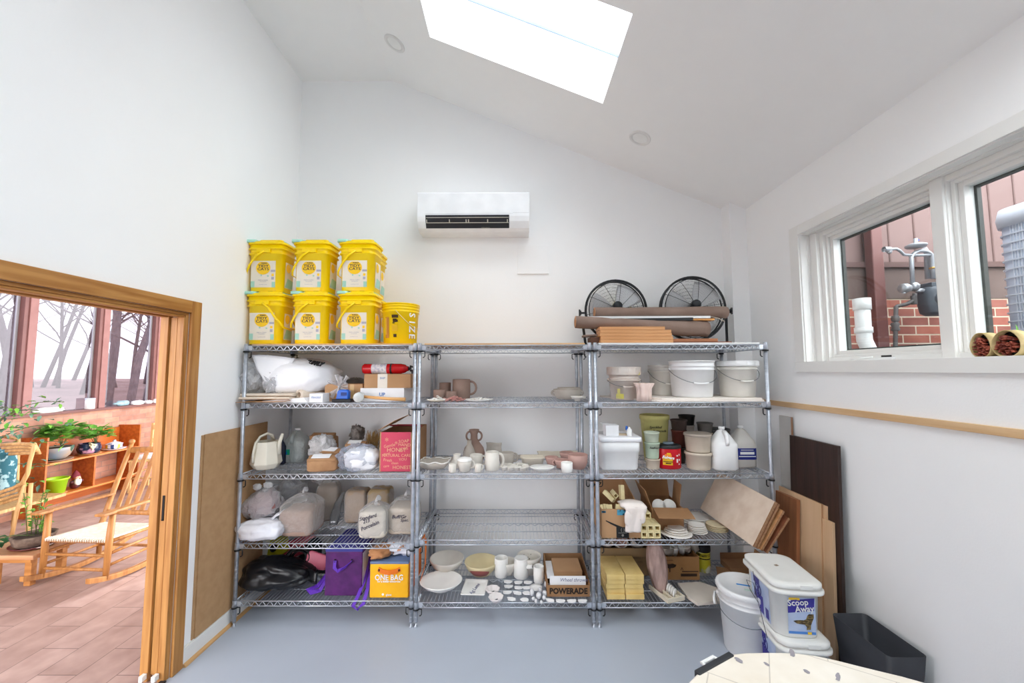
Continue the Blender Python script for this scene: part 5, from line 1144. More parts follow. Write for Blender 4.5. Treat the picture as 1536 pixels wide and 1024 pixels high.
b=M(); b.loft([rrect(.15,.09,.03,0),rrect(.17,.11,.03,.05),rrect(.182,.12,.03,.055),rrect(.182,.12,.03,.06),rrect(.165,.10,.03,.058),rrect(.15,.085,.03,.012)],cap1=True); one('rectangular_dish',b,m_bis2,'cream rectangular baking dish behind the oval plate','dish',(X(799,3.02,z),3.05,z))
b=M(); b.lathe([(0,.0),(.05,.0),(.086,.022),(.084,.026),(.05,.008),(0,.006)],36,sy=.8); o=one('oval_plate',b,m_wg,'white oval plate tipped forward at the front of the third shelf','plate',(X(813.5,2.86,z),2.87,z+.002))
pc='pink clay cup'
pot('pink_cup','pink clay cup left of the other pink ones','cup',(X(828,3.0,z),3.03,z),bowlprof(.05,.06,foot=.7),m_pk,handle=[(0,.045,.02,.05,.02,.006)])
pot('pink_cup','pink clay cup in front, behind the small white tumbler','cup',(X(843,2.92,z),2.95,z),bowlprof(.054,.058,foot=.7),m_pk,handle=[(PI,.05,.02,.05,.016,.006)])
pot('pink_bowl','pink clay bowl furthest back in the pink group','bowl',(X(851,3.08,z),3.12,z),bowlprof(.055,.075,foot=.6),m_pk)
pot('pink_bowl','largest pink clay bowl, by the right post','bowl',(X(867.5,2.91,z),2.93,z),[(0,0),(.045,0),(.052,.006),(.068,.04),(.071,.098),(.067,.1),(.064,.094),(.06,.04),(0,.012)],m_pk)
pot('white_tumbler','small white tumbler at the front of the pink cups','cup',(X(850.5,2.82,z),2.825,z),cupprof(.040,.066),m_wg)
# ---- shelf 5
z=S2[4]
def onS(px,py,r=0): p=at(px,py,Z=z); return p.x,p.y+r
x,y=onS(671,862,.05)
pot('footed_bowl','wide white bowl on a foot at the back left of the bottom shelf','bowl',(X(671,3.18,z+.1),3.16,z),[(0,0),(.06,0),(.058,.018),(.04,.028),(.10,.06),(.128,.105),(.13,.12),(.124,.12),(.095,.07),(.0,.045)],m_bis,36)
t=thing('yellow_bowl','pale yellow bowl with a brick-red patch on its side','bowl',(X(722,3.17,z+.1),3.17,z))
m_yb=mat('pale_yellow_glaze',(228,212,170),.5)
M().lathe([(0,0),(.07,0),(.072,.008),(.106,.04),(.126,.08),(.128,.092),(.122,.092),(.094,.05),(.055,.022),(0,.016)],40).build('body',m_yb,t)
b=M(); pts=[]
for i in range(9):
    for j in range(4): pass
def inner(r): 
    P=[(0,.022),(.055,.03),(.094,.07),(.122,.13)]
    for a,c in zip(P,P[1:]):
        if a[0]<=r<=c[0]: return a[1]+(c[1]-a[1])*(r-a[0])/(c[0]-a[0])
    return .13
b.patch(lambda u,v:((lambda a,zz:((.0735+.034*(zz-.008)/.032+.0005 if zz<.04 else .1075+.02*(zz-.04)/.04+.0005)*math.cos(a),(.0735+.034*(zz-.008)/.032+.0005 if zz<.04 else .1075+.02*(zz-.04)/.04+.0005)*math.sin(a),zz))(-2.3+1.35*u,.012+(.045+.016*math.sin(PI*u))*v)),20,8)
b.build('patch',mat('brick_glaze',(160,92,86),.5),t)
pot('small_bowl','small deep white bowl behind the straight cup','bowl',(X(762,3.16,z+.05),3.16,z),bowlprof(.068,.095,foot=.5),m_bis)
t=thing('colander_bowl','white pierced berry bowl at the back right of the pottery','bowl',(X(793.5,3.18,z+.1),3.18,z)); M().lathe(bowlprof(.093,.13,foot=.55,fh=.012),36).build('body',m_bis,t)
b=M(); r=random.Random(2)
for i in range(24):
    a=.6+2.0*r.random(); q=.045+.036*r.random(); zz=.036+ (q-.03)*1.25; b.lathe([(0,0),(.0032,0)],8,c=(q*math.cos(a),q*math.sin(a),zz+.004),R=RZ(a)@RY(-.85))
b.build('holes',mat('hole_dark',(70,64,62),.9),t)
pot('serving_platter','large white oval platter bowl at the front left of the bottom shelf','bowl',(X(661,2.93,z+.03),2.945,z),[(0,0),(.06,0),(.12,.035),(.148,.06),(.150,.064),(.142,.066),(.11,.044),(.05,.022),(0,.02)],m_wg,40,sy=.9)
t=thing('square_plate','white square plate with blue handwriting lying on the bottom shelf','plate',(X(712,2.93,z),2.94,z+.004),rz=-.06)
b=M(); b.patch(lambda u,v:((u-.5)*.165,(v-.5)*.20,.016*max(abs(2*u-1),abs(2*v-1))**8),16,16); b.build('plate',m_wg,t,solid=.005)
b=M(); b.text('Ag Lame',.04,face_up(.0,-.01,.006,PI/2*.0+1.3),0,.0003,shear=.3); b.build('handwriting',mat('slate_blue_ink',(96,104,140),.6),t)
x,y=onS(751,868,.045); pot('straight_cup','plain white straight-sided cup beside the square plate','cup',(X(751.5,y-.04,z),y,z),cupprof(.05,.135),m_wg)
x,y=onS(784,870,.05)
loc=(X(782,y-.05,z),y,z)
t=thing('lidded_jar','white lidded pot with a stubby side handle on the bottom shelf','jar',loc)
M().lathe([(0,0),(.048,0),(.054,.005),(.053,.10),(.05,.128),(.046,.13),(0,.13)],32).build('body',m_wg,t); M().lathe([(.05,.13),(.051,.134),(.048,.14),(.035,.136),(0,.136)],30).build('lid',m_wg,t)
b=M(); b.tube([(.045,-.02,.085),(.065,-.03,.085),(.085,-.035,.09)],[.018,.014,.016],14); b.lathe([(0,0),(.009,0)],14,c=(.0868,-.0355,.09),R=RZ(-.3)@RY(PI/2),m=1); b.build('side_handle',[m_wg,m_blk],t)
x,y=onS(808,877,.04); pot('small_tumbler','smaller white tumbler right of the lidded pot','cup',(X(808.5,y-.04,z),y,z),cupprof(.038,.115),m_wg)
# drinks tray box
x0=X(819,2.86,z); x1=X(886,2.86,z); wb=x1-x0-.004; 
t=thing('drinks_tray','cardboard drinks tray printed with dark lettering, holding a brown box','tray',((x0+x1)/2-.0,3.03,z)); wb-=.01
b=M(); openbox(b,wb,.36,.075,.004); b.box((0,.178,.10),(wb,.004,.06)); b.prism([(-.18,.075),(.18,.075),(.18,.13),(.1,.13)],.004,o=(wb/2,0,0),u=(0,1,0),w=(0,0,1)); b.prism([(-.18,.075),(.18,.075),(.18,.13),(.1,.13)],.004,o=(-wb/2+.004,0,0),u=(0,1,0),w=(0,0,1)); b.build('tray_body',m_kraft2,t)
b=M(); b.text('POWERADE',.052,face_front(0,-.1812,.036),0,.0004,bold=.0022,sx=.93); b.build('lettering',mat('print_dark',(44,34,28),.7),t)
b=M(); b.box((0,0,.055),(.2,.2,.11)); b.box((0,-.001,.112),(.202,.204,.004)); one('brown_box',b,m_kraft,'small flat brown box sitting inside the lettered drinks tray','box',((x0+x1)/2+.012,3.05,z+.006),bevel=.001)
t=thing('paper_sheet','white paper with blue handwriting stuck in the drinks tray','paper',((x0+x1)/2-.0,2.868,z+.01),rot=(-.18,0,0)); M().box((0,0,.055),(.25,.002,.11)).build('sheet',m_paper,t); b=M(); b.text('Wheel thrown',.032,face_front(.04,-.0015,.085),0,.0002,shear=.3); b.build('handwriting',mat('slate_blue_ink'),t)
b=M(); b.box((0,0,0),(.05,.25,.004)); one('paper_strip',b,m_paper,'strip of white card between the tray wall and the brown box','paper',((x0+x1)/2-.115,3.02,z+.10))
# two little marked bowls
for (px,py,lb) in ((739,889,'little ruffled dish with a dark mark, the rear of two'),(744,901,'little ruffled dish with a dark mark, the front of two')):
    p=at(px,py,Z=z); t=thing('ruffled_dish',lb,'dish',(p.x,p.y+.0,z+.001),group='two ruffled little dishes'); M().lathe([(0,0),(.03,0),(.046,.02),(.05,.03),(.046,.031),(.03,.008),(0,.006)],32,wob=lambda a,z_:.06*math.sin(8*a)).build('body',mat('pinkish_white',(232,224,222),.6),t)
    b=M(); b.box((0,0,.008),(.026,.01,.001),R=RZ(.6)); b.build('mark',mat('grey_mark',(92,86,92),.7),t)
# shards laid out flat
r=random.Random(14)
def shard_mesh(seed,kind=0):
    rr=random.Random(seed); b=M(); n=7
    if kind==0: P=[(-.03,.012),(-.027,-.012),(.0,-.018),(.024,-.014),(.033,.008),(.018,.014),(-.01,.017)]
    elif kind==1: P=[(.028*math.cos(2*PI*k/14),.02*math.sin(2*PI*k/14)) for k in range(14)]
    else: P=[(-.03,.02),(-.024,-.010),(.004,-.022),(.03,-.016),(.026,.004),(.0,.02)]
    P=[(p[0]+rr.uniform(-.003,.003),p[1]+rr.uniform(-.002,.002)) for p in P]
    b.prism(P,.007,o=(0,0,.0),u=(1,0,0),w=(0,1,0)); return b
SP=[(762,873,0),(763,880,0),(761,889,0),(778,874,0),(792,874,0),(778,882,0),(791,882,0),(776,890,2),(790,890,1),(767,899,2),(787,900,1),
    (831,891,2),(847,891,2),(862,891,2),(880,890,2),(825,901,2),(841,902,0),(858,902,0),(874,902,0)]
m_sh=mat('white_shard',(244,243,242),.7)
gl=[('white clay shard with a broken edge, in the rows before the white cups','clay shards before the white cups'),('white clay shard with a broken edge, in the rows before the drinks tray','clay shards before the drinks tray')]
proto={}
for i,(px,py,kd) in enumerate(SP):
    p=at(px,py,Z=z); g=gl[0] if i<11 else gl[1]; nm='clay_shard'
    if kd==1: lb,gg,nm='flat white clay oval disc among the shards','two clay discs','clay_disc'
    else: lb,gg=g
    if kd not in proto: o=shard_mesh(3+kd,kd).build(nm,m_sh); proto[kd]=o
    else: o=proto[kd].copy(); COL.objects.link(o)
    o.location=(p.x,p.y,z+.0005); o.rotation_euler=(0,0,r.uniform(-.15,.15)); tag(o,lb,'clay shard',gg)
p=at(804,883,Z=z); pot('round_disc_dish','small round white dish among the shards','dish',(p.x,p.y,z),[(0,0),(.03,0),(.044,.01),(.045,.014),(.03,.006),(0,.005)],m_sh)
for j,(px,py,s_) in enumerate(((798,893,.03),(808,897,.034),(817,893,.03),(823,886,.032),(800,900,.02),(816,899,.024),(804,904,.018),(812,905,.018),(810,888,.03),(819,880,.026))):
    p=at(px,py,Z=z)
    if j==0: b=M(); b.blob((0,0,.5),(1,1,1),16,10,amp=.2,fr=2); q0=o=b.build('clay_nugget',mat('nugget_white',(224,224,226),.5),loc=(p.x,p.y,z))
    else: o=q0.copy(); COL.objects.link(o); o.location=(p.x,p.y,z); o.rotation_euler=(0,0,j*1.3)
    o.scale=(s_,s_,s_*(1.1 if j%3 else 1.5)); tag(o,'rounded little white clay nugget in the small pile by the tray','clay nugget','pile of clay nuggets')
# ================================================================ UNIT 3
# ---- on top: fans
z=1.884+.0165
m_fan=mat('fan_black',(34,36,40),.4); m_bl2=mat('fan_blade',(206,206,208),.4,.2)
def fan(label,px,Y,r,disc=False,rz=0,stand=1):
    t=thing('floor_fan',label,'fan',(X(px,Y,z+.3),Y,z),rz=rz,group='black drum floor fans on top of the shelves')
    cz=r+.045; F_=lambda R_,y: [(R_*math.cos(2*PI*k/48),y,cz+R_*math.sin(2*PI*k/48)) for k in range(48)]
    b=M(); b.tube(F_(r,0),.009,8,closed=True); b.tube(F_(r-.004,.05),.006,6,closed=True); b.tube(F_(r-.02,-.035),.004,6,closed=True); b.build('outer_ring',m_fan,t)
    b=M()
    for k in range(23):
        q=r*(.16+.80*k/22); y=-.065*(1-(q/r)**2)**.5
        b.tube([(q*math.cos(2*PI*j/40),y,cz+q*math.sin(2*PI*j/40)) for j in range(40)],.0011,3,closed=True,sm=False)
        if k%3==0: b.tube([(q*math.cos(2*PI*j/32),.05+.03*(1-(q/r)**2)**.5,cz+q*math.sin(2*PI*j/32)) for j in range(32)],.0012,3,closed=True,sm=False)
    for k in range(10):
        a=2*PI*k/10+.15; b.tube([(q*math.cos(a),-.067*(1-min(1,(q/r))**2)**.5,cz+q*math.sin(a)) for q in (.03,r*.3,r*.6,r*.85,r)],.0022,4,sm=False)
    b.build('grille',m_fan,t)
    b=M(); b.lathe([(0,-.012),(.030,-.01),(.037,0),(.037,.02),(0,.02)],24,c=(0,-.065,cz+.028),R=RX(PI/2)@RX(PI)); b.build('hub_badge',m_fan,t)
    for k in range(3):
        a0=2*PI*k/3+.9; b=M()
        def bl(u,v,a0=a0): 
            a=a0+(u-.5)*1.5*(1-.25*v); q=.035+(r*.88-.035)*v; return (q*math.cos(a),.0+.03*(u-.5),cz+q*math.sin(a))
        b.patch(bl,10,6); b.build('blade',m_bl2,t,solid=.002)
    M().lathe([(0,-.02),(.035,-.02),(.04,.03),(.055,.05),(.055,.12),(0,.13)],20,c=(0,0,cz),R=RX(-PI/2)).build('motor',m_fan,t)
    b=M()
    pts=[(-r-.02,.03,cz-.05),(-r-.015,.05,cz-.12),(-r+.01,.09,.03),(-r+.03,.10,.012),(0,.10,.012),(r-.03,.10,.012),(r+.05,.09,.018),(r+.03,.05,cz-.10),(r+.02,.03,cz-.05)] 
    b.tube(pts,.011,8); b.build('stand',m_fan,t)
    for s in (-1,1):
        b=M(); b.lathe([(0,0),(.008,0),(.008,.028),(.02,.03),(.02,.04),(0,.04)],12,c=(s*(r+.008),.0,cz-.02),R=RY(s*PI/2)); b.box((s*(r+.05),0,cz-.02),(.012,.01,.055)); b.build('tilt_knob',m_fan,t)
    if disc:
        b=M(); b.lathe([(0,.0),(.095,0),(.105,.006),(.1,.008),(0,.006)],32,c=(.09,.166,.215),R=RX(PI/2),sy=2.05); o=b.build('yellow_oval',mat('yellow_filter',(222,214,140),.6)); o.location=t.location; tag(o,'pale yellow oval panel standing behind the left fan','panel')
    return t
fan('black round floor fan at the left, half hidden by the paper rolls',924,3.22,.247,disc=True)
fan('black round floor fan at the right, its bent stand leg showing',1040,3.24,.262)
# boards, rolls on the top shelf
m_alder=wood('orange_pine',(216,162,112),(198,142,92),'x',8,.55); m_dkw=wood('reddish_wood',(140,86,60),(116,68,46),'x',8,.5)
m_rp=mat('brown_roll_paper',(140,118,106),.75,0,(126,104,92),4,bump=.2); m_rpi=mat('roll_core',(196,150,116),.8)
x0=X(900,2.83,z); 
for k in range(5):
    L_=[.515,.512,.512,.505,.465][k]; o=M().box((L_/2,0,.0115),(L_,.14,.022)).build('pine_plank',m_alder,bevel=.0015); o.location=(x0+[.0,.004,-.002,.003,.0][k],2.885+.004*k,z+.0235*k)
    tag(o,['bottom pine plank of the stack at the front of the top shelf','second pine plank from the bottom of the stack','middle pine plank of the five in the stack','second pine plank from the top of the stack','short top pine plank of the stack, just under the paper roll'][k],'plank','stack of pine planks on the top shelf')
def bar(label,nm,pxa,pxb,Y,d,z0,z1,m,tl=0,cat='plank'):
    xa,xb=X(pxa,Y,z0),X(pxb,Y,z0); o=M().box((0,0,0),(xb-xa,d,z1-z0)).build(nm,m,bevel=.001); o.location=((xa+xb)/2,Y+d/2,(z0+z1)/2); o.rotation_euler=(0,tl,0); return tag(o,label,cat)
bar('long dark reddish plank lying flat on the top shelf','wood_plank',984,1098,2.97,.13,z,z+.018,m_dkw)
bar('shorter reddish plank stacked on the long dark one','wood_plank',978,1077,2.98,.11,z+.019,z+.041,wood('reddish_wood_light',(174,112,74),(150,92,58),'x',8,.5))
bar('small dark wood offcut at the left end of the stack','wood_offcut',886,900,2.86,.12,z,z+.045,mat('dark_offcut',(96,62,46),.7),cat='wood offcut')
bar('crumpled strip of brown wrapping sticking out at the left','paper_strip',876,902,2.9,.1,z+.055,z+.068,m_rp,-.05,cat='paper')
bar('thin scrap of wood under the lower paper roll','wood_offcut',1040,1076,3.08,.06,z+.042,z+.05,m_alder,cat='wood offcut')
def proll(label,pa,pb,r,m,squash=.8,tails=0):
    pa=Vector(pa);pb=Vector(pb); t=thing('paper_roll',label,'paper roll',pa,group='rolls of brown paper on the top shelf'); d=pb-pa
    b=M(); n=22; rings=[]
    e=d.normalized(); w=Vector((0,1,0)); up=e.cross(w)
    for (f,s_) in ((0,1),(.03,1.02),(.2,.98),(.27,.86),(.34,1),(.6,1.02),(.8,1.05+tails),(.95,1.02+tails),(1,1.0+tails)):
        rings.append([d*f+w*(r*1.15*s_*math.cos(2*PI*k/n))+up*(r*squash*s_*math.sin(2*PI*k/n)*(1+.05*math.sin(3*k+f*9))) for k in range(n)])
    b.loft(rings,cap0=False,cap1=True); b.build('paper',m,t)
    b=M(); b.loft([[d*f+w*(r*.7*math.cos(2*PI*k/n))+up*(r*.55*math.sin(2*PI*k/n)) for k in range(n)] for f in (-.004,.05)],cap0=False,cap1=True); b.loft([[d*f+w*(r*q*math.cos(2*PI*k/n))+up*(r*q*squash*math.sin(2*PI*k/n)) for k in range(n)] for (f,q) in ((0,1),(-.004,.7))],cap0=False,cap1=False); b.build('core',m_rpi,t); return t
Yr=2.95; zl=Zp(492,Yr,.7)
proll('lower roll of brown paper with flared right end, on the plank stack',(X(863,2.90,zl),2.90,z+.16),(X(1062,3.02,zl),3.04,z+.118),.044,m_rp,1.0,tails=.35)
b=M(); xa,xb=X(882,2.98,z+.2),X(1066,2.98,z+.2)
o=bar('long white foam board resting on the lower paper roll','foam_board',882,1066,2.98,.16,z+.195,z+.212,m_white,cat='board'); 
o=bar('long black strip tucked beneath the white foam board','black_strip',888,1040,2.96,.05,z+.172,z+.193,m_clip,-.012,cat='strip')
bar('orange-brown batten under the right end of the foam board','wood_batten',1006,1072,2.99,.08,z+.180,z+.194,wood('honey_batten',(226,164,92),(206,140,70),'x',8),cat='batten')
proll('upper roll of brown paper lying across both fans',(X(893,3.02,z+.25),3.06,z+.252),(X(1092,3.0,z+.25),3.03,z+.244),.040,m_rp,1.0,tails=.1)
b=M(); b.tube([(X(1066,3.0,z+.2),3.0,z+.21),(X(1078,3.0,z+.2),3.0,z+.195),(X(1087,3.0,z+.2),3.01,z+.175)],.0035,5); one('twine',b,mat('twine',(196,184,168),.9),'loose end of twine hanging below the foam board','twine',(0,0,0))
# ---- shelf 2: white boards and buckets
z=S3[1]
b=M(); xa,xb=X(984,2.80,z),X(1148,2.80,z); b.prism([(xa+.0,2.79),(xb-.012,2.79),(xb-.012,3.25),(xa-.28,3.32),(xa-.24,3.15)],.012,o=(0,0,z),u=(1,0,0),w=(0,1,0)); one('white_board',b,mat('gypsum_board',(232,224,216),.8,0,(222,212,204),9),'lower whitish board lying flat under the white buckets','board',(0,0,0),bevel=.001)
b=M(); b.prism([(xa+.04,2.80),(xb-.02,2.80),(xb-.02,3.26),(xa-.2,3.32),(xa-.2,3.16)],.012,o=(0,0,z+.0125),u=(1,0,0),w=(0,1,0)); one('white_board',b,mat('gypsum_board'),'upper whitish board directly beneath the white buckets','board',(0,0,0),bevel=.001)
m_wb=mat('bucket_white',(240,240,240),.35,spec=.4); m_wb2=mat('bucket_offwhite',(232,229,222),.45); m_pw=mat('pinkish_white_plastic',(222,212,204),.5,0,(208,190,178),6)
def mk(px0,px1,pyt,Y,zb):
    xa,xb=X(px0,Y,zb+.2),X(px1,Y,zb+.2); return (xa+xb)/2,(xb-xa)/2,Zp(pyt,Y,(xa+xb)/2)-zb
zb=z+.0255
cx,r,h=mk(1005,1072,541,2.95,zb); bucket('plastic_bucket','large open white bucket in the middle of the second shelf',(cx,2.97,zb),r*.84,r*.95,h,m_wb,bands=((.76,.007),(.86,.005)),bail=(.10,.95),group='white plastic buckets')
cx,r,h=mk(1074,1140,541,2.96,zb); bucket('plastic_bucket','white bucket with a wide flat lid beside the right post',(cx,2.98,zb),r*.70,r*.82,h-.008,m_wb2,bands=((.80,.008),(.86,.005)),lid=m_wb,bail=(.09,.9),lidh=.045,group='white plastic buckets')
cx,r,h=mk(974,1016,547,3.14,zb); bucket('plastic_bucket','white bucket at the back, half hidden by the large open one',(cx+.02,3.17,zb),r*.95,r*1.1,h,m_wb2,bands=((.8,.006),(.9,.005)),bail=(.10,.95),group='white plastic buckets')
cx,r,h=mk(912,961,550,3.02,z); t=bucket('plastic_bucket','pinkish-white lidded bucket with a yellow sticker at the left',(cx,3.04,z),r*.80,r*.93,h-.008,m_pw,bands=((.62,.008),(.68,.004)),lid=m_pw,bail=(.05,1),lidh=.075,group='white plastic buckets')
b=M(); b.box((-.06,-.108,.03),(.055,.004,.035),R=RZ(-.5)); b.box((-.068,-.107,.065),(.02,.004,.04),R=RZ(-.5)); b.box((r*.7,-.085,h-.05),(.02,.01,.02),R=RZ(.7)); b.build('sticker',mat('yellow_sticker',(218,206,96),.6,0,(200,190,120),30),t)
b=M(); b.lathe([(0,0),(.052,0),(.05,.05),(.05,.09),(.068,.125),(.066,.128),(.044,.09),(.044,.01),(0,.01)],48,wob=lambda a,zz:.10*math.sin(8*a)*(.4+zz*5)); one('fluted_cup',b,mat('pale_pink_slip',(232,208,198),.6),'pale pink fluted vase at the front of the second shelf','vase',(X(967,2.85,z),2.86,z))
# ---- shelf 3
z=S3[2]
t=thing('storage_bin','white lidded storage bin at the left of the third shelf','bin',(X(931,2.87,z)-.002,2.99,z)); w_=.29; d_=.30; h_=Zp(655,2.86,.8)-z
b=M(); b.loft([rrect(w_-.05,d_-.05,.03,0),rrect(w_-.04,d_-.04,.03,.01),rrect(w_-.02,d_-.02,.03,h_*.55),rrect(w_-.012,d_-.012,.03,h_*.56),rrect(w_-.008,d_-.008,.03,h_*.9)]); b.build('body',m_wb,t)
b=M(); b.loft([rrect(w_+.004,d_+.004,.03,h_*.86),rrect(w_+.014,d_+.014,.03,h_*.88),rrect(w_+.014,d_+.014,.03,h_*.98),rrect(w_+.0,d_+.0,.03,h_)]); b.build('lid',mat('lid_white',(238,238,242),.35),t)
zt=z+h_; bx=X(919,2.88,zt); b=M(); b.box((0,0,.038),(.092,.09,.076)); b.box((-.02,.02,.078),(.10,.06,.003),R=RY(.12)); one('small_carton',b,m_paper,'small white carton standing on the white storage bin','box',(bx,2.93,zt+.001),bevel=.001)
t=thing('glue_bottle','small white squeeze bottle with a blue cap on the storage bin','bottle',(X(946,2.87,zt),2.90,zt)); M().lathe([(0,0),(.016,0),(.018,.004),(.017,.045),(.008,.055),(.006,.062),(0,.062)],20).build('body',mat('white_plastic'),t)
M().lathe([(.007,.052),(.009,.056),(.008,.078),(.004,.082),(0,.082)],14,c=(-.016,.012,-.012)).build('cap',mat('cap_blue',(40,100,190),.4),t)
b=M(); b.box((0,0,.006),(.07,.03,.012)); one('tan_block',b,mat('tan_block',(196,176,150),.7),'small tan block lying beside the squeeze bottle','block',(X(934,2.9,zt),2.93,zt+.001))
m_yp=mat('yellow_fibre_pot',(214,208,134),.8,0,(182,160,110),6,lo=.55,hi=.75)
cx,r,h=mk(962,1005,622,3.15,z); t=thing('yellow_planter','large pale yellow pot with handwriting, at the back of the third shelf','pot',(cx,3.17,z)); M().lathe([(0,0),(r*.72,0),(r*.74,.005),(r*.94,h*.9),(r,h*.905),(r*1.01,h*.99),(r*.98,h),(r*.93,h*.99),(r*.70,.01),(0,.01)],40).build('body',m_yp,t)
b=M(); b.text('Speckled',.026,face_front(-.03,-r*.93,h*.76),0,.001,shear=.3); b.text('Buttermilk',.024,face_front(.0,-r*.93,h*.68),0,.001,shear=.3); b.build('handwriting',m_blk,t)
def cupat(nm,label,px0,px1,py0,py1,Y,m,cat='cup',taper=.8,rim=.004,group=None,text=None):
    zc_=1.12; xa,xb=X(px0,Y,zc_),X(px1,Y,zc_); r=(xb-xa)/2; cx=(xa+xb)/2; zt=Zp(py0,Y-r*.0,cx); zb=Zp(py1,Y-r*.8,cx); h=max(.02,zt-zb)
    t=thing(nm,label,cat,(cx,Y,zb),group=group) 
    M().lathe([(0,0),(r*taper,0),(r*taper+.001,.003),(r*.96,h-.01),(r+rim*.3,h-.009),(r+rim*.5,h-.002),(r,h),(r-.004,h-.001),(r*taper-.003,.004),(0,.004)],32).build('body',m,t)
    if text:
        b=M(); b.text(text,.02,face_front(0,-r*.96,h*.66),0,.0012,shear=.3); b.build('handwriting',m_blk,t)
    return (cx,Y,zb,r,h)
m_gr=mat('pale_green_cup',(196,204,184),.6); m_gr2=mat('mint_green_cup',(188,206,184),.6); m_be=mat('beige_tub',(208,194,176),.55,0,(200,186,168),8); m_dk=mat('dark_brown_pot',(72,58,54),.5); m_rd=mat('red_brown_pot',(104,52,44),.5); m_bk2=mat('black_pot',(24,24,26),.45); m_gy=mat('grey_pot',(128,126,124),.55); m_ww=mat('grey_white_cup',(196,190,186),.6)
zc3=z
def stack(Y,items):
    """cups standing in one another; items from the bottom: name,label,px0,px1,h,material"""
    zz=z
    for (nm,lb,p0,p1,h,m,kw) in items:
        xa,xb=X(p0,Y,zz+h),X(p1,Y,zz+h); r=(xb-xa)/2; t=thing(nm,lb,kw.get('cat','cup'),((xa+xb)/2,Y,zz),group=kw.get('group')); tp=kw.get('t',.82)
        M().lathe([(0,0),(r*tp,0),(r*tp+.001,.003),(r*.95,h-.012),(r*1.0,h-.011),(r*1.01,h-.002),(r*.99,h),(r*.93,h-.001),(r*tp-.003,.004),(0,.004)],32).build('body',m,t)
        if kw.get('text'):
            b=M(); b.text(kw['text'],.022,face_front(0,-r*.97,h*.7),0,.0012,shear=.3); b.build('handwriting',m_blk,t)
        if kw.get('lid'):
            b=M(); b.lathe([(r*.99,h-.016),(r*1.03,h-.014),(r*1.03,h),(r*.98,h+.004),(r*.9,h+.001),(0,h+.001)],32); b.build('lid',kw['lid'],t)
        zz+=h+kw.get('gap',.004)
stack(2.93,[('plastic_cup','cream cup at the bottom of the green cup stack',968,990,.072,m_be,{'gap':.001}),('plastic_cup','mint green cup with handwriting in the middle of its stack',967,989,.112,m_gr2,{'text':'Seafoam','gap':.001}),('plastic_cup','pale green cup on top of the green cup stack',966,988.5,.072,m_gr,{})])
stack(3.10,[('nursery_pot','lowest dark red pot behind the red coffee can',1008,1028,.12,m_bk2,{'gap':.001}),('nursery_pot','red-brown pot in the middle of the dark stack',1007,1029.5,.125,m_rd,{'gap':.001}),('nursery_pot','dark brown pot on top of the red-brown one',1006,1030,.078,m_dk,{})])
stack(3.27,[('nursery_pot','lowest pot of the rear stack, under the grey-white cup',1021,1040,.175,m_bk2,{'gap':.001,'t':.9}),('plastic_cup','grey-white cup below the black pot',1021,1041,.085,m_ww,{'gap':.001,'t':.9}),('nursery_pot','black pot on top of the grey-white cup',1018,1041.5,.078,m_bk2,{})])
stack(3.22,[('food_tub','tub at the bottom of the rear stack, below the beige cup',1044,1069,.14,m_be,{'gap':.001,'t':.9,'cat':'tub'}),('plastic_cup','beige cup below the grey pot',1047,1068,.068,m_be,{'gap':.001}),('nursery_pot','grey pot on top of the beige cup',1045.5,1068.5,.075,m_gy,{})])
stack(2.93,[('food_tub','lower beige lidded tub of the front stack',1028,1066,.115,m_be,{'gap':.006,'t':.86,'cat':'tub','lid':m_be}),('food_tub','upper beige tub with a grey-beige lid in the front stack',1027,1065,.125,m_be,{'t':.86,'cat':'tub','lid':mat('grey_beige_lid',(170,158,146),.5)})])
b=M(); b.lathe([(0,0),(.06,0),(.085,.05),(.09,.12),(.088,.22),(.094,.225),(.09,.235),(.08,.22),(.08,.1),(0,.02)],28); one('grey_bowl',b,mat('dark_grey_bowl',(96,96,98),.5),'stack of grey tubs half hidden behind the white jug','tub',(X(1078,3.25,z),3.25,z))
# coffee can
t=thing('coffee_can','red plastic coffee can with a black lid beside the green cups','can',(X(1008,2.90,z),2.945,z)); rr=.082; hh=.165
b=M(); b.lathe([(0,0),(rr-.006,0),(rr,.006),(rr,hh-.02),(rr-.004,hh-.01)],36,sy=.75); b.build('body',mat('can_red',(196,18,34),.3),t)
b=M(); b.lathe([(rr+.001,hh-.024),(rr+.003,hh-.02),(rr+.003,hh-.004),(rr-.006,hh+.002),(0,hh+.003)],36,sy=.75); b.build('lid',mat('lid_black',(30,32,34),.4),t)
b=M(); b.lathe([(0,hh+.003),(.04,hh+.003),(.038,hh+.016),(0,hh+.018)],22,c=(-.005,0,0),sy=.75); b.build('lid_knob',mat('lid_grey_blue',(98,112,126),.4),t)
def crv(b,x0,x1,z0,z1,m,off=.0008,n=5):
    f=lambda x:-(.75*math.sqrt(max(0,rr*rr-x*x)))-off
    for k in range(n):
        u=x0+(x1-x0)*k/n; v=x0+(x1-x0)*(k+1)/n; b.F([b.V((u,f(u),z0)),b.V((v,f(v),z0)),b.V((v,f(v),z1)),b.V((u,f(u),z1))],m)
b=M(); crv(b,-.062,.0,.03,.085,0); crv(b,-.05,-.006,.085,.105,1,.0012); crv(b,-.06,.0,.05,.056,2,.0016); crv(b,-.046,-.01,.038,.046,2,.002); crv(b,-.038,-.012,.10,.115,0,.001)
b.text('Folgers',.027,face_front(-.032,-.0655,.084,-.28)@Matrix.Rotation(-.08,4,'Z'),3,.001,bold=.0011,shear=.2)
b.build('label',[mat('label_gold',(236,190,30),.4),mat('label_sunrise',(238,140,40),.4),mat('label_dark',(60,20,30),.4),m_white],t); b=M()
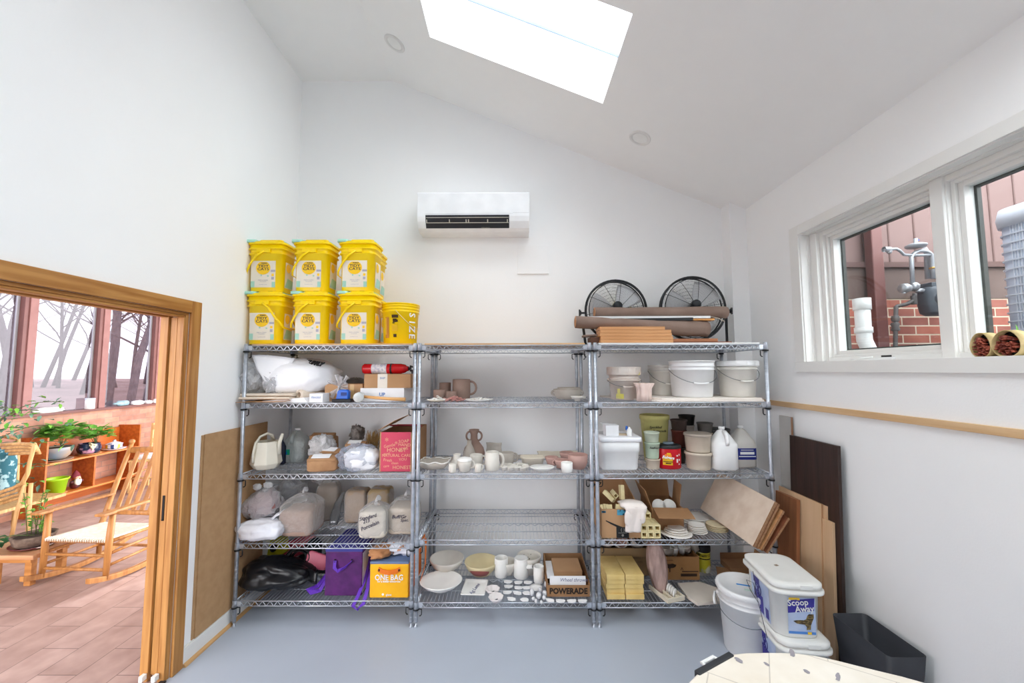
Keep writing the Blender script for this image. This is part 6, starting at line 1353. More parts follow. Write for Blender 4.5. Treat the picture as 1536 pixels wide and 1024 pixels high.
for (x_,zz,w__,h__) in ((.035,.095,.012,.01),(.052,.1,.008,.012),(.035,.06,.012,.025),(.052,.065,.01,.012),(.05,.035,.008,.01)): crv(b,x_-w__/2,x_+w__/2,zz-h__/2,zz+h__/2,0,.0016,2)
b.build('side_print',m_white,t)
# jugs
hh=Zp(640,2.88,1.5)-z
jug('gallon_jug','opaque white gallon jug with a handle on the third shelf',(X(1088.5,2.87,z),2.905,z),.172,.15,hh,m_wb,m_wb,rz=0)
t=jug('gallon_jug','frosted gallon jug with a blue label behind the white one',(X(1117,2.95,z),2.985,z),.165,.15,hh-.004,mat('frosted_jug',(206,202,196),.35),m_wb,handle=False)
b=M(); b.loft([rrect(.167,.152,.04,.062,5),rrect(.167,.152,.04,.142,5)],cap0=False,cap1=False); b.build('label',mat('label_blue',(30,44,130),.4),t)
b=M(); b.box((.0,-.0768,.108),(.10,.001,.018)); b.box((0,-.0768,.085),(.12,.001,.006)); b.box((0,-.0768,.13),(.09,.001,.004)); b.build('label_text',m_white,t)
# ---- shelf 4
z=S3[3]
# shipping box
xa=X(903,2.80,z+.1); xb=X(961,2.80,z+.1); wb=xb-xa; hb=Zp(764,2.80,.8)-z
t=thing('shipping_box','open shipping box with a black curved arrow and tape, full of cream posts','box',((xa+xb)/2,3.02,z))
b=M(); openbox(b,wb,.42,hb,.004); b.box((0,.211,hb+.05),(wb,.004,.1)); b.prism([(-.21,hb),(.21,hb),(.21,hb+.1)],.004,o=(wb/2,0,0),u=(0,1,0),w=(0,0,1)); b.build('box_body',m_kraft,t)
b=M(); pts=[]; top=[];bot=[]
for k in range(15):
    u=k/14; x_=-wb/2+.028+u*.26; zc_=.115-.075*math.sin(min(1,u*1.05)*PI*.52)+.0; th=.004+.013*math.sin(PI*min(1,u*.95+.05)); top.append((x_,zc_+th*.5)); bot.append((x_,zc_-th*.5))
top=[p for p in top if p[0]<wb/2]; bot=[p for p in bot if p[0]<wb/2]
b.prism(bot+top[::-1],.0008,o=(0,-.2115,0)); b.build('arrow_print',m_blk,t)
b=M(); b.box((-.0+.01,-.212,.036),(.085,.0012,.072)); b.build('black_tape',m_blk,t)
b=M(); b.text('( )',.03,face_front(.01,-.2132,.055),0,.0002); b.box((.01,-.2132,.034),(.06,.0005,.003)); b.lathe([(0,0),(.008,0)],12,c=(.01,-.2132,.018),R=RX(PI/2)); b.build('tape_print',mat('tape_grey',(150,146,140),.6),t)
b=M(); b.box((-.0+.005,-.212,hb-.022),(.06,.0012,.036)); b.box((-wb/2+.015,-.212,hb-.018),(.028,.0012,.012)); b.build('side_tape',mat('dark_teal_tape',(24,60,80),.5,0,(70,150,180),30,lo=.5,hi=.55),t)
b=M(); b.text('AMZ',.05,face_front(-.09,.2088,hb+.045),0,.0003,bold=.001); b.build('inside_print',m_blk,t)
m_post_=mat('cordierite_cream',(232,218,172),.85,0,(222,206,156),16)
def sqpost(b,L_,s=.043,wl=.008):
    rg=lambda q,y:[(-q,y,-q),(q,y,-q),(q,y,q),(-q,y,q)]
    b.loft([rg(s/2,0),rg(s/2,L_),rg(s/2-wl,L_),rg(s/2-wl,0)],sm=False,closed=True)
bp=M(); sqpost(bp,.22); PB=bp.build('kiln_post',m_post_,bevel=.0008)
first=True
sp_=.0448; x0=X(962,2.8,z)+.022
for r_ in range(3):
    for c_ in range(3):
        if r_>1 and c_==0: continue
        if first: o=PB; first=False
        else: o=PB.copy(); COL.objects.link(o)
        y=2.80 if r_<2 else 2.90; xx=x0+c_*sp_ if r_<2 else x0-.03+c_*sp_
        o.location=(xx,y,z+.022+r_*sp_); tag(o,('square hollow kiln post in the front two rows beside the shipping box' if r_<2 else 'square hollow kiln post stacked on top, behind the front rows'),'kiln post','kiln posts beside the shipping box' if r_<2 else 'upper kiln posts beside the shipping box')
r=random.Random(3)
for k in range(16):
    o=PB.copy(); COL.objects.link(o); o.scale=(.40,.5,.40); o.location=((xa+xb)/2-wb/2+.02+.0165*k*.93,2.835,z+hb-.092+(k%2)*.004); o.rotation_euler=(PI/2*.9,r.uniform(-.2,.2),r.uniform(-.2,.2)); tag(o,'short kiln post standing in the row along the front of the shipping box','kiln post','short posts in the shipping box')
for (px,dz,ro,sc_,lb) in ((924,.055,(0,.785,0),.72,'kiln post turned on its corner, showing its square hole, above the others in the box'),(921,.02,(.5,.3,.8),.68,'kiln post tipped on its side in the shipping box'),(933,.03,(1.35,.1,.3),.68,'kiln post standing upright at the right of the shipping box')):
    o=PB.copy(); COL.objects.link(o); o.scale=(sc_,.45,sc_); o.location=(X(px,2.93,z+hb+.03),2.93,z+hb+dz-.004); o.rotation_euler=ro; tag(o,lb,'kiln post')
# white glove
t=thing('cloth_glove','white cotton glove draped over the front of the shipping box','glove',(X(951,2.79,z+.12),2.792,z+hb))
b=M()
def gl_(u,v):
    w__=.085-.035*min(1,v*1.6)+(.0 if v<.7 else .0); x_=(u-.5)*2*w__+.012*math.sin(v*5); 
    zz=.022-.16*max(0,v-.22)/.78; y_=-.012-.012*math.sin(u*PI)-.006*math.sin(u*9) if v>.22 else .10-.5*v+.0
    return (x_,y_,zz if v>.22 else .022+.014*math.sin(u*PI))
b.patch(gl_,18,18); b.build('cuff',mat('cotton_white',(236,226,220),.9,0,(228,216,208),10,bump=.3),t,solid=.012)
b=M(); b.blob((-.045,-.02,-.05),(.05,.03,.10),16,12,amp=.1); b.blob((.05,-.018,-.04),(.045,.03,.085),16,12,amp=.1); b.blob((0,.03,.022),(.17,.11,.045),20,12,amp=.15); b.build('fingers',mat('cotton_white'),t)
# open box with plates
xa=X(984,2.9,z+.1); xb=X(1031,2.9,z+.1); wb=xb-xa; hb=.16
t=thing('cardboard_box','open cardboard box with raised flaps holding two white discs','box',((xa+xb)/2-.012,3.07,z),rz=-.05)
b=M(); openbox(b,wb,.30,hb,.004); b.build('box_body',m_kraft2,t)
for (c,d,R_) in (((-wb/2-.02,-.0,hb+.06),(.004,.29,.125),RY(-.35)),((wb/2+.008,.0,hb+.07),(.004,.15,.15),RY(.12)),((0,.17,hb+.055),(wb,.004,.12),RX(-.35)),((.02,-.215,hb-.012),(wb*1.1,.14,.004),RX(.18))):
    b=M(); b.box(c,d,R=R_); b.build('flap',m_kraft2,t)
for k,(dx,lb) in enumerate(((-.04,'white round disc standing at the left inside the open box'),(.035,'white round disc standing at the right inside the open box'))):
    b=M(); b.lathe([(0,-.006),(.048,-.006),(.05,0),(.048,.006),(0,.006)],32,R=RX(PI/2-.5)); o=one('ceramic_disc',b,m_wg,lb,'disc',(t.location.x+dx,3.0,z+hb-.012))
# plates
def plate(nm,lb,px,Y,r,zz,m,g=None,sc=1):
    b=M(); b.lathe([(0,0),(r*.7,0),(r,.006),(r,.010),(r*.85,.0085),(0,.007)],32,wob=lambda a,q:.02*math.sin(2*a+px)); return one(nm,b,m,lb,'plate',(X(px,Y,z),Y,zz),group=g)
m_pl_=mat('white_plate',(242,238,232),.7); m_pl2=mat('cream_disc',(222,206,172),.75)
def pstack(px,Y,rs,lb,g,m,dx=0):
    for i,r in enumerate(rs): plate('ceramic_plate',lb%(['bottom','second','third','fourth','fifth','sixth'][i] if i<len(rs)-1 else 'topmost'),px+dx*i,Y,r,z+.0115*i,m,g)
pstack(1014,2.88,[.105,.078,.072,.055],'%s white plate in the front-most plate stack','front stack of white plates',m_pl_)
pstack(1046,2.91,[.066,.064,.062,.06,.056],'%s white plate in the middle plate stack beside the front one','middle stack of white plates',m_pl_,-.4)
pstack(1075.5,2.945,[.074,.074,.073,.073],'%s cream disc in the right-hand stack near the leaning boards','right stack of cream discs',m_pl2)
pstack(1044,3.13,[.13,.12,.105],'%s large white plate in the rear stack','rear stack of large plates',m_pl_)
# leaning plywood boards
m_ply=wood('pale_plywood',(218,200,182),(204,182,162),'x',6,.6,8); m_plye=wood('ply_edge',(176,134,98),(148,106,76),'y',20,.6)
def tilted(lb,P,th,m,nm='plywood_board'):
    """P: three corners (front-bottom, front-top, back-bottom) of the sheet; th thickness away from the viewer"""
    A,B,C=[Vector(p) for p in P]; u=B-A; v=C-A; n=u.cross(v).normalized(); n=n if n.x>0 else -n; b=M()
    q=[A,A+v,A+u+v,A+u]; i0=[b.V(p) for p in q]; i1=[b.V(p+n*th) for p in q]
    b.F(i0,0); b.F(i1[::-1],0)
    for a in range(4): c=(a+1)%4; b.F((i0[a],i1[a],i1[c],i0[c]),1)
    bm_=b.build(nm,[m,m_plye]); return tag(bm_,lb,'board')
A=at(1129,819,Y=2.62); B=at(1162,752,Y=2.62); C=at(1050,762,Y=3.15)
tilted('pale plywood board tilted across the right end of the fourth shelf',(A,B,C),.012,m_ply)
n_=(B-A).cross(C-A).normalized()
if n_.x<0: n_=-n_
off=n_*.0135
tilted('second plywood board directly behind the large tilted one',(A+off,B+off+Vector((0,0,.002)),C+off),.012,m_ply)
for k,(dx,lb,mm) in enumerate(((.030,'dark-edged board behind the tilted plywood pair',m_dkw),(.052,'orange-brown wood piece among the tilted boards',m_alder),(.078,'right-most tilted board beside the shelf post',m_dkw))):
    o_=n_*dx+Vector((.012*k,0,-.004*k)); tilted(lb,(A+o_+Vector((.0,.0,.0)),B+o_-Vector((0,0,.03*k)),A+o_+(C-A)*.6),.016,mm,'wood_board')
# ---- shelf 5
z=S3[4]
m_kb=mat('kiln_brick_yellow',(226,198,132),.9,0,(216,186,118),14,bump=.2)
b=M(); b.box((0,0,.016),(.124,.28,.032)); BR=b.build('yellow_brick',m_kb,bevel=.002); i=0
NM=['bottom','second','third','fourth','top']
for c_,(px,sd_) in enumerate(((923.5,'left'),(952,'right'))):
    for k in range(5):
        if i==0: o=BR
        else: o=BR.copy(); COL.objects.link(o)
        o.location=(X(px,2.83,z)+[.0,.003,-.003,.002,0][k],2.965+.006*((k*3)%4)-.01,z+.0325*k); tag(o,'%s pale yellow brick of the %s stack on the bottom shelf'%(NM[k],sd_),'brick','two stacks of pale yellow bricks'); i+=1
# box of cups
x0=X(902,3.14,z+.1); x1=X(976,3.14,z+.1); t=thing('cup_box','cardboard box filled with tilted white clay cups behind the bricks','box',((x0+x1)/2,3.23,z)); b=M(); openbox(b,x1-x0,.20,.20,.004); b.build('box_body',mat('dull_kraft',(158,132,98),.85),t)
b=M(); b.text('HANDLE WITH',.018,face_front(.10,-.1015,.13),0,.0002); b.text('CARE',.018,face_front(.10,-.1015,.10),0,.0002); b.build('print',mat('faded_print',(104,84,62),.8),t)
m_cw=mat('clay_cup_white',(206,196,186),.8,0,(190,180,170),12)
for (px,r,h,rx,ry,m,lb,dz) in ((912,.05,.10,.9,-.3,m_cw,'tilted white clay cup at the left of the cup box',.215),(930,.052,.12,1.15,.1,m_cw,'tilted white clay cup with a pinkish inside in the cup box',.215),(957,.058,.11,.75,.05,m_cw,'tilted white clay cup holding a grey one in the cup box',.215),(916,.05,.1,.2,0,m_cw,'white clay cup at the back of the cup box',.25)):
    t=thing('clay_cup',lb,'cup',(X(px,3.2,z+.2),3.22 if dz<.24 else 3.27,z+dz),rot=(rx,ry,0)); M().lathe([(0,-h/2),(r*.7,-h/2),(r*.95,-h*.1),(r,h/2),(r-.007,h/2),(r*.85,-h*.05),(0,-h*.3)],28).build('body',m,t)
    if px==930: M().lathe([(0,h*.3),(r*.9,h*.32)],24).build('inside_glaze',mat('pinkish_glaze',(176,138,126),.6),t)
    if px==957: M().lathe([(r*.45,0),(r*.62,h*.4),(r*.5,h*.4),(r*.4,0)],24).build('inner_ring',mat('grey_clay_dark',(110,102,92),.8),t)
b=M(); b.lathe([(0,0),(.07,0),(.1,.08),(.095,.08),(0,.02)],24); one('terracotta_dish',b,mat('terracotta',(160,98,74),.8),'terracotta dish at the back of the cup box','dish',(X(944,3.26,z+.25),3.27,z+.235))
# mauve cloth
t=thing('fringed_cloth','mauve pleated cloth strip hanging between the two boxes','cloth',(X(983,2.95,z+.12),2.97,z))
b=M(); rings=[]
for k in range(16):
    u=k/15; zz=.315*(1-u)+.006; w__=.055*math.sin(PI*(u*.86+.10))**.6+.012; rings.append([(w__*math.cos(2*PI*j/28)*(1+.10*math.sin(j*2.4))+.02*u,.035*math.sin(2*PI*j/28)*(1+.12*math.sin(j*3.1))-.06*u,zz) for j in range(28)])
b.loft(rings); b.build('cloth',mat('mauve_pleats',(150,124,118),.9,0,(186,158,150),30,stretch=(1,1,.25),bump=.6,bscale=40),t)
# printed box of ceramics
x0=X(993,3.06,z+.1); x1=X(1050,3.06,z+.1); t=thing('ceramics_box','brown cardboard box with a tree print, filled with pale ceramics','box',((x0+x1)/2,3.19,z)); b=M(); openbox(b,x1-x0,.24,.165,.004); b.build('box_body',mat('brown_board',(168,124,80),.85),t)
b=M(); b.text('Y',.06,face_front(-.08,-.1215,.075),0,.0002,bold=.001); b.blob((-.08,-.1212,.10),(.09,.001,.03),14,8,amp=.5,fr=4); b.box((.07,-.1213,.06),(.12,.0006,.007)); b.box((.06,-.1213,.035),(.12,.0006,.02)); b.box((-.085,-.1213,.14),(.06,.0006,.003)); b.text('^',.05,face_front(.01,-.1213,.07),0,.0002); b.build('print',mat('box_print_dark',(70,52,38),.8),t)
PC=[(1012,.03,'small white pinch pot lying in the ceramics box',m_wg),(1025,.028,'white perforated cup in the ceramics box',m_wg),(1003,.045,'grey-brown clay bowl at the left of the ceramics box',m_gc),(1033,.026,'little white cup at the right of the ceramics box',m_cw)]
for i,(px,r,lb,m) in enumerate(PC): pot('ceramic_piece',lb,'cup',(X(px,3.14,z+.18),3.15+.02*(i%2),z+.165),[(0,-.02),(r*.7,-.02),(r,.02),(r*.98,.035),(r*.85,.035),(0,-.0)],m)
b=M(); b.tube([(0,0,0),(-.05,.02,.10)],[.05,.055],20); o=one('clay_cylinder',b,m_gc,'thick grey-brown clay cylinder leaning at the back of the ceramics box','clay form',(X(1044,3.2,z+.17),3.22,z+.15))
b=M(); b.blob((0,0,0),(.13,.1,.09),20,12,amp=.15,seed=4); one('dark_bundle',b,mat('dark_bundle',(54,46,44),.8),'dark wrapped bundle behind the ceramics box','bundle',(X(1003,3.28,z+.2),3.3,z+.235))
t=thing('paint_can','black-lidded yellow and black can behind the ceramics box','can',(X(1056.5,3.2,z),3.21,z)); M().lathe([(0,0),(.047,0),(.05,.004),(.05,.15),(0,.15)],28).build('body',mat('can_yellow',(206,196,50),.4,0,(230,228,210),12,lo=.5,hi=.6),t); M().lathe([(.0505,.10),(.051,.108)],28).build('band',m_blk,t); M().lathe([(.051,.15),(.053,.155),(.053,.19),(.046,.20),(0,.20)],28).build('lid',m_blk,t); M().lathe([(.0506,.118),(.0506,.14)],28).build('text_band',mat('can_text',(60,56,20),.5,0,(206,196,50),50),t)
# kiln furniture tray
p=at(1003,895,Z=z); t=thing('kiln_tray','cream slotted tray holding small white half rounds','tray',(p.x-.002,p.y+.035,z),rz=.32)
b=M(); b.bb(-.07,.07,-.10,.10,0,.008); b.bb(-.07,.07,-.10,-.088,.008,.028)
for x in (-.066,-.022,.022,.066): b.bb(x-.004,x+.004,-.088,.10,.008,.028)
b.build('tray_body',m_post_.copy() if 0 else mat('pale_cordierite',(226,216,196),.85),t,bevel=.001)
for k in range(5):
    b=M(); b.lathe([(0,-.003),(.03,-.003),(.03,.003),(0,.003)],24,R=RX(PI/2)); o=one('half_round',b,m_wg,'thin white round piece standing in the slotted tray','disc',(p.x+.012+.006*k,p.y+.07-.022*k,z+.034),rz=.8,group='round pieces standing in the slotted tray')
# white slab
b=M(); P=[at(x_,y_,Z=z+.02) for (x_,y_) in ((1016,874),(1050,872),(1081,883),(1082,901),(1046,904),(1030,893))]; b.prism([(q.x,q.y) for q in P],-.02,o=(0,0,z+.021),u=(1,0,0),w=(0,1,0)); one('kiln_shelf',b,mat('kiln_shelf_white',(214,204,192),.85,0,(206,196,184),9),'thick whitish six-sided kiln slab on the bottom shelf','kiln shelf',(0,0,0),bevel=.002)
# cardboard pieces on the right of the bottom shelf
b=M(); b.box((0,0,.02),(.3,.16,.04)); b.box((.12,.0,.075),(.004,.16,.08),R=RY(.2)); b.box((0,.08,.06),(.3,.004,.05)); one('flattened_carton',b,m_kraft2,'low open brown carton at the back right of the bottom shelf','box',(X(1122,3.2,z),3.24,z))
b=M(); b.box((0,0,.006),(.12,.22,.008)); o=one('cardboard_sheet',b,m_kraft,'strip of cardboard leaning at the back right of the bottom shelf','cardboard',(X(1087,3.15,z),3.13,z),rz=-.4)
# ================================================================ FLOOR, RIGHT CORNER
p=at(1110,885,Z=.39); 
t=bucket('lidded_bucket','tall round white bucket with a lid and a blue tape mark on the floor',(1.425,2.575,0),.128,.152,.375,m_wb,bands=((.80,.010),(.87,.006)),lid=m_wb,bail=(.0,1),rz=-.5,lidh=.03)
for c in list(t.children):
    if c.name.startswith(('bail','grip')): bpy.data.objects.remove(c)
b=M(); pts=[]
for k in range(21):
    a=PI*k/20; pts.append((-.166*math.cos(a),-.166*math.sin(a)-.004,.300-.085*math.sin(a)))
b.tube(pts,.002,6); b.build('bail',m_wire,t); b=M(); b.tube([(-.17,-.0,.30),(-.176,-.03,.275),(-.17,-.06,.255)],.007,8); b.build('grip',m_wb,t)
b=M(); b.box((-.01,-.0,.3775),(.075,.014,.0008),R=RZ(.15)); b.build('blue_tape',mat('blue_tape',(40,140,214),.6),t); b=M(); b.box((.02,-.05,.3775),(.05,.02,.0006),R=RZ(.2)); b.build('green_mark',mat('green_mark',(204,226,214),.7),t); b=M(); b.box((.10,.03,.3775),(.025,.01,.0006),R=RZ(.7)); b.build('brown_mark',mat('brown_mark',(150,130,112),.7),t)
# litter tubs
m_lt=mat('tub_white',(238,238,234),.35); m_cob=mat('cobalt_label',(50,46,140),.4,0,(64,56,156),20); m_sky=mat('sky_label',(196,208,232),.4,0,(166,186,222),9); m_gold=mat('gold_label',(240,200,60),.4)
def tub(lb,loc,rz,h,cut=False):
    t=thing('litter_tub',lb,'tub',loc,rz=rz,group='two stacked white rectangular tubs'); w_,d_=.245,.36; q=lambda a,c,z_:rrect(a,c,.06,z_,6)
    b=M(); b.loft([q(w_-.03,d_-.03,0),q(w_-.025,d_-.025,.005),q(w_-.008,d_-.008,h*.80),q(w_+.03,d_+.03,h*.805),q(w_+.034,d_+.034,h*.815),q(w_+.034,d_+.034,h*.865),q(w_+.0,d_+.0,h*.87),q(w_+.004,d_+.004,h*.93)]); b.build('body',m_lt,t)
    b=M(); b.loft([q(w_+.012,d_+.012,h*.90),q(w_+.02,d_+.02,h*.91),q(w_+.02,d_+.02,h*.97),q(w_+.004,d_+.004,h*.985),q(w_-.03,d_-.03,h*1.0),q(w_-.05,d_-.05,h*.993)]); b.box((.03,-d_/2-.008,h*.94),(.06,.008,.02)); b.build('lid',m_lt,t,bevel=0)
    y=-(d_-.012)/2-.001; b=M()
    f=lambda x0,x1,z0,z1,m,k:b.F([b.V((x0,-( (d_-.025)/2+(z0/h)*.0105)-.001*k,z0)),b.V((x1,-((d_-.025)/2+(z0/h)*.0105)-.001*k,z0)),b.V((x1,-((d_-.025)/2+(z1/h)*.0105)-.001*k,z1)),b.V((x0,-((d_-.025)/2+(z1/h)*.0105)-.001*k,z1))],m)
    f(-.06,.078,.02,h*.74,0,1); f(-.058,.076,.022,.035,1,2); f(.035,.055,.022,.035,2,3)
    if True:
        yb=lambda z0,k:-((d_-.025)/2+(z0/h)*.0105)-.001*k
        b.F([b.V((-.06,yb(.12,2),h*.45)),b.V((.07,yb(.14,2),h*.51)),b.V((.074,yb(.2,2),h*.74)),b.V((-.06,yb(.2,2),h*.68))],3); f(-.055,-.0,h*.69,h*.735,2,2)
        b.text('Scoop',.044,face_front(-.010,yb(.165,4),h*.645)@Matrix.Rotation(.10,4,'Z'),4,.0005,bold=.0007,sx=.95); b.text('Away',.044,face_front(.022,yb(.14,4),h*.535)@Matrix.Rotation(.10,4,'Z'),4,.0005,bold=.0007,sx=.95)
        # tabby cat picture
        C_=[(-.035,.088),(-.02,.092),(.0,.094),(.018,.094),(.03,.10),(.036,.118),(.045,.128),(.052,.14),(.058,.13),(.068,.128),(.068,.108),(.06,.09),(.052,.07),(.05,.048),(.03,.046),(.032,.06),(.022,.072),(.0,.074),(-.018,.076)]
        b.prism(C_,-.0006,m=5,o=(0,yb(.1,2),0)) 
    b.build('front_label',[m_sky,mat('blue_strip',(84,140,214),.4),m_gold,m_cob,m_white,mat('tabby_fur',(132,112,70),.7,0,(70,58,40),60,stretch=(1,1,3),lo=.45,hi=.55)],t)
    b=M(); xs=lambda z0,k:-((w_-.025)/2+(z0/h)*.0105)-.001*k
    g=lambda y0,y1,z0,z1,m,k:b.F([b.V((xs(z0,k),y1,z0)),b.V((xs(z0,k),y0,z0)),b.V((xs(z1,k),y0,z1)),b.V((xs(z1,k),y1,z1))],m)
    g(-.10,.10,.02,h*.74,0,1); g(-.03,.07,.03,h*.44,1,2); g(-.0,.07,h*.60,h*.73,1,2); b.lathe([(.034,0),(.036,.001),(.028,.001),(.028,0)],28,m=1,c=(xs(.15,2),.02,h*.52),R=RY(-PI/2)); b.box((xs(.15,3),.02,h*.52),(.001,.014,.05),m=1,R=RX(.6)); b.box((xs(.15,3),.02,h*.52),(.001,.014,.05),m=1,R=RX(-.6)); g(-.085,-.05,.03,h*.3,1,2)
    b.build('side_label',[m_sky,m_cob],t); return t
TX,TY=1.535,2.40
tub('lower white rectangular tub with a purple-blue label, mostly hidden behind the table',(TX+.012,TY-.02,0),-.10,.285)
t=tub('upper white rectangular tub with a cat picture on its blue label',(TX,TY,.2855),-.10,.285)
M().box((-.01,.02,.2850),(.02,.016,.001),R=RZ(.4)).build('lid_mark',mat('brown_mark'),t)
b=M(); b.tube([(-.142,.02,.245),(-.15,-.02,.20),(-.165,-.05,.16),(-.155,-.06,.11),(-.17,.0,.15),(-.175,.03,.19),(-.16,-.02,.20),(-.15,-.10,.02),(-.145,-.12,-.04)],.0018,5); b.build('bail',mat('dark_wire',(60,56,70),.4,.5),t)
# leaning boards
def lean(lb,nm,y0,y1,h,x_top,x_bot,th,m,edge=None,cut=0):
    b=M(); i=[]
    t_=Vector((x_top,0,h)); b_=Vector((x_bot,0,0)); n=Vector(((t_-b_).z,0,-(t_-b_).x)).normalized()*th
    for base in (0,1):
        for (y,p) in ((y0,b_),(y1,b_),(y1,t_-Vector((0,0,cut))),(y0,t_)): i.append(b.V((p.x+(n.x if base else 0),y,max(0.0,p.z+(n.z if base else 0)))))
    for k,f in enumerate(((0,3,2,1),(4,5,6,7),(0,1,5,4),(1,2,6,5),(2,3,7,6),(3,0,4,7))): b.F([i[q] for q in f],0 if k<2 else 1)
    o=b.build(nm,[m,edge or m],bevel=.001); return tag(o,lb,'board')
m_es=wood('espresso_wood',(66,48,42),(50,36,32),'z',8,.4); m_ply2=wood('birch_plywood',(222,188,152),(208,172,134),'z',6,.55,8); m_rw=wood('red_brown_plank',(166,110,74),(146,92,60),'z',10,.5)
lean('tall pale grey board leaning in the corner behind the dark one','grey_board',2.86,2.985,1.372,1.955,1.93,.016,mat('pale_grey_board',(196,194,190),.6),wood('thin_brown_edge',(150,112,84),(130,94,70),'z'))
lean('tall dark espresso-brown board leaning on the right wall','dark_board',2.43,2.845,1.252,1.93,1.895,.02,m_es,cut=-.0)
lean('wide birch plywood board leaning in front of the dark board','plywood_board',2.535,2.93,.88,1.893,1.85,.012,m_ply2,wood('birch_edge',(190,150,112),(166,124,90),'z'))
lean('second birch plywood sheet just behind the wide one','plywood_board',2.515,2.90,.872,1.908,1.868,.011,m_ply2)
lean('narrow birch plywood strip leaning at the front edge of the dark board','plywood_board',2.46,2.545,.795,1.895,1.87,.018,m_ply2)
lean('short red-brown wood plank leaning in front of the plywood','wood_plank',2.71,2.925,.85,1.865,1.815,.022,m_rw)
# black bin
zt=.36; P=[at(1252,921,Z=zt),at(1308,925,Z=zt),at(1387,979,Z=zt),at(1325,983,Z=zt)]
c=sum(P,Vector())/4; t=thing('waste_bin','dark charcoal rectangular waste bin against the right wall','bin',(c.x-.005,c.y,0))
w_=.19; d_=.345
m_bin=mat('charcoal_plastic',(52,54,60),.5,0,(46,48,54),8)
b=M(); q=lambda a,c_,z_:rrect(a,c_,.025,z_,5)
b.loft([q(w_-.05,d_-.06,0),q(w_-.045,d_-.055,.005),q(w_,d_,zt),q(w_-.006,d_-.006,zt),q(w_-.05,d_-.06,.01)]); b.build('body',m_bin,t)
# left wall panels
m_hb=mat('hardboard',(186,148,108),.8,0,(176,138,98),20)
lean('large sheet of brown hardboard leaning on the left wall by the doorway','hardboard_sheet',2.53,3.16,1.318,XL+.013,XL+.05,-.005,m_hb) if 0 else None
for k,(y0,y1,h,lb) in enumerate(((2.50,3.13,1.315,'front sheet of brown hardboard leaning on the left wall'),(2.485,3.12,1.312,'rear sheet of brown hardboard against the left wall'))):
    b=M(); x0=XL+.0075-.0068*k; b.bb(x0,x0+.006,y0,y1,.1085,h); o=b.build('hardboard_sheet',m_hb); tag(o,lb,'board')
# work table in the foreground
zt=.75
t=thing('work_table','round work table with a scuffed whitish top in the foreground','table',(.90,.86,0))
m_top=brickmat('scuffed_top',(230,221,208),(227,217,203),(196,186,174),.33,.26,.004,rot=(0,0,.55),rough=.45,bump=.05)
RT=.575; b=M(); pts=[]
for k in range(64):
    a=2*PI*k/64; r=RT*(1+.03*math.cos(4*(a-.35))**3); pts.append((r*math.cos(a),r*math.sin(a)))
b.prism(pts,.028,o=(0,0,zt-.028),u=(1,0,0),w=(0,1,0)); b.build('tabletop',m_top,t,bevel=.008)
b=M(); r=random.Random(9)
for (px,py,w__,l__,ro) in ((1108,990,.018,.03,.3),(1210,1007,.015,.02,.2),(1188,979,.016,.045,-.5),(1257,1015,.012,.045,-.7),(1150,996,.012,.02,.3)):
    b=M(); p=at(px,py,Z=zt)-Vector((.90,.86,0)); n_=14; q=[b.V((p.x+(w__*math.cos(2*PI*k/n_)*math.cos(ro)-l__*math.sin(2*PI*k/n_)*math.sin(ro))*.5*(1+.2*math.sin(3*k)),p.y+(w__*math.cos(2*PI*k/n_)*math.sin(ro)+l__*math.sin(2*PI*k/n_)*math.cos(ro))*.5,zt+.0008)) for k in range(n_)]; b.F(q); b.build('paint_mark',mat('slate_mark',(150,144,150),.7),t)
p1=at(1048,1012,Z=zt)-Vector((.90,.86,0)); p2=at(1100,983,Z=zt)-Vector((.90,.86,0)); md=(p1+p2)/2; an=math.atan2((p2-p1).y,(p2-p1).x)
b=M(); b.box((md.x-.003,md.y+.006,zt-.010),((p2-p1).length,.02,.03),R=RZ(an)); b.build('edge_strip',mat('black_edge',(48,50,54),.5),t,bevel=.003)
b=M(); e_=Vector((math.cos(an+PI/2),math.sin(an+PI/2),0)); u_=(p2-p1).normalized()
b.tube([Vector((md.x,md.y,zt-.012))-u_*.02+e_*.018,Vector((md.x,md.y,zt-.012))-u_*.02+e_*.04,Vector((md.x,md.y,zt-.012))+u_*.04+e_*.04,Vector((md.x,md.y,zt-.012))+u_*.04+e_*.018],.006,8); b.build('side_handle',m_pl,t)
for k in range(4):
    a=PI/4+PI/2*k; b=M(); b.tube([(.40*math.cos(a),.40*math.sin(a),zt-.03),(.44*math.cos(a),.44*math.sin(a),0)],.018,12); b.build('leg',m_post,t)
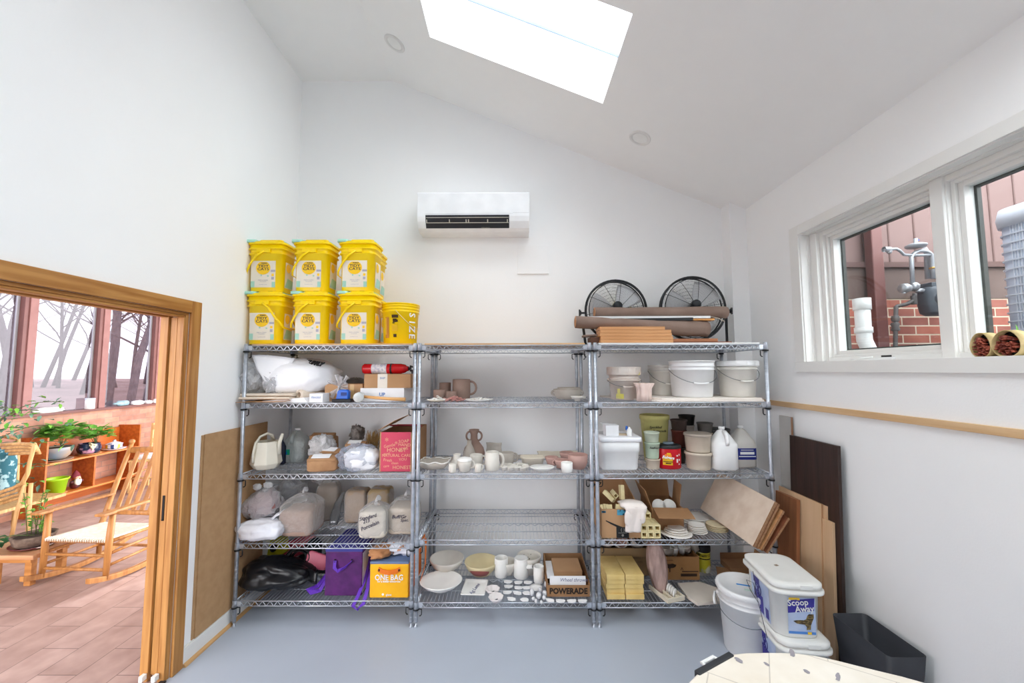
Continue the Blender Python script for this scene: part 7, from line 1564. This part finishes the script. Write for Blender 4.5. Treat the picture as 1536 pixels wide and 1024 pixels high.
# ================================================================ LIGHT
wd=bpy.data.worlds.new('sky'); SC.world=wd; wd.use_nodes=True
N=wd.node_tree.nodes; L=wd.node_tree.links
bg=N['Background']; bg.inputs['Strength'].default_value=WORLD
tc=N.new('ShaderNodeTexCoord'); sp=N.new('ShaderNodeSeparateXYZ'); L.new(tc.outputs['Generated'],sp.inputs[0])
cr=N.new('ShaderNodeValToRGB'); L.new(sp.outputs['Z'],cr.inputs['Fac'])
cr.color_ramp.elements[0].position=0; cr.color_ramp.elements[0].color=(.83,.83,.86,1)
cr.color_ramp.elements[1].position=.6; cr.color_ramp.elements[1].color=(.965,.97,1.0,1)
L.new(cr.outputs['Color'],bg.inputs['Color'])
def portal(name,loc,sx,sy,direction):
    l=bpy.data.lights.new(name,'AREA'); l.shape='RECTANGLE'; l.size=sx; l.size_y=sy; l.cycles.is_portal=True
    o=bpy.data.objects.new(name,l); COL.objects.link(o); o.location=loc
    o.rotation_euler=Vector(direction).to_track_quat('-Z','Y').to_euler()
nn=Vector((-SL,0,1)).normalized()
for (y0,y1),(x0_,x1_) in zip(SKY,SKX):
    c=Vector(((x0_+x1_)/2,(y0+y1)/2,ZF+SL*((x0_+x1_)/2-XK)))+nn*(TH+.1)
    L_=(x1_-x0_)*1.09+.05; W_=y1-y0+.05
    l=bpy.data.lights.new('skylight_portal','AREA'); l.shape='RECTANGLE'; l.size=L_; l.size_y=W_; l.cycles.is_portal=True
    o=bpy.data.objects.new('skylight_portal',l); COL.objects.link(o); o.matrix_world=Matrix.Translation(c)@Matrix.Rotation(math.atan(-SL),4,'Y')
portal('side_window_portal',(2.2,1.87,2.2),1.7,.9,(-1,0,0))
portal('doorway_portal',(XL-.16,(DY0+DY1)/2,1.03),1.95,2.05,(1,0,0)) if 0 else None
vs=SC.view_settings; vs.view_transform='Standard'; vs.look='None'; vs.gamma=1; vs.use_curve_mapping=False; vs.exposure=EXPO
SC.cycles.max_bounces=16; SC.cycles.diffuse_bounces=10; SC.cycles.glossy_bounces=4; SC.cycles.transparent_max_bounces=24; SC.cycles.transmission_bounces=6
